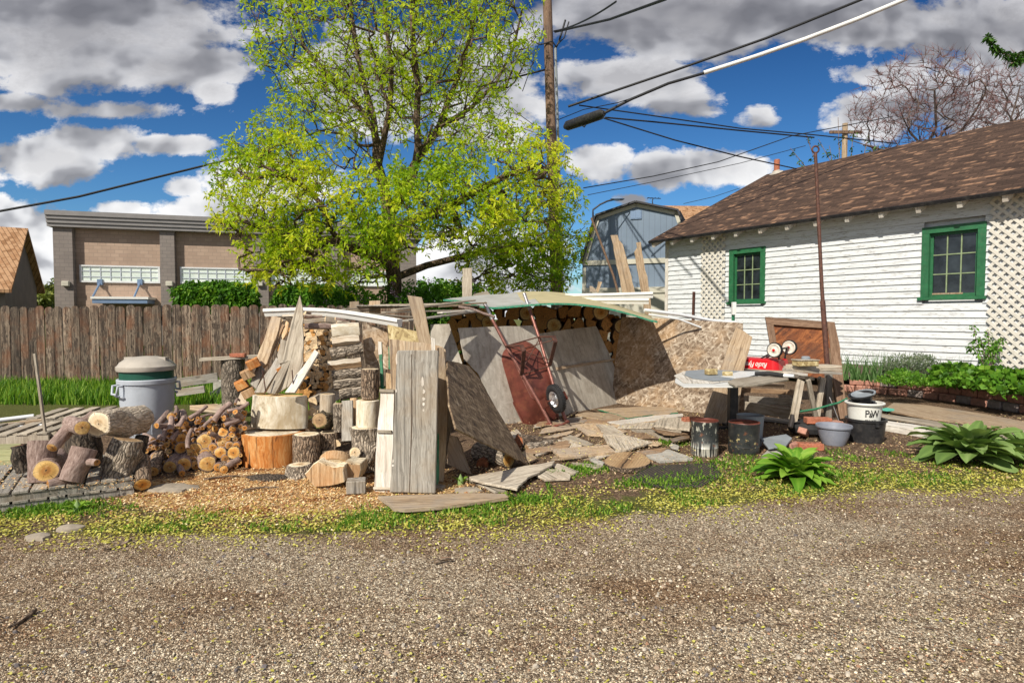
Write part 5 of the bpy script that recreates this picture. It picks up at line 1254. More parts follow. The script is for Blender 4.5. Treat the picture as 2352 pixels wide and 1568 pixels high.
vlog('stump', 764, 1085, 1038, 25, 'short round with slanted pale top, in front of the split round', 'bark_brown', 'cut_pale', Yc=5.7, seed=8, zb=0, tilty=.04, group=SG)
vlog('stump', 757, 1153, 1112, 34, 'pale low stump carrying the split chunk, nearest of the heap', 'bark_grey', 'cut_pale', Yc=5.25, flare=1.06, seed=9, zb=0, seg=28, wob=.14, group=SG)
def chunk(pts, Y, dep, mat, label, cm='cut_pale', name='split_chunk'):
    pl = (P(*pts[0], Y), Vector((0, -1, 0))); return sheet(name, pts, pl, dep, MATS[mat], label, 'firewood', SG, grain=(pts[0], (pts[0][0], pts[0][1] - 30)), jit=.006, medge=MATS[cm], bevel=.006, sub=.05)
chunk([cE(245, 1105), cE(405, 950), cE(480, 985), cE(600, 1020), cE(720, 1000), cE(720, 1200), cE(540, 1245), cE(370, 1255)], 5.1, .24, 'split_wood', 'big split chunk with orange grain resting on the low pale stump')
chunk([cE(718, 955), cE(905, 985), cE(875, 1185), cE(720, 1180)], 5.2, .25, 'split_wood', 'squared split chunk with a pale face, right of the big split chunk')
log('wood_disc', EP(600, 1015, 5.3), EP(610, 935, 5.36), pxm(160, 5.3) * .56, pxm(210, 5.3) * .5, 'split_wood', 'cut_pale', 'round pale topped slice lying over the two split chunks', seg=24, seed=4, up=(0, -1, 0), group=SG)
vlog('stump', 850, 916, 848, 21, 'tall rough barked round at the top of the column beside the white door', 'bark_brown', 'cut_pale', Yc=5.75, seed=11, seg=24)
vlog('stump', 845, 982, 919, 27, 'pale barkless round in the middle of the column beside the white door', 'pale_wood', 'cut_pale', Yc=5.72, seed=12, seg=28, wob=.05)
vlog('stump', 838, 1088, 981, 33, 'knobbly rough round at the foot of the column beside the white door', 'bark_grey', 'cut_pale', Yc=5.7, seed=13, knots=4, wob=.25, zb=0.02, seg=28, rings=12)
log('branch_stub', EP(860, 870, 5.62), EP(840, 850, 5.50), pxm(64, 5.5) * .56, pxm(70, 5.5) * .56, 'bark_grey', 'cut_pale', 'sawn branch stub with a cracked pale face on the knobbly round', group=SG, seed=4)
log('log', EP(520, 480, 6.1), EP(430, 470, 5.85), pxm(95, 6) * .6, pxm(90, 6) * .6, 'bark_moss', 'cut_tan', 'mossy knot log above the split round', seed=6, knots=2, wob=.3, group=SG)
vlog('split_post', 752, 950, 905, 18, 'short upright pale split piece under the firewood stack', 'split_pale', 'cut_pale', Yc=6.2, seed=3, group=SG, wob=.2)
vlog('split_post', 778, 992, 927, 13, 'barked upright half log beside the grey plank', 'bark_grey', 'cut_pale', Yc=5.95, seed=4, group=SG)
barbetween('plank', EP(755, 715, 5.85), EP(755, 240, 5.95), .11, .035, 'grey_board', 'short grey plank standing upright between the rounds', 'board', up=(0, -1, 0))
log('split_post', EP(835, 500, 6.05), EP(830, 215, 6.1), .035, .04, 'split_wood', 'cut_orange', 'thin orange topped stick behind the grey plank', group=SG)
barbetween('timber', P(805, 1112, 5.55), P(868, 1098, 5.75), .10, .035, 'grey_board_pale', 'pale board end under the knobbly round', 'board')
brick(G(815, 1133) + Vector((0, .05, 0)), .2, 'small square timber offcut under the pale board end', 'grey_board', .16, .14, .11, cat='offcut', name='offcut')
for k, (x, y, Y, k_) in enumerate([(340, 260, 6.3, 2), (350, 370, 6.2, 0), (450, 240, 6.4, 1), (500, 700, 6.0, 0), (610, 740, 5.9, 0), (330, 520, 6.35, 2), (480, 430, 6.5, 2), (600, 640, 6.2, 1), (640, 560, 6.3, 2), (350, 620, 6.3, 0)]):
    p = EP(x, y, Y); wedge('firewood', p, p + Vector((.08, .4, .03)), .075, k_, 'bark_brown', 'cut_pale', 'split firewood piece in the heap between orange stump and knobbly round', SG, seed=k + 40, roll=k * 1.3)
# ---------------------------------------------------------------- split firewood stack (left of centre)
GF = 'split firewood in the stack left of the doors'
def fside(x0, y0, x1, y1, r_px, Y, kind, bm, cm, label, roll=0, seed=0):
    p0 = P(*c4(x0, y0), Y); p1 = P(*c4(x1, y1), Y + .08); wedge('firewood', p0, p1, r_px * .1758 / F * Y, kind, bm, cm, label, GF, seed=seed, roll=roll)
UPR = math.pi
fside(1285, 590, 1645, 560, 101, 6.45, 1, 'pale_wood', 'cut_pale', 'smooth pale half round at the top right of the firewood stack', 0, 1)
fside(1290, 740, 1645, 705, 96, 6.42, 0, 'split_wood', 'cut_pale', 'orange brown split piece right under the pale half round', math.pi, 2)
fside(1270, 880, 1690, 800, 82, 6.4, 1, 'bark_grey', 'cut_pale', 'grey barked half round, third from the top of the firewood stack', 0, 3)
fside(1240, 1030, 1670, 985, 82, 6.4, 2, 'split_wood', 'cut_pale', 'pinkish straight grained split piece, fourth from the top', 0, 4)
fside(1290, 1160, 1680, 1115, 79, 6.38, 1, 'bark_grey', 'cut_pale', 'rough barked half round in the middle of the firewood stack', 0, 5)
fside(1310, 1290, 1680, 1250, 68, 6.36, 1, 'bark_grey', 'cut_pale', 'barked split piece with a pale underside, second from the bottom', 0, 6)
fside(1390, 1420, 1680, 1370, 74, 6.34, 1, 'bark_grey', 'cut_pale', 'grey barked half round at the bottom right of the firewood stack', 0, 7)
fside(930, 510, 1280, 520, 45, 6.6, 1, 'bark_smooth', 'cut_pale', 'smooth purple brown log left of the pale half round', 0, 8)
for k, (x0, y0, x1, y1) in enumerate([(640, 395, 900, 380), (925, 385, 1160, 395), (900, 455, 1200, 430), (1200, 420, 1340, 440), (640, 450, 760, 430), (1330, 420, 1520, 460), (1350, 470, 1530, 470), (930, 350, 1000, 360)]):
    fside(x0, y0, x1, y1, 38, 6.8, 1 if k % 2 else 2, 'bark_smooth' if k % 3 else 'bark_grey', 'cut_pale', 'thin barked piece lying along the top of the stack under the gutter', k, 20 + k)
rs = random.Random(4)
def infirewood(x, y):
    l_ = 920 + max(0, (y - 900)) * .25; return x > l_ - 20 and x < 1290
row = 0; yy = 560
while yy < 1440:
    xx = (900 if yy < 900 else 900 + (yy - 900) * .35) + (row % 2) * 30
    while xx < 1290:
        X, Yp = c4(xx + rs.uniform(-10, 10), yy + rs.uniform(-12, 12)); Y = 6.55 + (950 - Yp) * .0012
        p = P(X, Yp, Y); d = Vector((rs.gauss(-.25, .22), 1, rs.gauss(0, .1))).normalized(); r_ = rs.uniform(38, 58) * .1758 / F * Y
        wedge('firewood', p, p + d * .42, r_, rs.choice([0, 0, 1, 2, 2, 3]), rs.choice(['bark_grey', 'bark_brown']), rs.choice(['cut_pale', 'cut_pale', 'cut_pale', 'cut_tan']), f'split piece showing its pale end in the {"upper" if yy < 850 else "middle" if yy < 1150 else "lower"} left part of the firewood stack', GF, seed=row * 31 + int(xx), roll=rs.uniform(0, 6.28)); xx += rs.uniform(52, 72)
    yy += 58; row += 1
for k in range(46):
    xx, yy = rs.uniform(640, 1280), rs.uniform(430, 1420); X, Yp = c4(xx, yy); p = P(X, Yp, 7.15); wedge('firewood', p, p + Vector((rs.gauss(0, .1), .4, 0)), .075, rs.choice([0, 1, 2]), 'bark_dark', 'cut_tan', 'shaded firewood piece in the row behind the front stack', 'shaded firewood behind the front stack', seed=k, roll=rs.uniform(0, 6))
log('log', EP(225, 60, 6.5), EP(260, 40, 6.9), .05, .05, 'bark_dark', 'cut_orange', 'small round orange ended log deep in the gap over the wood block', group=None, seed=8)
# ---------------------------------------------------------------- boards leaning at the left of the stack
LG = 'boards leaning on the left end of the firewood stack'
def lb4(px, Yb, Yt, th, mat, label, name='board', grain=None, medge=None, cat='board', jit=.004, turn=0.0):
    """leaning board; lowest pixel at depth Yb, highest at Yt"""
    q = [c4(*p) for p in px]; lo = max(q, key=lambda p: p[1]); hi = min(q, key=lambda p: p[1]); a, b = P(*lo, Yb), P(*hi, Yt)
    return sheet(name, q, plane3(a, b, a + Vector((1, turn, 0))), th, MATS[mat], label, cat, LG, grain=(lo, hi) if grain is None else grain, medge=medge, jit=jit)
lb4([(868, 110), (905, 290), (912, 1000), (880, 1080), (720, 1300), (560, 1400), (640, 960), (760, 450)], 6.1, 6.5, .022, 'grey_board_pale', 'tall pointed grey board standing highest left of the firewood stack')
lb4([(500, 380), (620, 400), (590, 560), (440, 1000), (340, 1080), (290, 960), (400, 690)], 6.35, 6.75, .045, 'tan_board', 'long grooved board leaning right, leftmost of the leaning boards')
lb4([(640, 480), (665, 500), (560, 760), (470, 940), (450, 900), (560, 700)], 6.5, 6.7, .03, 'brown_board', 'narrow dark brown stick between the grooved and the pointed board')
lb4([(690, 440), (725, 470), (700, 600), (640, 700), (630, 640)], 6.6, 6.75, .03, 'split_wood', 'short orange split stick behind the pointed board')
lb4([(620, 680), (740, 720), (790, 740), (740, 850), (700, 980), (600, 1000), (570, 890)], 6.2, 6.45, .03, 'grey_board_pale', 'rough whitish broken board across the pointed one', jit=.012)
lb4([(560, 920), (650, 990), (540, 1150), (400, 1380), (270, 1380)], 6.1, 6.3, .04, 'grey_board', 'wide grey short board below the rough whitish one')
lb4([(825, 800), (740, 990), (600, 1300), (540, 1400), (430, 1380), (690, 930)], 6.05, 6.3, .03, 'grey_board_pale', 'pale long slanting board in front of the pointed one')
lb4([(1060, 815), (1115, 860), (800, 1380), (670, 1380)], 5.95, 6.2, .03, 'white_wood', 'whitish plank leaning to the right against the split firewood')
lb4([(330, 980), (410, 1080), (300, 1330), (215, 1260)], 6.15, 6.4, .05, 'grey_board', 'short grey board under the grooved board beside the cut blocks')
for k, (x, y) in enumerate([(265, 1012), (190, 1148), (112, 1285), (200, 1392), (620, 1085), (600, 1190), (470, 1320), (800, 1120)]):
    X, Yp = c4(x, y); p = P(X, Yp, 6.15 + .02 * k); s = 1.0 if k < 4 else .6
    M = Matrix.Translation(p) @ Matrix.Rotation(.45, 4, 'Z') @ Matrix.Rotation(-.45, 4, 'Y')
    MB().box(-.065 * s, .065 * s, -.0, .22, -.045 * s if k < 4 else -.05, .045 * s).build('timber_offcut', [MATS['split_wood' if k % 2 else 'stump_orange']], M=M, label=f'timber with orange sawn end, {["topmost of the four left of the boards", "second of the four left of the boards", "third of the four left of the boards", "lowest of the four, above the pale block", "small one high between the slanting boards", "small one in the middle of the slanting boards", "small one low between the slanting boards", "small one beside the thin rod"][k]}', cat='timber', group='sawn timber ends among the leaning boards', bevel=.004)
for k, (x0, y0, x1, y1) in enumerate([(385, 1090, 425, 1385), (768, 1085, 790, 1375)]):
    cable(f'thin iron rod stuck upright behind the pale wood block, {"left" if k == 0 else "right"} one', [P(*c4(x1, y1), 6.0), P(*c4(x0, y0), 6.0)], .006, 'rust_dark', name='iron_rod', cat='rod', group='thin rods behind the pale wood block')
sheet('board', [c4(100, 1360), c4(190, 1530), c4(20, 1540)], lean((560, 1000), (600, 1000), 40), .03, MATS['tan_board'], 'small pinkish triangular board end above the low log stack', 'board')
# ---------------------------------------------------------------- doors and boards, centre
def stand(px, b0, b1, deg, th, mat, label, name='board', cat='board', medge=None, off=0, grain=None, jit=.003, group=None, **k):
    lo = max(px, key=lambda p: p[1]); 
    return sheet(name, px, lean(b0, b1, deg), th, MATS[mat], label, cat, group, medge=medge, off=off, grain=grain or ((px[0][0], 1100), (px[0][0], 800)), jit=jit, **k)
BG = [G(893, 1134), G(1002, 1137)]
q = [cC(*p) for p in [(862, 450), (875, 443), (1125, 441), (1138, 450), (1130, 900), (1118, 1392), (815, 1385), (845, 900)]]
door = stand(q, (890, 1137), (1003, 1137), 10, .035, 'grey_board', 'big weathered grey door board with cracked middle and flaked white paint, centre of the pile', 'door_board', 'door', bevel=.008, jit=.001)
pl = lean((890, 1137), (1003, 1137), 10)
for k, (x, y, w_, h_) in enumerate([(1033, 650, 10, 34), (1041, 715, 8, 16), (1040, 765, 10, 12), (1040, 800, 8, 12), (1040, 840, 6, 9), (862, 500, 6, 40), (858, 710, 5, 12), (838, 1175, 6, 12), (836, 1205, 7, 7)]):
    pts = [cC(x + w_ * math.cos(t) * (1 + .3 * math.sin(3 * t + k)), y + h_ * math.sin(t)) for t in [i * .785 for i in range(8)]]
    sheet('paint_flake', pts, pl, .002, MATS['white_wood'], None, None, parent=door, off=.0025, bevel=0, jit=0)
stand([cC(958, 470), cC(963, 470), cC(966, 900), cC(948, 1388), cC(943, 1388), cC(958, 900)], (890, 1137), (1003, 1137), 10, .001, 'soil', None, 'crack', None, off=.0015, bevel=0, jit=0, parent=door)
q = [cC(*p) for p in [(1135, 425), (1172, 425), (1200, 640), (1198, 900), (1172, 1315), (1142, 1310), (1135, 900)]]
stand(q, (1000, 1112), (1030, 1108), 9, .03, 'tan_board', 'tan grey board with a worn round edge right behind the big grey door', grain=(cC(1170, 1300), cC(1180, 500)))
stand([cC(*p) for p in [(1126, 1000), (1142, 990), (1142, 1310), (1130, 1340), (1118, 1340)]], (1000, 1122), (1012, 1120), 9, .02, 'green_paint', 'narrow green painted board edge beside the big grey door')
q = [cC(*p) for p in [(1200, 725), (1235, 720), (1258, 770), (1250, 850), (1215, 1010), (1190, 1170), (1180, 1160), (1190, 900)]]
stand(q, (1030, 1075), (1050, 1070), 8, .03, 'grey_board', 'dark grey round topped board slat with green edge, right of the doors', medge=MATS['green_paint'])
q = [cC(*p) for p in [(755, 700), (845, 705), (838, 1000), (825, 1385), (710, 1380), (730, 1000)]]
wdo = stand(q, (858, 1128), (900, 1130), 11, .03, 'white_wood', 'narrow whitewashed panelled door left of the big grey one', 'door_board', 'door')
plw = lean((858, 1128), (900, 1130), 11)
for a in ([(753, 700), (848, 703), (847, 722), (752, 720)], [(738, 970), (832, 972), (831, 990), (736, 988)], [(712, 1345), (826, 1350), (826, 1366), (711, 1362)]):
    sheet('rail', [cC(*p) for p in a], plw, .022, MATS['grey_board_pale'], None, None, parent=wdo, off=.023, jit=.001)
q = [cC(*p) for p in [(808, 368), (950, 385), (1100, 402), (1165, 420), (1185, 440), (1180, 700), (1150, 1000), (830, 1000), (828, 700)]]
stand(q, (880, 1105), (1000, 1108), 12, .022, 'tan_board', 'reddish tan board standing behind the big grey door', grain=(cC(900, 900), cC(900, 400)))
q = [cC(*p) for p in [(800, 271), (1000, 318), (1012, 402), (900, 386), (808, 368)]]
stand(q, (880, 1090), (1000, 1092), 13, .015, 'osb_tan', 'yellowish chipboard strip above the reddish tan board', 'chipboard')
q = [cC(*p) for p in [(632, 270), (700, 275), (800, 300), (805, 380), (790, 420), (822, 420), (820, 560), (800, 570), (740, 560), (655, 532), (640, 400)]]
stand(q, (850, 1040), (900, 1040), 10, .018, 'osb_grey', 'grey chipboard piece with a notched edge above the wood column', 'chipboard')
st = stand([cC(738, 385), cC(762, 390), cC(765, 470), (cC(775, 700)), cC(755, 700), cC(745, 500)], (868, 1080), (885, 1080), 8, .03, 'green_paint', 'green stake with a white top in front of the grey chipboard', 'stake', 'stake')
sheet('white_tip', [cC(737, 383), cC(761, 388), cC(764, 468), cC(741, 474)], lean((868, 1080), (885, 1080), 8), .036, MATS['white_wood'], None, None, parent=st, off=.003)
stand([cC(806, 415), cC(820, 418), cC(824, 560), cC(815, 572), cC(806, 560)], (880, 1060), (890, 1060), 8, .02, 'green_paint', 'short green painted strip right of the green stake', 'strip', 'strip')
stand([cC(790, 590), cC(825, 600), cC(828, 700), cC(790, 700)], (862, 1085), (885, 1085), 8, .03, 'split_wood', 'brown split board end low beside the green stake')
q = [cC(*p) for p in [(932, 78), (1028, 92), (1062, 250), (1094, 395), (1060, 410), (1010, 400)]]
stand(q, (975, 1110), (1010, 1110), 14, .028, 'tan_board', 'short grey tan board sticking up highest, over the doors', grain=(cC(1050, 400), cC(980, 90)))
stand([cC(1088, 360), cC(1100, 360), cC(1105, 445), cC(1092, 445)], (985, 1115), (1005, 1115), 10, .012, 'white_wood', 'thin pale lath tip beside the raised tan board', 'lath', 'stick')
stand([cC(1102, 362), cC(1113, 364), cC(1116, 445), cC(1106, 445)], (985, 1116), (1005, 1116), 10, .012, 'white_wood', 'second thin pale lath tip, nearer the door corner', 'lath', 'stick')
# ---------------------------------------------------------------- big chipboard sheet leaning, small logs under it
A_, B_, C_ = G(1216, 1068), P(*cD(92, 512), 5.55), P(*cD(290, 600), 6.35)
q = [cD(*p) for p in [(90, 512), (150, 520), (235, 545), (300, 620), (380, 760), (520, 1000), (640, 1212), (500, 1128), (300, 1040), (150, 960), (105, 800)]]
sheet('chipboard_sheet', q, plane3(A_, B_, C_), .016, MATS['osb_dark'], 'large brown chipboard sheet leaning sideways with its tip on the ground', 'chipboard', grain=(q[0], q[6]), jit=.004)
q = [cD(*p) for p in [(108, 1005), (152, 1012), (200, 1140), (246, 1265), (195, 1245), (90, 1195), (95, 1080)]]
stand(q, (1030, 1085), (1080, 1092), 15, .03, 'tan_board', 'small slanting grey tan board at the foot of the doors', grain=(q[0], q[3]))
def DP(x, y, Y): return P(*cD(x, y), Y)
log('log', DP(300, 1110, 6.25), DP(498, 1165, 5.85), .105, .082, 'bark_grey', 'cut_orange', 'short log with an orange sawn end lying under the leaning chipboard', seed=3, seg=24, wob=.12, bend=0)
log('branch_stub', DP(330, 1190, 5.95), DP(322, 1200, 5.86), .06, .06, 'rotten', 'rotten', 'red rotten stub beside the orange ended log', seed=5)
gy = G(*cD(590, 1100)).y
log('log', DP(560, 1060, gy), DP(790, 1070, gy + .35), .10, .085, 'bark_brown', 'rotten', 'gnarled broken log with rotten red end in front of the wheelbarrow', seed=8, wob=.45, seg=26, rings=12, knots=2)
log('log', DP(620, 1090, gy - .1), DP(780, 1060, gy + .1), .05, .045, 'bark_grey', 'cut_tan', 'thin gnarled half log against the rotten one', seed=9, wob=.4)
# ---------------------------------------------------------------- plywood panels
q = [cD(*p) for p in [(-20, 272), (105, 268), (150, 400), (192, 532), (90, 520), (-20, 500)]]
stand(q, (960, 985), (1080, 985), 12, .012, 'plywood_grey', 'grey plywood panel farthest left behind the chipboard sheet', 'plywood_panel', 'plywood', grain=(q[0], q[1]))
q = [cD(*p) for p in [(165, 295), (400, 286), (655, 278), (700, 345), (790, 560), (900, 868), (700, 905), (460, 936), (380, 760), (300, 600), (205, 500)]]
stand(q, (1155, 975), (1310, 953), 12, .012, 'plywood_grey', 'large grey plywood panel behind the wheelbarrow', 'plywood_panel', 'plywood', grain=(q[0], q[2]))
q = [cD(*p) for p in [(645, 342), (860, 308), (1080, 282), (1130, 390), (1185, 510), (1232, 640), (1280, 786), (1080, 830), (892, 870), (820, 700), (740, 540)]]
pp3 = stand(q, (1304, 951), (1439, 922), 20, .014, 'plywood_grey', 'tilted grey plywood panel with a nailed batten, right of the wheelbarrow', 'plywood_panel', 'plywood', grain=(q[0], q[2]))
pl = lean((1304, 951), (1439, 922), 20)
sheet('batten', [cD(810, 558), cD(1000, 528), cD(1188, 500), cD(1192, 512), cD(1000, 545), (cD(815, 575))], pl, .03, MATS['tan_board'], None, None, parent=pp3, off=.031, grain=(cD(810, 558), cD(1188, 500)))
q = [(1428, 727), (1520, 731), (1620, 737), (1706, 742), (1706, 850), (1700, 957), (1600, 958), (1500, 945), (1405, 922), (1412, 830)]
stand(q, (1410, 926), (1702, 958), 6, .014, 'osb_grey', 'wide speckled chipboard panel closing the right side of the wood shelter', 'chipboard_sheet', 'chipboard', grain=((1420, 800), (1700, 800)))
# ---------------------------------------------------------------- stacked firewood under the shelter roof
GU = 'firewood stacked under the shelter roof'
rs = random.Random(12); yy = 692; row = 0
while yy < 880:
    xx = 1036 + (row % 2) * 14
    while xx < 1440:
        yl = 684 + max(0, xx - 1330) * .27 + max(0, 1140 - xx) * .10
        if yy - 17 < yl: xx += 30; continue
        Y = 11.0 - .0008 * (xx - 1200); p = P(xx + rs.uniform(-4, 4), yy + rs.uniform(-5, 5) , Y); r_ = rs.uniform(16, 21) / F * Y
        d = Vector((rs.gauss(0, .06), 1, rs.gauss(0, .04)))
        lab = f'split firewood end in the {["top row", "second row", "third row"][min(row, 2)] if row < 3 else "lower rows"} of the shelter stack, {"left half" if xx < 1235 else "right half"}'
        if rs.random() < .16: log('firewood', p, p + d * .42, r_ * .95, r_, 'bark_brown', 'cut_orange', lab.replace('split firewood', 'round firewood'), 'firewood', GU, seg=14, rings=3, seed=int(xx))
        else: wedge('firewood', p, p + d * .42, r_ * 1.08, rs.choice([0, 0, 0, 1, 2]), 'bark_brown', 'cut_orange', lab, GU, seed=row * 50 + int(xx), roll=rs.choice([0, math.pi, .5, -2.2, 2.6]))
        xx += rs.uniform(27, 34)
    yy += 27; row += 1
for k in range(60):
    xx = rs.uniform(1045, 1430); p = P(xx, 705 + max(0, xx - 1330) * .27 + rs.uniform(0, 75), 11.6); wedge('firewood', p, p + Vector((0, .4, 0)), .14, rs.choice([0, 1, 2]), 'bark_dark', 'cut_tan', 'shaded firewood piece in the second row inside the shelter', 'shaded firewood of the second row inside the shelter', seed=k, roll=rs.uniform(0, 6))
for px in (1040, 1432):
    b = P(px, 720, 11.2); barbetween('shelter_post', Vector((b.x, 11.2, 0)), Vector((b.x, 11.2, 1.6)), .09, .09, 'grey_board', f'timber post carrying the shelter roof at the {"left" if px < 1200 else "right"} end of the firewood', 'post', 'posts of the wood shelter', up=(0, -1, 0))
# ---------------------------------------------------------------- shelter roof: bent sheets with green edge
def bentsheet(front, backp, Yf, Yb, th, mat, label, edge='green_edge'):
    n = 26
    def samp(pl_, f):
        xs_ = [p[0] for p in pl_]; x = xs_[0] + (xs_[-1] - xs_[0]) * f; 
        ts = []; 
        for i, (a, b) in enumerate(zip(pl_, pl_[1:])):
            if x <= b[0] + 1e-6:
                t_ = (x - a[0]) / (b[0] - a[0]); p_1 = pl_[max(0, i - 1)]; p2 = pl_[min(len(pl_) - 1, i + 2)]
                m0 = (b[1] - p_1[1]) / 2; m1 = (p2[1] - a[1]) / 2; return x, (2 * t_**3 - 3 * t_**2 + 1) * a[1] + (t_**3 - 2 * t_**2 + t_) * m0 + (-2 * t_**3 + 3 * t_**2) * b[1] + (t_**3 - t_**2) * m1
        return xs_[-1], pl_[-1][1]
    top = []
    for j in range(5):
        g = j / 4
        for i in range(n + 1):
            a = P(*samp(front, i / n), Yf); b = P(*samp(backp, i / n), Yb); top.append(a.lerp(b, g))
    c = sum(top, Vector()) / len(top); t_ = thing('roof_sheet', c, label, 'roof sheet'); m = MB(); e = MB(); N_ = n + 1; dn_ = Vector((0, 0, -th))
    tv = [v - c for v in top]; m.add(tv + [v + dn_ for v in tv], [], 0); K = len(tv)
    for j in range(4):
        for i in range(n):
            q = j * N_ + i; m.f += [[q, q + 1, q + N_ + 1, q + N_], [K + q, K + q + N_, K + q + N_ + 1, K + q + 1]]; m.m += [0, 1]
    m.build('panel', [MATS[mat], MATS['brown_board']], t_, smooth=30)
    fr = [v + Vector((0, -.004, .004)) for v in tv[:N_]]; lf = [tv[j * N_] + Vector((-.003, 0, .003)) for j in range(5)]; rt = [tv[j * N_ + n] + Vector((.003, 0, .003)) for j in range(5)]
    for line in (fr, lf, rt):
        k = len(e.v); L_ = len(line); e.v += [tuple(v) for v in line] + [tuple(v + Vector((0, 0, -th - .012))) for v in line] + [tuple(v + Vector((0, .03, .002))) for v in line]
        for i in range(L_ - 1): e.f += [[k + i, k + L_ + i, k + L_ + i + 1, k + i + 1], [k + i, k + i + 1, k + 2 * L_ + i + 1, k + 2 * L_ + i]]; e.m += [0, 0]
    e.build('painted_edge', MATS[edge], t_)
    return t_
plain('green_edge', (.02, .24, .14), .55, 0, 30, .3, (.35, .3, .2), .7)
bentsheet([(1140, 704), (1220, 698), (1310, 697), (1390, 706), (1450, 721), (1510, 738)], [(1130, 680), (1200, 670), (1280, 671), (1350, 682), (1420, 702), (1480, 720)], 8.7, 12.0, .014, 'tan_top', 'yellowish tan board bent as the shelter roof with a green front edge')
bentsheet([(1018, 688), (1060, 691), (1100, 702), (1135, 706), (1190, 702), (1240, 698)], [(1040, 684), (1080, 680), (1110, 677), (1140, 676), (1180, 673), (1216, 672)], 8.55, 11.8, .014, 'grey_top', 'grey board lapping onto the tan roof board, kinked green front edge')
# ---------------------------------------------------------------- loose roof planks on the left half
RG = 'planks laid as a roof over the left half of the wood pile'
for k, (a, b, w_, Ya, Yb, mt) in enumerate([
    ((905, 712), (1085, 690), .14, 7.3, 8.3, 'grey_board_pale'), ((880, 718), (1090, 712), .10, 7.2, 8.2, 'grey_board_pale'), ((930, 738), (1095, 716), .12, 7.0, 8.1, 'grey_board'),
    ((1000, 706), (1110, 697), .16, 7.8, 8.4, 'tan_board'), ((860, 703), (1010, 700), .16, 8.6, 8.9, 'grey_board_pale'), ((790, 712), (960, 706), .14, 8.2, 8.8, 'grey_board'),
    ((840, 724), (950, 732), .22, 7.0, 7.4, 'grey_board_pale'), ((1010, 722), (1090, 716), .10, 7.6, 8.1, 'white_wood'), ((700, 724), (860, 716), .18, 7.8, 8.2, 'grey_board'), ((900, 722), (1030, 700), .10, 7.7, 8.4, 'brown_board'), ((760, 736), (900, 742), .2, 7.2, 7.5, 'grey_board')]):
    barbetween('roof_plank', P(*a, Ya) + Vector((0, 0, .003 * k)), P(*b, Yb) + Vector((0, 0, .003 * k)), w_, .02, mt, 'weathered plank lying slantwise on the left half of the pile roof', 'board', RG, up=(0, 0, 1))
cable('bare branch poking out under the roof planks toward the barrow handle', [DP(170, 155, 7.9), DP(260, 170, 7.8), DP(330, 198, 7.7), DP(405, 222, 7.6)], .018, 'bark_smooth', name='branch', cat='branch')
for k, (x0, x1, y0, lab) in enumerate([(803, 824, 692, 'left'), (848, 873, 690, 'right')]):
    sheet('board_end', [(x0, 720), (x0, y0 + 1), (x1, y0), (x1, 720)], (P(810, 700, 8.9), Vector((0, -1, 0))), .03, MATS['tan_board'], f'square tan board end standing over the pile roof, {lab} one of the pair', 'board', 'pair of square board ends over the roof')
sheet('post', [(1062, 860), (1062, 616), (1084, 615), (1085, 860)], (P(1070, 700, 12.2), Vector((0, -1, 0))), .09, MATS['grey_board_pale'], 'square grey timber post rising behind the shelter roof', 'post')
sheet('board_end', [(1086, 690), (1087, 676), (1120, 668), (1128, 680), (1128, 690)], (P(1070, 700, 12.1), Vector((0, -1, 0))), .03, MATS['grey_board_pale'], 'low grey board lying right of the square post', 'board')
RZ = [Vector((-2.05, 7.75, 1.66)), Vector((-.45, 8.3, 1.668)), Vector((-1.0, 11.7, 1.72)), Vector((-3.1, 11.7, 1.716))]
sheet('roof_sheet', [(0, 0)] * 4, plane3(RZ[0], RZ[1], RZ[2]), .015, MATS['grey_board'], 'added hidden sheet under the loose left roof planks, shading the wood below', 'roof sheet', pts3=RZ)  # unseen sheet added to stop sun leaking through the sparse planks
def timber2(px, Y, label, th=.05, mat='tan_board'):
    sheet('timber', px, (P(*px[0], Y), Vector((0, -1, -.12)).normalized()), th, MATS[mat], label, 'board', 'rotten timbers standing behind the shelter', jit=.006)
timber2([c8(1565, 435), c8(1635, 432), c8(1650, 485), c8(1690, 530), c8(1740, 720), c8(1815, 1020), c8(1800, 1160), c8(1700, 1100), c8(1620, 700)], 12.3, 'thick rotten timber with a notched top, left of the leaning pair')
timber2([c8(1832, 510), c8(1878, 505), c8(1890, 620), c8(1920, 790), c8(1945, 860), c8(1968, 1010), c8(1990, 1300), c8(1925, 1300), c8(1860, 880), c8(1812, 610), c8(1840, 565)], 12.1, 'pale split timber with a snapped top, right of the leaning pair')
timber2([c8(1435, 915), c8(1475, 920), c8(1435, 1030), c8(1410, 1020)], 12.2, 'short forked timber tip between barn and roof sheet, larger prong', .04)
timber2([c8(1345, 962), c8(1375, 965), c8(1420, 1010), c8(1400, 1030), c8(1350, 1020)], 12.2, 'short forked timber tip between barn and roof sheet, smaller prong', .04)
cable('rusty brown pole leaning in front of the barn', [P(*c8(1365, 260), 14), P(*c8(1480, 560), 13.2), P(*c8(1590, 850), 12.5), P(*c8(1650, 1060), 12)], .026, 'dark_board', name='leaning_pole', cat='pole', sides=8)
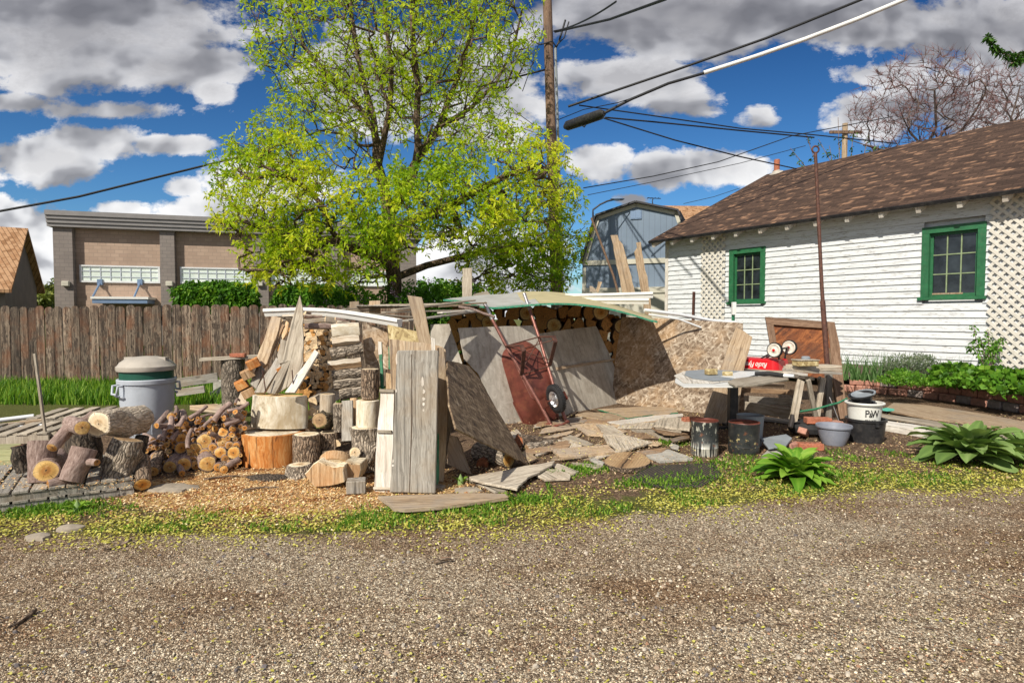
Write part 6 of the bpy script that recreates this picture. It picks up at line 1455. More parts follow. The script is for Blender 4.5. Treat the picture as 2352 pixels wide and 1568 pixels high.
# ---------------------------------------------------------------- gutters
def gutter(pts, label, w_=.12, h_=.10, group='white gutter lengths on the pile roof', flip=1):
    pts = [Vector(p) for p in pts]; t_ = thing('gutter', pts[0], label, 'gutter', group); m = MB(); o = pts[0]
    prof = [(0, .0), (0, -h_ * .9), (w_ * .15, -h_), (w_ * .65, -h_), (w_ * .8, -h_ * .55), (w_, -h_ * .35), (w_, 0), (w_ * .92, .005), (w_ * .92, -h_ * .30), (w_ * .75, -h_ * .5), (w_ * .62, -h_ * .94), (w_ * .15, -h_ * .94), (w_ * .03, -h_ * .85), (w_ * .03, 0)]
    for i, p in enumerate(pts):
        d = (pts[min(i + 1, len(pts) - 1)] - pts[max(i - 1, 0)]).normalized(); s = Vector((d.y, -d.x, 0)).normalized() * flip; u = s.cross(d) * flip
        if u.z < 0: u = -u
        m.v += [tuple(p - o + s * a + u * b) for a, b in prof]
    n = len(prof)
    for i in range(len(pts) - 1):
        for j in range(n): j2 = (j + 1) % n; m.f.append([i * n + j, i * n + j2, (i + 1) * n + j2, (i + 1) * n + j]); m.m.append(0)
    m.build('channel', MATS['white_vinyl'], t_, smooth=25)
    for e, off_ in ((0, 0), (len(pts) - 1, 0)):
        k = e * n; mm = MB(); mm.v = [m.v[k + j] for j in (0, 1, 2, 3, 4, 5, 6)]; mm.f = [list(range(7))]; mm.m = [0]; mm.build('end_cap', MATS['white_vinyl'], t_)
    return t_
gutter([P(616, 710, 7.2), P(700, 707, 7.1), P(760, 709, 7.0), P(800, 713, 6.9), P(860, 722, 6.75), P(925, 733, 6.6)], 'long white gutter bent over the top of the firewood stack', .11, .09)
gutter([P(1300, 676, 11.4), P(1400, 674, 11.2), P(1500, 671, 11.0)], 'white gutter lying on the right end of the shelter roof, upper one', .13, .11)
gutter([P(1340, 686, 11.1), P(1430, 686, 10.9), P(1490, 686, 10.8)], 'white gutter lying on the right end of the shelter roof, lower one', .13, .10)
cable('pale blue white pipe running from the roof edge over the chipboard', [P(1480, 712, 9.6), P(1560, 722, 9.7), P(1640, 737, 9.8), P(1690, 741, 9.85)], .03, 'white_metal', name='pipe', cat='pipe', sides=8)
cable('thin white lath crossing under the pale pipe at the chipboard top', [P(1490, 722, 9.4), P(1560, 733, 9.4), P(1610, 752, 9.4)], .015, 'white_metal', name='lath', cat='strip', sides=6)
# ---------------------------------------------------------------- wheelbarrow
bo = Vector((.63, 8.1, .05)); U_ = Vector((-.378, .285, .881)).normalized(); W_ = Vector((.857, .468, .216)); W_ = (W_ - U_ * W_.dot(U_)).normalized(); N_ = -(U_.cross(W_))
wb = thing('wheelbarrow', bo, 'rusty red brown wheelbarrow stood on its nose, underside out, against the plywood', 'wheelbarrow')
BM_ = Matrix.Translation(bo) @ Matrix((W_, U_, N_)).transposed().to_4x4()   # local: x across, y along the handles, z out of the underside
def rr_loop(hw, y0, y1, z, rn, rt, n=9, taper=.0):
    pts = []
    for cx_, cy_, r_, a0 in ((hw - rt, y1 - rt, rt, 0), (-hw + rt, y1 - rt, rt, 90), (-(hw - taper) + rn, y0 + rn, rn, 180), (hw - taper - rn, y0 + rn, rn, 270)):
        for k in range(n): a = R(a0 + 90 * k / (n - 1)); pts.append((cx_ + r_ * math.cos(a), cy_ + r_ * math.sin(a), z))
    return pts
loops = [rr_loop(.365, .0, 1.46, -.40, .20, .26, taper=.07), rr_loop(.355, .012, 1.45, -.40, .19, .25, taper=.07), rr_loop(.32, .09, 1.34, -.25, .16, .2, taper=.06), rr_loop(.235, .42, 1.12, -.04, .07, .08, taper=.03), rr_loop(.215, .46, 1.09, -.02, .06, .07, taper=.03)]
m = MB(); n = len(loops[0])
for lp in loops: m.v += lp
for i in range(len(loops) - 1):
    for j in range(n): m.f.append([i * n + j, i * n + (j + 1) % n, (i + 1) * n + (j + 1) % n, (i + 1) * n + j]); m.m.append(0)
m.f.append([(len(loops) - 1) * n + j for j in range(n)]); m.m.append(0)
tray = m.build('tray', MATS['rust'], wb, M=BM_, smooth=28); sm_ = tray.modifiers.new('solid', 'SOLIDIFY'); sm_.thickness = .006; sm_.offset = -1
hi = loops[3]; MB().tube([(x, y, z + .004) for x, y, z in hi[8:26]], .007, 6).build('worn_ridge_highlight', MATS['rust_tube'], wb, M=BM_, smooth=80)  # lighter tube: worn crease, and a highlight put into its colour
MB().tube([tuple(p) for p in loops[0]] + [loops[0][0]], .010, 8, cap=False).build('rolled_rim', MATS['rust'], wb, M=BM_, smooth=80)
def rail(sg):
    q = [(sg * .34, 1.98, .02), (sg * .32, 1.7, .01), (sg * .27, 1.2, .01), (sg * .20, .7, .015), (sg * .145, .3, .02), (sg * .125, .02, .03)]
    MB().tube(q[1:], .024, 10).tube([q[-1], (sg * .12, -.035, .05), (sg * .10, -.04, .10)], .022, 8).build('handle_rail', MATS['rust_tube'], wb, M=BM_, smooth=80)
    MB().tube([q[0], (sg * .325, 1.76, .012), q[1]], .0265, 10).build('handle_grip', MATS['steel_tube'], wb, M=BM_, smooth=80)
    lg = MB(); f0 = Vector((sg * .235, .80, .03)); f1 = Vector((sg * .26, 1.02, .40)); f2 = Vector((sg * .265, 1.10, .40)); f3 = Vector((sg * .275, 1.26, .03))
    for a, b in ((f0, f1), (f1, f2), (f2, f3)):
        d = b - a; Mx = frame(a - d.normalized() * .008, d, (1, 0, 0)); lg.box(-.007, .007, -.03, .03, 0, d.length + .016, 0, Mx)
    lg.build('leg', MATS['rust_dark'], wb, M=BM_)
rail(-1); rail(1)
MB().tube([(-.27, 1.24, .05), (.255, .84, .12)], .008, 6).tube([(.27, 1.24, .05), (-.255, .84, .12)], .008, 6).tube([(-.265, 1.06, .38), (.0, 1.12, .16), (.265, 1.06, .38)], .007, 6).tube([(-.235, .80, .03), (.235, .80, .03)], .010, 6).tube([(-.275, 1.26, .03), (.275, 1.26, .03)], .010, 6).build('cross_brace', MATS['rust_dark'], wb, M=BM_)
MB().tube([(-.125, .02, .05), (-.20, .06, -.10), (-.21, .0, -.26), (.21, .0, -.26), (.20, .06, -.10), (.125, .02, .05)], .016, 8).tube([(-.10, -.04, .10), (-.06, -.06, .20), (.06, -.06, .20), (.10, -.04, .10)], .014, 8).build('nose_guard', MATS['rust'], wb, M=BM_, smooth=80)
WC = (0.03, .30, .18)
ww = MB(); prof = []
for k in range(25):
    a = 2 * math.pi * k / 24; prof.append((.150 + .052 * math.cos(a), .045 * math.sin(a)))
ww.lathe(prof, 48)
for k in range(36):
    a = 2 * math.pi * k / 36
    for s in (-1, 1):
        Mx = Matrix.Rotation(a + (.04 if s > 0 else 0), 4, 'Z') @ Matrix.Translation((.199, 0, s * .018)) @ Matrix.Rotation(s * .35, 4, 'X'); ww.box(-.006, .005, -.006, .006, -.016, .016, 0, Mx)
WMx = BM_ @ Matrix.Translation(WC) @ Matrix.Rotation(R(90), 4, 'Y')
wh = ww.build('wheel', MATS['rubber'], wb, M=WMx, smooth=50)
rm_ = MB().lathe([(.112, .04), (.104, .045), (.098, .03), (.085, .012), (.05, .006), (.036, .02), (.03, .055), (.012, .06), (.012, .075), (0, .075)], 32).lathe([(0, -.075), (.012, -.075), (.012, -.06), (.03, -.055), (.036, -.02), (.05, -.006), (.085, -.012), (.098, -.03), (.104, -.045), (.112, -.04)], 32)
for k in range(4): a = k * math.pi / 2 + .4; rm_.lathe([(0, -.028), (.009, -.028), (.009, -.012), (0, -.012)], 8, c=(.055 * math.cos(a), .055 * math.sin(a)))
rm_.build('rim', MATS['chrome'], wh, M=WMx, smooth=35)
MB().tube([(-.14, .30, .17), (.20, .30, .17)], .009, 8).box(-.150, -.142, .24, .36, .0, .20).box(.19, .198, .24, .36, .0, .20).build('axle_bracket', MATS['rust'], wb, M=BM_)
# ---------------------------------------------------------------- boards laid on the ground
GBD = 'old boards laid flat as paving in front of the shelter'; ZP = Vector((0, 0, 1))
def flat(pts, z, label, mat='grey_board_pale', th=.022, cr=cG, tilt=(0, 0), grain=None, jit=.006, name='ground_board', cat='board', medge=None):
    q = [cr(*p) for p in pts]; n_ = Vector((tilt[0], tilt[1], 1)).normalized(); c = G(sum(p[0] for p in q) / len(q), sum(p[1] for p in q) / len(q), z)
    return sheet(name, q, (c, n_), th, MATS[mat], label, cat, GBD, grain=grain, jit=jit, medge=medge, sub=.07, bevel=.003)
flat([(90, 812), (400, 755), (640, 705), (780, 690), (930, 655), (900, 700), (700, 800), (620, 860), (560, 930), (300, 880), (110, 835)], .07, 'wide grey board with a curved broken end, nearest the leaning chipboard tip', grain=(cG(90, 812), cG(640, 705)))
flat([(50, 818), (110, 838), (300, 890), (470, 940), (340, 955), (200, 890)], .03, 'narrow board edge poking out under the curved grey board')
flat([(720, 780), (800, 740), (960, 740), (1080, 790), (1075, 830), (900, 835), (830, 840)], .04, 'split grey board right of the curved one')
flat([(880, 700), (960, 682), (1165, 760), (1110, 790)], .03, 'narrow pale board beside the split grey one')
flat([(905, 545), (1100, 525), (1450, 498), (1520, 565), (1300, 590), (990, 628)], .06, 'long tan board in the middle of the paving, front edge raised', 'tan_board', .03)
flat([(1225, 612), (1400, 590), (1525, 572), (1440, 608), (1300, 632)], .03, 'thin board edge under the long tan board')
flat([(1400, 395), (1640, 410), (1890, 475), (1700, 530), (1560, 548), (1440, 480)], .05, 'wide cracked pale board right of the long tan one', 'grey_board_pale', .025)
flat([(940, 448), (1080, 455), (1200, 475), (1190, 520), (930, 520)], .03, 'small pale board in front of the barrow, left one')
flat([(1080, 402), (1160, 430), (1310, 492), (1250, 508), (1000, 430)], .05, 'narrow slanted board in front of the barrow')
flat([(1130, 205), (1240, 180), (1480, 190), (1630, 235), (1450, 265)], .03, 'tan board beside the tilted plywood foot', 'tan_board')
flat([(1350, 152), (1700, 130), (2090, 128), (2140, 185), (1900, 205), (1640, 240), (1520, 200)], .035, 'long board along the foot of the chipboard panel', 'tan_board', medge='green_paint')
flat([(1440, 275), (1900, 215), (2180, 195), (2185, 215), (1900, 262), (1560, 305)], .045, 'narrow pale plank second from the chipboard panel', 'white_wood')
flat([(1080, 240), (1400, 270), (1640, 370), (1500, 420), (1250, 400), (1150, 330)], .03, 'board half buried in debris right of the wheel', 'tan_board')
flat([(1560, 300), (1760, 290), (1900, 320), (2050, 400), (1880, 430), (1680, 360)], .025, 'pale board beneath the stack of short boards', 'grey_board_pale')
flat([(1330, 300), (1500, 312), (1650, 420), (1420, 400)], .055, 'small grey board in the middle of the paving', 'grey_board_pale')
flat([(1830, 375), (1960, 365), (2100, 420), (2040, 455)], .05, 'lowest of the short boards stacked beside the left drum')
flat([(2060, 440), (2250, 400), (2250, 430), (2080, 465)], .08, 'short dark board under the stack beside the left drum', 'brown_board')
flat([(1875, 330), (2000, 345), (2230, 365), (2240, 385), (2100, 400), (1990, 390)], .11, 'middle brown one of the short boards stacked beside the left drum', 'brown_board')
flat([(1880, 305), (2180, 340), (2170, 372), (1920, 335)], .135, 'grey one near the top of the short boards beside the left drum', 'grey_board_pale')
flat([(1895, 285), (1990, 232), (2130, 235), (2255, 245), (2250, 348), (2060, 330), (1900, 305)], .17, 'topmost grey board of the short stack beside the left drum', 'grey_board_pale', .03)
flat([(1735, 562), (2050, 545), (2180, 590), (2285, 632), (1960, 658)], .03, 'pale flat slab in front of the left drum', 'concrete', .03)
flat([(1090, 672), (1370, 692), (1400, 712), (1330, 725), (1120, 690)], .03, 'pale sliver of board left of the round slice')
flat([(1270, 640), (1320, 630), (1420, 670), (1400, 690)], .05, 'small block end left of the round slice', 'concrete')
flat([(735, 590), (885, 535), (880, 560), (760, 600)], .03, 'small board between the rotten log and the tan board')
flat([(590, 575), (700, 585), (755, 630), (680, 665), (610, 600)], .04, 'dark board beside the chipboard tip', 'tan_board')
flat([(430, 400), (560, 345), (640, 440), (560, 470)], .03, 'pale board at the foot of the grey plywood')
flat([(2070, 480), (2150, 510), (2140, 545), (2060, 520)], .04, 'short grey offcut in front of the board stack', 'concrete')
flat([(-20, 1100), (380, 1052), (450, 985), (300, 975), (100, 1010), (-30, 1050)], .02, 'worn board on the soil in front of the doors, farther one', 'tan_board')
q = [(868, 1138), (1000, 1134), (1100, 1131), (1160, 1133), (1168, 1140), (1100, 1150), (1010, 1162), (930, 1168), (905, 1166), (892, 1154)]
sheet('ground_board', q, (G(1000, 1150, .06), Vector((.02, -.05, 1)).normalized()), .03, MATS['tan_board'], 'ragged swirly grained board lying in front of the big grey door', 'board', GBD, jit=.006, grain=((880, 1150), (1150, 1140)))
rs = random.Random(31)
for k in range(26):
    cx_, cy_ = rs.uniform(700, 1850), rs.uniform(190, 640); an = rs.gauss(0, .35) - .1; L_ = rs.uniform(130, 270); w_ = rs.uniform(15, 30); ca, sa = math.cos(an), math.sin(an) * .5
    flat([(cx_ + u * L_ * ca - v * w_ * .8, cy_ + u * L_ * sa + v * w_) for u, v in ((-1, -1), (.2, -1.1), (1, -.9), (1.05, .2), (.95, 1), (-.3, 1.05), (-1, .9))], .012 + .0013 * k, 'worn board fragment half buried among the paving boards', rs.choice(['tan_board', 'tan_board', 'grey_board_pale', 'brown_board']), .012, jit=.01)
pts = [(1640 + 225 * math.cos(t) * (1 + .08 * math.sin(3 * t)), 650 + 82 * math.sin(t)) for t in [i * math.pi / 9 for i in range(18)]]
flat(pts, .05, 'round brown wood slice with a rim of bark lying flat', 'cut_slice' if 'cut_slice' in MATS else 'cut_tan', .05, name='wood_slice', cat='wood slice', jit=.004, medge='bark_brown')
for k, (x, y, s, lab) in enumerate([(90, 1235, .07, 'flat pale stone at the far left where grass meets gravel'), (160, 1215, .08, 'second flat stone at the left edge of the gravel'), (1075, 1128, .10, 'pale flat stone beside the swirly board'), (395, 1122, .17, 'pale flat rock half buried in sawdust before the log stack'), (615, 1098, .16, 'dark flat bark slab in the sawdust before the orange stump'), (1000, 1120, .08, 'small stone by the door foot')]):
    g = G(x, y); mm = MB().lathe([(0, -.02), (s, -.015), (s * .9, .018), (s * .5, .03), (0, .032)], 14, wob=.35, seed=k * 3.3, sx=1.3, sy=.8)
    mm.build('flat_stone', MATS['stone' if k != 4 else 'bark_dark'], M=Matrix.Translation(g), smooth=50, label=lab, cat='stone', group='flat stones along the verge')
for k, (x0, y0, x1, y1) in enumerate([(470, 1100, 560, 1092), (560, 1125, 640, 1118), (300, 1240, 240, 1262), (80, 1400, 20, 1440), (1000, 1290, 1040, 1284)]):
    a, b = G(x0, y0, .02), G(x1, y1, .02); log('stick', a, b, .011, .006, 'bark_brown', 'cut_tan', ['bark strip in the sawdust before the log stack', 'lower bark strip in the sawdust', 'brown stick on the gravel below the sawdust', 'brown stick on the gravel at the left edge', 'short brown stick on the gravel below the doors'][k], 'stick', seg=7, rings=5, wob=.3, bend=.01)
# rubber mat
q = [(1440, 1098), (1500, 1068), (1640, 1062), (1660, 1090), (1610, 1118), (1520, 1120)]
m, t, b = newmat('mat_rubber'); raw = t.node('ShaderNodeTexCoord').outputs['Object']
vd = t.node('ShaderNodeTexVoronoi', {'Vector': raw, 'Scale': 28, 'Randomness': .15}).outputs['Distance']; setc(t, b, t.mix(t.gramp(vd, .30, .26), (.018, .018, .02), (.16, .12, .07)), .8, vd, -.5, .01); MATS['mat_rubber'] = m
sheet('rubber_mat', q, (G(1550, 1090, .014), ZP), .006, MATS['mat_rubber'], 'black perforated rubber mat overgrown by weeds and petals', 'mat', jit=.004)
# ---------------------------------------------------------------- table with sheets on it
tz = .765
def at(px, py, z): return G(px, py, z)
tc_ = G(1692, 880, tz); tb_ = Vector((P(1682, 985, 7.95).x, 7.95, 0))
tbl = thing('pedestal_table', tb_, 'small pedestal table with a black square post, sheets of white board on top', 'table')
MB().box(-.055, .055, -.055, .055, .03, tz - .05).build('post', MATS['black_plastic'], tbl, bevel=.004)
MB().box(-.28, .28, -.04, .04, 0, .03).box(-.04, .04, -.28, -.041, 0, .03).box(-.04, .04, .041, .28, 0, .03).build('foot', MATS['black_plastic'], tbl, bevel=.004)
def top(px, z, th, mat, label, name='sheet_of_board', parent=None, tilt=(0, 0), cat='board', jit=.002, medge=None, grp='sheets and boards piled on the table'):
    return sheet(name, px, (G(1690, 870, z), Vector((tilt[0], tilt[1], 1)).normalized()), th, MATS[mat], label if parent is None else None, cat if parent is None else None, grp if parent is None else None, parent=parent, jit=jit, medge=medge)
top([(1600, 884), (1780, 872), (1812, 868), (1800, 858), (1700, 856), (1580, 862), (1555, 872)], tz - .01, .03, 'brown_board', None, 'table_top', tbl)
top([(1550, 877), (1552, 866), (1640, 858), (1760, 860), (1735, 884), (1690, 888), (1570, 888)], tz + .012, .010, 'laminate', 'white laminate sheet, lowest on the table')
top([(1548, 862), (1572, 852), (1660, 853), (1690, 872), (1640, 879), (1570, 878)], tz + .024, .008, 'osb_tan_top' if 'osb_tan_top' in MATS else 'white_wood', 'cream board on the left side of the table top')
top([(1572, 860), (1576, 851), (1620, 848), (1720, 852), (1700, 870), (1640, 874), (1590, 868)], tz + .034, .006, 'slate_sheet', 'dark grey flexible sheet with rounded corners on the cream board')
top([(1672, 876), (1690, 868), (1760, 862), (1812, 864), (1810, 870), (1740, 882), (1690, 886)], tz + .045, .02, 'grey_board_pale', 'weathered grey board lying over the right side of the table')
top([(1655, 864), (1700, 852), (1760, 852), (1720, 864), (1690, 868)], tz + .044, .006, 'white_metal', 'white board offcut in the middle of the table')
for k, (x, y, w_, lab) in enumerate([(1633, 860, .066, 'mottled square tin on the left of the table'), (1671, 863, .052, 'smaller mottled tin in the middle of the table')]):
    b_ = G(x, y, tz + .04); MB().box(-w_, w_, -w_ * .7, w_ * .7, 0, .07 if k == 0 else .055).build('tin', MATS['osb_tan'], M=Matrix.Translation(b_) @ Matrix.Rotation(.3, 4, 'Z'), label=lab, cat='tin', bevel=.006)
p0, p1 = G(1735, 858, tz + .07), G(1800, 862, tz + .07)
hm = thing('tool', p0, 'hand tool with a black padded handle and pale end, lying on the table', 'tool')
MB().tube([p0 - p0 + Vector((0, 0, 0)), (p1 - p0) * .5 + Vector((0, 0, .012)), p1 - p0], .026, 10).build('handle', MATS['rubber'], hm, smooth=80)
MB().tube([p1 - p0, (p1 - p0) * 1.35], .022, 8).build('head', MATS['white_metal'], hm, smooth=80)
# ---------------------------------------------------------------- drums
def drum(px, base, rpx, toppx, label, kind):
    Y = G(px, base).y; r_ = rpx / F * Y; Y += r_; c = P(px, base, Y); c.z = 0; h = P(px, toppx, Y - r_ * .2).z
    t_ = thing('metal_drum', c, label, 'drum')
    m, t, b = newmat('drum_' + kind); tcn = t.node('ShaderNodeTexCoord').outputs['Object']; s = t.node('ShaderNodeSeparateXYZ', {0: tcn}).outputs
    a = t.math('ARCTAN2', s[1], s[0]); cyl = t.combine(t.math('MULTIPLY', a, r_), s[2], 0)
    base_ = t.ramp(t.noise(cyl, 9, 6, .7), [(.35, (.018, .020, .022)), (.6, (.05, .055, .055)), (.75, (.12, .10, .085))])
    if kind == 'a':
        drip = t.noise(t.combine(t.math('MULTIPLY', a, r_ * 60), t.math('MULTIPLY', s[2], 3), 0), 1, 2)
        lo = t.math('MULTIPLY', t.gramp(drip, .47, .53), t.gramp(s[2], h * .42, h * .22)); sp = t.math('MULTIPLY', t.gramp(t.noise(t.map(cyl, (30, 12, 1)), 1, 4, .7), .56, .62), t.gramp(s[2], h * .3, h * .7))
        c_ = t.mix(lo, base_, (.66, .65, .58)); c_ = t.mix(sp, c_, (.58, .58, .50))
    else:
        sp = t.math('MULTIPLY', t.gramp(t.noise(t.map(cyl, (22, 26, 1)), 1, 5, .7), .57, .63), t.gramp(t.math('ABSOLUTE', t.math('SUBTRACT', s[2], h * .42)), h * .28, h * .1)); c_ = t.mix(sp, base_, (.55, .46, .22))
    c_ = t.mix(t.gramp(t.noise(cyl, 14, 5), .60, .70), c_, (.26, .10, .05)); setc(t, b, c_, .45, metal=.2)
    MB().lathe([(0, 0), (r_ * .97, 0), (r_, .01), (r_, h * .22), (r_ * 1.025, h * .235), (r_, h * .25), (r_, h - .02), (r_ * 1.02, h - .012), (r_ * 1.02, h - .002)], 48, wob=.015).build('body', m, t_, smooth=35)
    MB().lathe([(r_ * 1.02, h - .002), (r_ * 1.0, h + .006), (r_ * .96, h + .004), (r_ * .94, h - .010), (0, h - .012)], 48).build('lid', MATS['rust'], t_, smooth=35)
    return c
drum(1618, 1050, 31, 966, 'round black metal drum with white paint drips round its foot', 'a')
drum(1708, 1046, 35, 970, 'round dark metal drum with yellow paint splashes, right of the dripped one', 'b')
pc_ = P(1722, 1035, 6.95); pc_.z = 0
pl_ = thing('plastic_pail', pc_, 'grey plastic pail standing behind the yellow splashed drum', 'pail'); hz = P(1722, 957, 6.8).z
MB().lathe([(0, 0), (.13, 0), (.155, hz - .01), (.16, hz), (.15, hz), (.145, hz - .03), (0, hz - .03)], 40).build('body', MATS['slate_sheet'], pl_, smooth=35)
brick(G(1588, 968, .16) , .25, 'red brick behind the dripped drum, on the board stack', L=.24, holes=False)
# leaning trapezoid board by the chipboard
q = [cR(*p) for p in [(745, 315), (800, 345), (862, 388), (840, 480), (800, 625), (750, 1015), (495, 1010), (630, 620), (690, 460)]]
sheet('board', q, lean((1612, 974), (1692, 976), 15), .03, MATS['brown_board' if False else 'tan_board'], 'brown board with a cut corner leaning on the chipboard behind the table', 'board', grain=(cR(600, 960), cR(800, 350)))
q = [(1672, 885), (1708, 884), (1709, 962), (1672, 960)]
sheet('board', q, lean((1672, 962), (1709, 964), 6), .02, MATS['osb_dark'], 'narrow dark speckled board end right of the table post', 'board')
# steel fence stakes against the house
def stake(x0, y0, x1, y1, Y, mat, label, tipmat=None):
    a, b = P(x1, y1, Y), P(x0, y0, Y); a.z = 0; M = frame(a, b - a, (0, -1, 0)); L = (b - a).length
    t_ = thing('steel_stake', a, label, 'stake', M=M); m = MB().box(-.03, .03, -.006, .0, 0, L).box(-.004, .004, .0002, .04, 0, L)
    for k in range(int(L / .06)): m.box(-.012, .012, -.014, -.0062, .03 + k * .06, .05 + k * .06)
    m.build('shaft', MATS[mat], t_)
    if tipmat: MB().box(-.034, .034, -.016, .044, L - .22, L + .01).build('painted_tip', MATS[tipmat], t_)
stake(1594, 670, 1590, 730, 12.0, 'rust_dark', 'rusty steel stake in front of the small lattice')
stake(1685, 695, 1683, 735, 10.8, 'green_paint', 'green steel stake with a white top below the small window', 'white_vinyl')
# ---------------------------------------------------------------- sawhorse with boards, wagon, leaning tray
def BP_(x, y, Y): return P(*cB(x, y), Y)
sw = thing('sawhorse', G(1840, 990), 'weathered wooden sawhorse standing right of the table', 'sawhorse')
def bar(name, a, b, w_, h_, mat, par, up=(0, -1, 0)):
    a, b = Vector(a), Vector(b); return MB().box(-w_ / 2, w_ / 2, -h_ / 2, h_ / 2, 0, (b - a).length).build(name, MATS[mat], par, M=frame(a, b - a, up), bevel=.003)
def to0(p): p = Vector(p); p.z = 0; return p
lg1 = [BP_(1120, 905, 7.75), None]; 
def leg(x0, y0, x1, y1, Y0, Y1, w_=.095):
    a = P(*cB(x1, y1), Y1); a.z = max(a.z, 0); bar('leg', a, BP_(x0, y0, Y0), w_, .035, 'grey_board_pale', sw)
leg(1130, 900, 985, 1700, 7.75, 7.45); leg(1255, 890, 1400, 1560, 7.85, 8.0, .06); leg(1510, 850, 1385, 1500, 8.5, 8.5, .08); leg(1440, 850, 1570, 1480, 8.5, 8.9, .06); leg(1500, 890, 1410, 1500, 8.45, 8.2, .07)
bar('top_beam', BP_(840, 800, 7.4), BP_(1290, 870, 8.6), .12, .05, 'grey_board_pale', sw, up=(0, 0, 1))
bar('side_rail', BP_(190, 1330, 8.6), BP_(1010, 1470, 7.7), .035, .14, 'grey_board_pale', sw, up=(0, 0, 1))
bar('side_rail', BP_(180, 1210, 8.9), BP_(1000, 1270, 7.9), .03, .10, 'grey_board', sw, up=(0, 0, 1)); bar('side_rail', BP_(150, 1060, 9.0), BP_(1020, 1100, 8.1), .03, .07, 'brown_board', sw, up=(0, 0, 1))
for k in range(4):
    a = BP_(960 + 8 * k, 700 + 30 * (k % 3) - 20, 7.9 + .2 * (k % 2)); 
BS = 'boards piled on the sawhorse'
for k, (x0, y0, x1, y1, Ya, Yb, w_, lab, mt) in enumerate([(950, 730, 1690, 770, 8.1, 8.3, .30, 'lowest grey board of the pile on the sawhorse', 'grey_board'), (960, 690, 1700, 715, 8.15, 8.35, .28, 'middle grey board of the pile on the sawhorse', 'grey_board_pale'), (990, 660, 1700, 660, 8.2, 8.4, .26, 'top grey board of the pile on the sawhorse', 'grey_board_pale'), (900, 775, 1180, 800, 7.8, 7.9, .14, 'thin pale board on the near end of the sawhorse', 'white_wood'), (150, 705, 1000, 735, 9.5, 9.3, .9, 'long grey board running left from the sawhorse under the wagon', 'grey_board_pale'), (240, 960, 860, 985, 8.2, 8.0, .2, 'tan board hanging under the table edge', 'tan_board'), (200, 1500, 980, 1600, 8.7, 8.3, .2, 'timber lying on the ground behind the sawhorse', 'grey_board')]):
    barbetween('board', BP_(x0, y0, Ya), BP_(x1, y1, Yb), w_, .035, mt, lab, 'board', BS)
barbetween('support_post', to0(BP_(1600, 900, 8.7)), BP_(1600, 800, 8.7), .08, .08, 'grey_board', 'short post under the far end of the boards by the iron rod', 'post', up=(0, -1, 0))
# wagon, upside down
wc = P(1728, 848, 9.6); wx = Vector((math.cos(.85), -math.sin(.85), 0)); wg = thing('toy_wagon', wc, 'small red toy wagon lying upside down on the boards, white wheels up', 'toy wagon', M=Matrix.Translation(wc) @ Matrix.Rotation(math.atan2(wx.y, wx.x), 4, 'Z') @ Matrix.Scale(1.3, 4)); Wm = WM[wg.name]
m = MB()
def rrect(hx, hy, r_, z, n=6):
    pts = []
    for cx_, cy_, a0 in ((hx - r_, hy - r_, 0), (-hx + r_, hy - r_, 90), (-hx + r_, -hy + r_, 180), (hx - r_, -hy + r_, 270)):
        for k in range(n): a = R(a0 + 90 * k / (n - 1)); pts.append((cx_ + r_ * math.cos(a), cy_ + r_ * math.sin(a), z))
    return pts
lps = [rrect(.415, .215, .09, .0), rrect(.425, .225, .09, .004), rrect(.425, .225, .09, .018), rrect(.40, .20, .08, .022), rrect(.385, .185, .075, .135), rrect(.36, .16, .06, .15)]
n = len(lps[0])
for l_ in lps: m.v += l_
for i in range(len(lps) - 1):
    for j in range(n): m.f.append([i * n + j, i * n + (j + 1) % n, (i + 1) * n + (j + 1) % n, (i + 1) * n + j]); m.m.append(0)
m.f.append([(len(lps) - 1) * n + j for j in range(n)]); m.m.append(0)
m.build('body', MATS['wagon_red'], wg, smooth=50)
def textobj(body, size, mat, M, parent, shear=0, ext=.0006, name='lettering'):
    cu_ = bpy.data.curves.new(name, 'FONT'); cu_.body = body; cu_.size = size; cu_.shear = shear; cu_.extrude = ext; cu_.align_x = 'CENTER'; cu_.align_y = 'CENTER'; cu_.offset = size * .012
    tmp = bpy.data.objects.new('tmp', cu_); COL.objects.link(tmp); bpy.context.view_layer.update(); me = bpy.data.meshes.new_from_object(tmp.evaluated_get(bpy.context.evaluated_depsgraph_get())); bpy.data.objects.remove(tmp)
    me.materials.clear(); me.materials.append(MATS[mat]); o = bpy.data.objects.new(name, me); return link(o, M, parent)
tilt_ = math.atan2(.015, .113)
textobj('Radio Flyer', .088, 'letter_white', Wm @ Matrix.Translation((.14, -.196, .078)) @ Matrix.Rotation(R(90) - tilt_, 4, 'X') @ Matrix.Rotation(math.pi, 4, 'Z') @ Matrix.Diagonal((.7, 1, 1, 1)), wg, .35)
def wwheel(p, r_=.092):
    Mw = Wm @ Matrix.Translation(p) @ Matrix.Rotation(R(90), 4, 'X') @ Matrix.Rotation(R(0), 4, 'Y')
    o = MB().lathe([(r_ * .84, .02), (r_ * .95, .022), (r_, .012), (r_, -.012), (r_ * .95, -.022), (r_ * .84, -.02)], 36).build('wheel', MATS['rubber'], wg, M=Mw, smooth=35)
    MB().lathe([(r_ * .86, .021), (r_ * .78, .026), (r_ * .5, .016), (r_ * .25, .022), (r_ * .2, .028), (0, .028)], 32).lathe([(0, -.028), (r_ * .25, -.022), (r_ * .45, -.016), (r_ * .68, -.026), (r_ * .76, -.021)], 32).build('rim', MATS['wheel_white'], o, M=Mw, smooth=35)
    MB().lathe([(0, .036), (r_ * .17, .036), (r_ * .19, .0282)], 16).build('hub_cap', MATS['wagon_red'], o, M=Mw, smooth=35)
wwheel((.37, -.20, .265)); wwheel((.37, .20, .285))
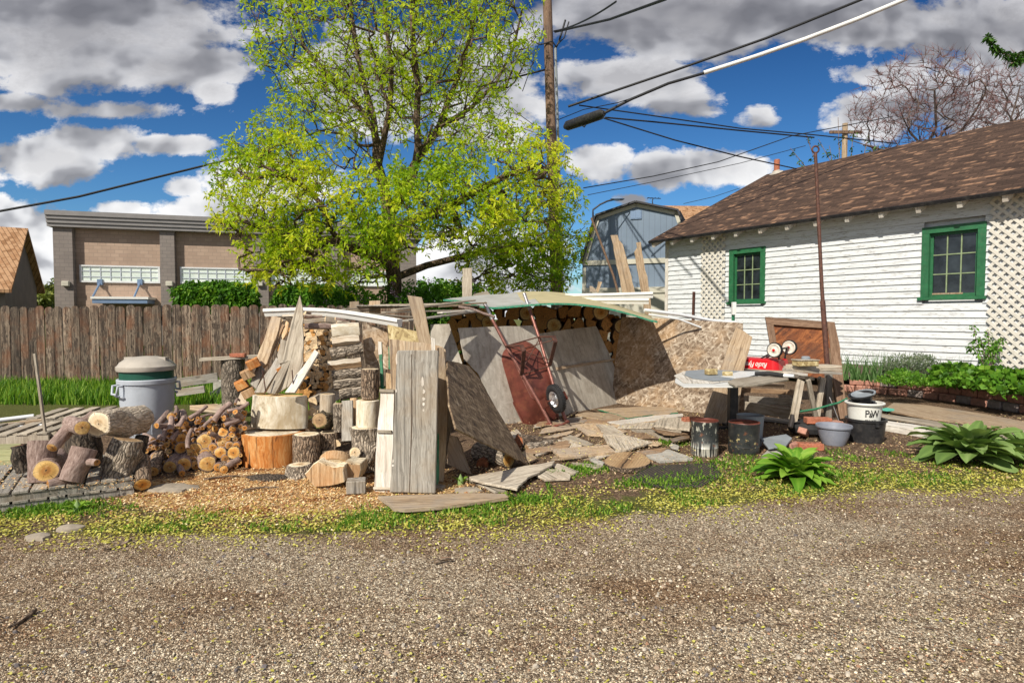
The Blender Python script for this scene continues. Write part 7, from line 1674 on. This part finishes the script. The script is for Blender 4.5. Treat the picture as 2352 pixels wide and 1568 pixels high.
MB().tube([(.37, -.18, .265), (.37, .18, .285)], .012, 6).tube([(.15, -.08, .15), (.36, -.13, .265)], .011, 5).tube([(.38, -.10, .05 + .1), (.375, -.11, .265)], .011, 5).tube([(.36, .10, .15), (.37, .12, .28)], .011, 5).tube([(.15, .05, .15), (.36, .02, .27)], .012, 5).build('undercarriage', MATS['black_plastic'], wg)
wwheel((-.30, .16, .262))
# box with cap
bx = P(*cB(1215, 660), 8.0); tb2 = thing('wooden_box', bx, 'shallow yellowish box with a grey cap on the sawhorse boards', 'box', rz=.08)
MB().box(-.15, .15, -.07, .09, .0, .075).build('box', MATS['osb_tan'], tb2, bevel=.01); MB().box(-.158, .158, -.078, .098, .076, .092).build('lid', MATS['grey_board_pale'], tb2, bevel=.004)
MB().lathe([(.055, .092), (.055, .125), (.04, .135), (0, .136)], 20).build('cap', MATS['slate_sheet'], tb2, smooth=35)
# leaning tray panel
q = [(1758, 733), (1840, 739), (1914, 745), (1918, 870), (1790, 862), (1772, 790)]
A3, B3, C3 = P(1758, 733, 10.9), P(1914, 745, 10.5), P(1850, 960, 10.1); plt = plane3(A3, B3, C3); ct = sum([hit(x, y, plt) for x, y in q], Vector()) / 6
tr_ = thing('leaning_tray', ct, 'orange plywood tray with a wooden rim leaning behind the wagon', 'panel')
sheet('panel', q, plt, .015, MATS['orange_ply'], None, None, parent=tr_, grain=(q[3], q[0]), jit=.001)
sheet('rim', [(1757, 730), (1916, 742), (1917, 758), (1761, 747)], plt, .06, MATS['dark_board'], None, None, parent=tr_, off=.061, jit=.001)
sheet('rim', [(1757, 731), (1774, 733), (1795, 866), (1780, 862)], plt, .058, MATS['dark_board'], None, None, parent=tr_, off=.059, jit=.001)
sheet('board', [(1900, 741), (1918, 744), (1930, 800), (1946, 958), (1930, 962), (1915, 880)], plane3(P(1910, 742, 9.05), P(1918, 744, 9.02), P(1938, 960, 8.3)), .04, MATS['dark_board'], 'long brown plank leaning at the right edge of the orange tray', 'board', grain=((1938, 960), (1910, 742)))
barbetween('board', to0(P(1930, 900, 8.6)), P(1905, 800, 9.0), .05, .03, 'brown_board', 'dark lath behind the long brown plank', 'board', up=(0, -1, 0))
# iron rod with ring
rb_ = G(1908, 962); rt = P(1873, 352, rb_.y + .3); rd_ = thing('ring_rod', rb_, 'tall thin rusty iron rod with a ring at its top', 'rod')
MB().tube([Vector((0, 0, -.02)), (rt - rb_) * .5 + Vector((-.02, 0, 0)), rt - rb_], [.03, .028, .024], 8).tube([(rt - rb_) * .13, (rt - rb_) * .44 + Vector((-.02, 0, 0))], .038, 8).build('rod', MATS['rust_dark'], rd_, smooth=80)
rc = rt - rb_ + Vector((0, 0, .055)); MB().tube([rc + Vector((.05 * math.cos(t), 0, .05 * math.sin(t))) for t in [i * math.pi / 10 for i in range(21)]], .014, 6, cap=False).build('ring', MATS['rust_dark'], rd_, smooth=80)
cable('thin green and white hose end crossing in front of the sawhorse legs', [P(1824, 947, 7.6), P(1870, 940, 7.7), P(1925, 925, 7.8), P(1945, 915, 7.9)], .015, 'green_paint', name='hose', cat='hose')
cable('thin chain hanging from the iron rod to the bowl', [P(1905, 912, 7.9), P(1915, 935, 7.8), P(1930, 975, 7.6), P(1938, 1005, 7.3)], .006, 'steel_tube', name='chain', cat='chain')
# black pot, bricks, bowl, bucket
g = G(1868, 1004); MB().lathe([(0, .0), (.15, .0), (.22, .05), (.235, .11), (.20, .17), (.13, .185), (.12, .12), (0, .11)], 36).build('rubber_pot', MATS['rubber'], M=Matrix.Translation(g + Vector((0, .15, 0))), smooth=40, label='dark squat rubber pot under the bricks left of the bowl', cat='pot')
brick(P(1878, 972, 7.35), -.12, 'orange red brick with holes on the dark pot, beside the iron rod', L=.30, w_=.13, h_=.075, holes=False)
brick(P(1905, 977, 7.5), .1, 'pale brick behind the orange red one', 'block_red', .3, .13, .06)
brick(G(1848, 1010, .0) + Vector((0, .05, .05)), .9, 'brick tilted on its side left of the squat pot', 'block_red', .24, .1, .075, tilt=(.2, .35))
brick(G(1860, 1032), -.1, 'red brick on the soil behind the small leafy plant', 'brick_red', .27, .12, .075, holes=True)
brick(G(1822, 1030), .5, 'half hidden red brick behind the leafy plant, left one', 'block_red', .22, .1, .07)
sheet('slate', [cH(1085, 690), cH(1440, 640), cH(1520, 690), cH(1440, 790), cH(1200, 830)], (G(1770, 1035, .05), Vector((-.1, -.12, 1)).normalized()), .02, MATS['slate_sheet'], 'dark grey flat slab right of the drums', 'slab')
sheet('slab', [cH(1180, 860), cH(1420, 800), cH(1440, 900), cH(1380, 940), cH(1090, 950)], (G(1760, 1060, .02), ZP), .02, MATS['concrete'], 'pale pinkish flat slab just right of the splashed drum', 'slab')
g = G(1915, 1028); r_ = 38 / F * (g.y + .2); c = Vector((P(1915, 1000, g.y + .2).x, g.y + .2, 0))
MB().lathe([(0, 0), (r_ * .62, 0), (r_ * .82, .10), (r_ * .92, .20), (r_, .205), (r_ * 1.02, .222), (r_, .235), (r_ * .92, .23), (r_ * .88, .2), (r_ * .75, .08), (0, .05)], 44).build('bowl', MATS['bowl_grey'], M=Matrix.Translation(c), smooth=40, label='blue grey plastic bowl on the mulch', cat='bowl')
g = G(1988, 1021); r_ = 41 / F * (g.y + .2); c = Vector((P(1988, 1000, g.y + .2).x, g.y + .2, 0)); hz = P(1988, 966, g.y).z
tub = thing('black_tub', c, 'black plastic nursery tub on the mulch under the white bucket', 'tub')
MB().lathe([(0, 0), (r_ * .86, 0), (r_ * .98, hz - .03), (r_ * 1.04, hz - .03), (r_ * 1.05, hz), (r_ * .96, hz), (r_ * .92, hz - .06), (0, hz - .07)], 44).build('body', MATS['black_plastic'], tub, smooth=35)
MB().box(-.02, .02, -r_ * 1.06, -r_ * 1.0, hz - .075, hz - .032).build('lug', MATS['black_plastic'], tub)
hb = P(1984, 925, c.y - .1).z; z0 = hz - .06; r2 = 35 / F * c.y; bk = thing('white_bucket', c + Vector((-.02, 0, z0)), 'white plastic bucket with black lettering standing in the black tub', 'bucket')
MB().lathe([(0, 0), (r2 * .90, 0), (r2 * 1.02, hb - z0 - .03), (r2 * 1.15, hb - z0 - .025), (r2 * 1.18, hb - z0 - .01), (r2 * 1.15, hb - z0), (r2 * 1.02, hb - z0), (r2 * .98, hb - z0 - .04), (0, .05)], 48).build('body', MATS['bucket_white'], bk, smooth=35)
BMk = WM[bk.name]
def curvetext(body, size, z, rad, a0, mat, parent, M, stretch=1):
    o = textobj(body, size, mat, Matrix.Identity(4), None, ext=.0008, name='lettering')
    for v in o.data.vertices:
        x, y, d_ = v.co; a = a0 + x * stretch / rad; v.co = (math.cos(a) * (rad + .0015 + d_), math.sin(a) * (rad + .0015 + d_), z + y)
    o.parent = parent; o.matrix_basis = Matrix.Identity(4)
curvetext('P', .115, .135, r2 * .99, R(-112), 'letter_black', bk, BMk, .85); curvetext('&', .075, .120, r2 * .985, R(-100), 'letter_black', bk, BMk, .8); curvetext('W', .115, .135, r2 * .99, R(-84), 'letter_black', bk, BMk, .85); curvetext('PRIVATE', .026, .055, r2 * .95, R(-98), 'letter_black', bk, BMk, 1.3)
pz = hb - .03
for k, (rr_, hh, tl, dz, lab) in enumerate([(.115, .05, 0, 0, 'black saucer pot sitting in the white bucket mouth'), (.105, .12, .28, .03, 'dark pot tilted on top of the white bucket, lower of two'), (.10, .05, .30, .11, 'grey green rimmed pot tipped on top of the stack')]):
    M = Matrix.Translation(c + Vector((-.05 + .01 * k, 0, pz + dz - .02))) @ Matrix.Rotation(-tl, 4, 'Y') @ Matrix.Rotation(.1, 4, 'X')
    MB().lathe([(0, 0), (rr_ * .85, 0), (rr_ * 1.2, hh - .015), (rr_ * 1.32, hh - .015), (rr_ * 1.34, hh), (rr_ * 1.18, hh), (rr_ * .9, .02), (0, .015)], 32).build('nursery_pot', MATS['black_plastic' if k < 2 else 'slate_sheet'], M=M, smooth=40, label=lab, cat='pot', group='nursery pots stacked in the white bucket')
# ---------------------------------------------------------------- raised bed of blocks
bw = [G(1930, 897), G(2010, 903), G(2100, 912), G(2200, 924), G(2290, 938), G(2370, 952), G(2460, 970)]
pathp = []
for a, b in zip(bw, bw[1:]):
    for k in range(10): pathp.append(a.lerp(b, k / 10))
def along(s):
    acc = 0
    for a, b in zip(pathp, pathp[1:]):
        L = (b - a).length
        if acc + L >= s: return a.lerp(b, (s - acc) / L), (b - a).normalized()
        acc += L
    return None
rs = random.Random(4); rowh = .14; ends_ = sum(((b - a).length for a, b in zip(pathp, pathp[1:])))
for row in range(3):
    s = (row % 2) * .17
    while s < ends_ - .4:
        L = rs.uniform(.26, .34); p = along(s + L / 2)
        if p is None: break
        if row == 2 and s < ends_ * .36: s += L; continue
        q, d = p; M = Matrix.Translation(q + Vector((.035 * row, .05 * row, row * rowh + rs.uniform(-.004, .004)))) @ Matrix.Rotation(math.atan2(d.y, d.x) + rs.uniform(-.05, .05), 4, 'Z')
        o = MB().box(-L / 2 + .006, L / 2 - .006, -.09 + rs.uniform(-.012, .012), .09, .0, rowh - .005)
        where = 'left' if s < ends_ * .33 else 'middle' if s < ends_ * .66 else 'right'
        rd = rs.random() < .62
        o.build('bed_block', MATS['block_red' if rd else 'block_grey'], M=M, bevel=.02, label=f'{"reddish" if rd else "greyish brown"} rounded block in the {["bottom", "middle", "top"][row]} course of the bed edging, {where} part', cat='edging block', group='blocks edging the flower bed'); s += L + .006
mb = MB(); inner = []
for k in range(0, len(pathp), 3): inner.append(pathp[k])
hw = [HM @ Vector((x, -.02, 0)) for x in np.linspace(1.0, 9.5, len(inner))]
mb.v = [(*v.xy, .30) for v in inner] + [(*(v.lerp(w_, .5)).xy, .40) for v, w_ in zip(inner, hw)] + [(*w_.xy, .42) for w_ in hw]; N__ = len(inner)
for r_ in range(2):
    for i in range(N__ - 1): mb.f.append([r_ * N__ + i, r_ * N__ + i + 1, (r_ + 1) * N__ + i + 1, (r_ + 1) * N__ + i]); mb.m.append(0)
mb.build('bed_soil', MATS['soil'], kind='structure', smooth=80)
# path timbers on the right
RP = 'timbers lying on the ground in front of the flower bed'
for k, (pts, z, lab, mt, th) in enumerate([
    ([(2028, 940), (2052, 924), (2130, 930), (2250, 948), (2420, 980), (2420, 1000), (2250, 975), (2120, 958)], .05, 'wide old plank with a turquoise paint spot, nearest the bed', 'tan_board', .03),
    ([(2024, 950), (2120, 962), (2260, 984), (2420, 1010), (2420, 1018), (2250, 992), (2100, 968), (2024, 956)], .045, 'narrow plank in the middle of the three', 'grey_board_pale', .03),
    ([(2028, 964), (2140, 980), (2165, 985), (2400, 1020), (2400, 1032), (2160, 996), (2030, 974)], .09, 'thick pale squared timber nearest the big leafy plant', 'white_wood', .09)]):
    sheet('timber', pts, (G(2150, 965, z), ZP), th, MATS[mt], lab, 'timber', RP, jit=.004, bevel=.006)
sheet('paint_spot', [cK(635, 850), cK(680, 842), cK(740, 852), cK(735, 868), cK(680, 870), cK(650, 865)], (G(2150, 965, .052), ZP), .001, plain('turquoise', (.10, .48, .36), .6), None, None, parent=bpy.data.objects['timber.%03d' % max(int(o.name.split('.')[1]) for o in COL.objects if o.name.startswith('timber.') and o.get('label', '').startswith('wide old plank'))], bevel=0)
# ---------------------------------------------------------------- leafy plants
bl1 = foliage('broad_leaf', (.04, .12, .010), (.13, .31, .025), (.28, .46, .06), trans=.3, rough=.5)
bl2 = foliage('mullein_leaf', (.07, .13, .035), (.17, .28, .07), (.34, .46, .17), trans=.25, rough=.7)
def rosette(name, base, label, n, L, wd, mat, seed, cat='plant', el0=12, el1=75, wave=.06, group=None, tone=(.2, .8), sq=1.0):
    r = random.Random(seed); t_ = thing(name, base, label, cat, group); m = MB(); cols = []; seg = 9
    for k in range(n):
        f = k / (n - 1); az = k * 2.39996 + r.uniform(-.25, .25); el = R(el0 + (el1 - el0) * f ** .8 + r.uniform(-8, 8)); l_ = L * (1.02 - .32 * f) * r.uniform(.8, 1.15); w_ = wd * l_ * r.uniform(.85, 1.2)
        d = Vector((math.cos(az), math.sin(az), 0)); s = Vector((-d.y, d.x, 0)); p = d * .015 + Vector((0, 0, .02)); a = el; tn = min(1, max(0, r.uniform(*tone) + .15 * f)); k0 = len(m.v); tw = r.uniform(-.4, .4)
        for i in range(seg + 1):
            g = i / seg; hw_ = w_ * (math.sin(math.pi * min(1, (.06 + g * .94)) ** .85) ** .7) * .5 * (1 if i < seg else .05); hw_ = max(hw_, .004)
            up_ = Vector((-d.x * math.sin(a), -d.y * math.sin(a), math.cos(a))); ss = (s * math.cos(tw * g) + up_ * math.sin(tw * g)); cup = up_ * hw_ * .38
            wv = up_ * wave * l_ * .25 * math.sin(g * 14 + k)
            for q, sh in ((ss * hw_ + cup + wv, .12), (ss * hw_ * .5 + cup * .3, 0), (Vector((0, 0, 0)), .30), (ss * -hw_ * .5 + cup * .3, 0), (ss * -hw_ + cup - wv, .12)):
                m.v.append(tuple(p + q)); c_ = min(1, max(0, tn + sh + r.uniform(-.05, .05))); cols.append((c_, c_, c_, 1))
            p = p + (d * math.cos(a) + Vector((0, 0, 1)) * math.sin(a)) * (l_ / seg); a -= R(r.uniform(3, 7.5)) * (1 + g)
            if p.z < .01: p.z = .012
        for i in range(seg):
            for j in range(4): q = k0 + i * 5 + j; m.f.append([q, q + 1, q + 6, q + 5]); m.m.append(0)
    m.build('leaves', mat, t_, colors=cols, smooth=80)
    MB().lathe([(.03, 0), (.025, .05), (.0, .10)], 10).build('crown_stem', MATS['bowl_stem'] if 'bowl_stem' in MATS else plain('bowl_stem', (.2, .3, .1), .7), t_, smooth=80)
    return t_
rosette('leafy_plant', G(1828, 1103), 'bright green leafy rosette plant at the verge, middle right', 66, .43, .32, bl1, 3, el0=14, el1=86, tone=(.2, .9))
rosette('leafy_plant', G(2228, 1058), 'large dull green broad leaved rosette plant at the right edge', 84, .62, .34, bl2, 5, el0=16, el1=84, tone=(.15, .75))
rosette('leafy_plant', G(2352, 1052), 'second broad leaved rosette cut by the right edge of the picture', 28, .5, .27, bl2, 6, el0=16, el1=80, tone=(.15, .7))
rosette('weed', G(1058, 1112), 'tiny bright weed at the foot of the doors', 9, .09, .3, bl1, 8, cat='weed', el0=30, el1=80, tone=(.5, 1))
rosette('weed', G(178, 1175), 'small broad leaved weed in front of the double pallet', 10, .13, .35, bl1, 9, cat='weed', el0=10, el1=70, tone=(.5, 1))
# bed plants
def bedpos(px, py, z=.36): return G(px, py, z)
irl = foliage('iris_leaf', (.05, .12, .03), (.13, .26, .08), (.26, .42, .18), trans=.35)
def iris(px, py, n, h, label, seed, spread=.25, mat=None, group='sword leaved clumps in the flower bed', wd=.030, z=.33):
    r = random.Random(seed); b0 = bedpos(px, py, z); t_ = thing('iris_clump', b0, label, 'plant', group); m = MB(); cols = []
    for k in range(n):
        p = Vector((r.gauss(0, spread), r.gauss(0, spread * .5), 0)); d = Vector((r.gauss(0, .22), r.gauss(0, .15), 1)).normalized(); hh = h * r.uniform(.6, 1.1); s = Vector((math.cos(r.uniform(-.6, .6)), .2, 0)) * wd / 2; tn = r.random(); k0 = len(m.v)
        for i in range(5):
            g = i / 4; c = p + d * hh * g + Vector((d.x, d.y, -.25)) * hh * .35 * g * g; w_ = (1 - g * .95); m.v += [tuple(c - s * w_), tuple(c + s * w_)]; cols += [(tn, tn, tn, 1)] * 2
        for i in range(4): m.f.append([k0 + 2 * i, k0 + 2 * i + 1, k0 + 2 * i + 3, k0 + 2 * i + 2]); m.m.append(0)
    m.build('leaves', mat or irl, t_, colors=cols)
iris(1975, 872, 90, .62, 'grey green iris clump at the left end of the bed', 3, .24); iris(2025, 876, 60, .58, 'second iris clump beside the lavender mound', 4, .18); iris(2195, 868, 45, .5, 'thin sword leaves standing right of the lavender mound', 6, .22, wd=.018)
iris(1745, 850, 60, .45, 'grass clump seen between chipboard and orange tray', 9, .25, wd=.02, z=.1); iris(1935, 838, 40, .55, 'dark leaved stems right of the long brown plank', 12, .12, wd=.02, z=.3)
def mound(name, px, py, rx, ry, h, n, leaf, mat, label, seed, z=.34, wdl=.4, tone=(0, 1), cat='shrub', grp=None, k_=3):
    r = random.Random(seed); b0 = bedpos(px, py, z); t_ = thing(name, b0, label, cat, grp); m = MB(); cols = []; cnt = 0
    while cnt < n:
        a, b_, c = r.uniform(-1, 1), r.uniform(-1, 1), r.random(); q = a * a + b_ * b_ + c * c
        if q > 1.0 + .5 * mn.noise(Vector((a * 2.5 + seed, b_ * 2, c * 2))) or q < .2: continue
        tn = .5 + .6 * mn.noise(Vector((a * 3, b_ * 3, c * 3 + seed))); leafclump(m, cols, Vector((a * rx, b_ * ry, c * h)), r, leaf, wdl, k_, Vector((0, 0, .5)), (max(0, tn - .25), min(1, tn + .2)), -.2); cnt += 1
    m.build('leaves', mat, t_, colors=cols)
    st_ = MB()
    for k in range(9): aa = r.uniform(0, 6.28); st_.tube([(0, 0, 0), (math.cos(aa) * rx * .3, math.sin(aa) * ry * .3, h * .4), (math.cos(aa) * rx * .7, math.sin(aa) * ry * .7, h * .7)], [.012, .009, .004], 4)
    st_.build('stems', MATS['bark_brown'], t_)
lav = foliage('lavender_leaf', (.06, .08, .05), (.16, .22, .12), (.34, .36, .26), trans=.25)
mound('lavender_mound', 2100, 876, .68, .5, .50, 2400, .055, lav, 'wide grey green lavender mound in the middle of the bed', 3, wdl=.25)
mound('low_green_shrub', 2075, 884, .42, .28, .26, 900, .05, bl1, 'bright green low growth at the foot of the lavender mound', 4, cat='plant')
for k, (px, py, lab) in enumerate([(2190, 885, 'broad leaved strawberry patch right of the lavender mound'), (2265, 893, 'broad leaved strawberry patch under the rose shoots'), (2335, 905, 'broad leaved strawberry patch at the right edge of the bed')]):
    mound('strawberry_patch', px, py, .42, .34, .34, 520, .10, bl1, lab, 20 + k, wdl=.85, cat='plant', grp='broad leaved patches in the bed', k_=2)
rb0 = bedpos(2270, 868, .35)
shoots('rose_shrub', 'young rose shrub with reddish shoots in front of the large lattice', rb0, [[rb0 + Vector((dx * .3, 0, .3)), rb0 + Vector((dx * .7, .0, .6)), rb0 + Vector((dx, 0, hh))] for dx, hh in ((-.32, 1.02), (-.18, .8), (-.02, .9), (.12, .7), (.25, .78), (-.4, .6))], .075, bl1, 'shrub', 16, seed=5, wd=.5, rr0=.012, tone=(.1, .7))
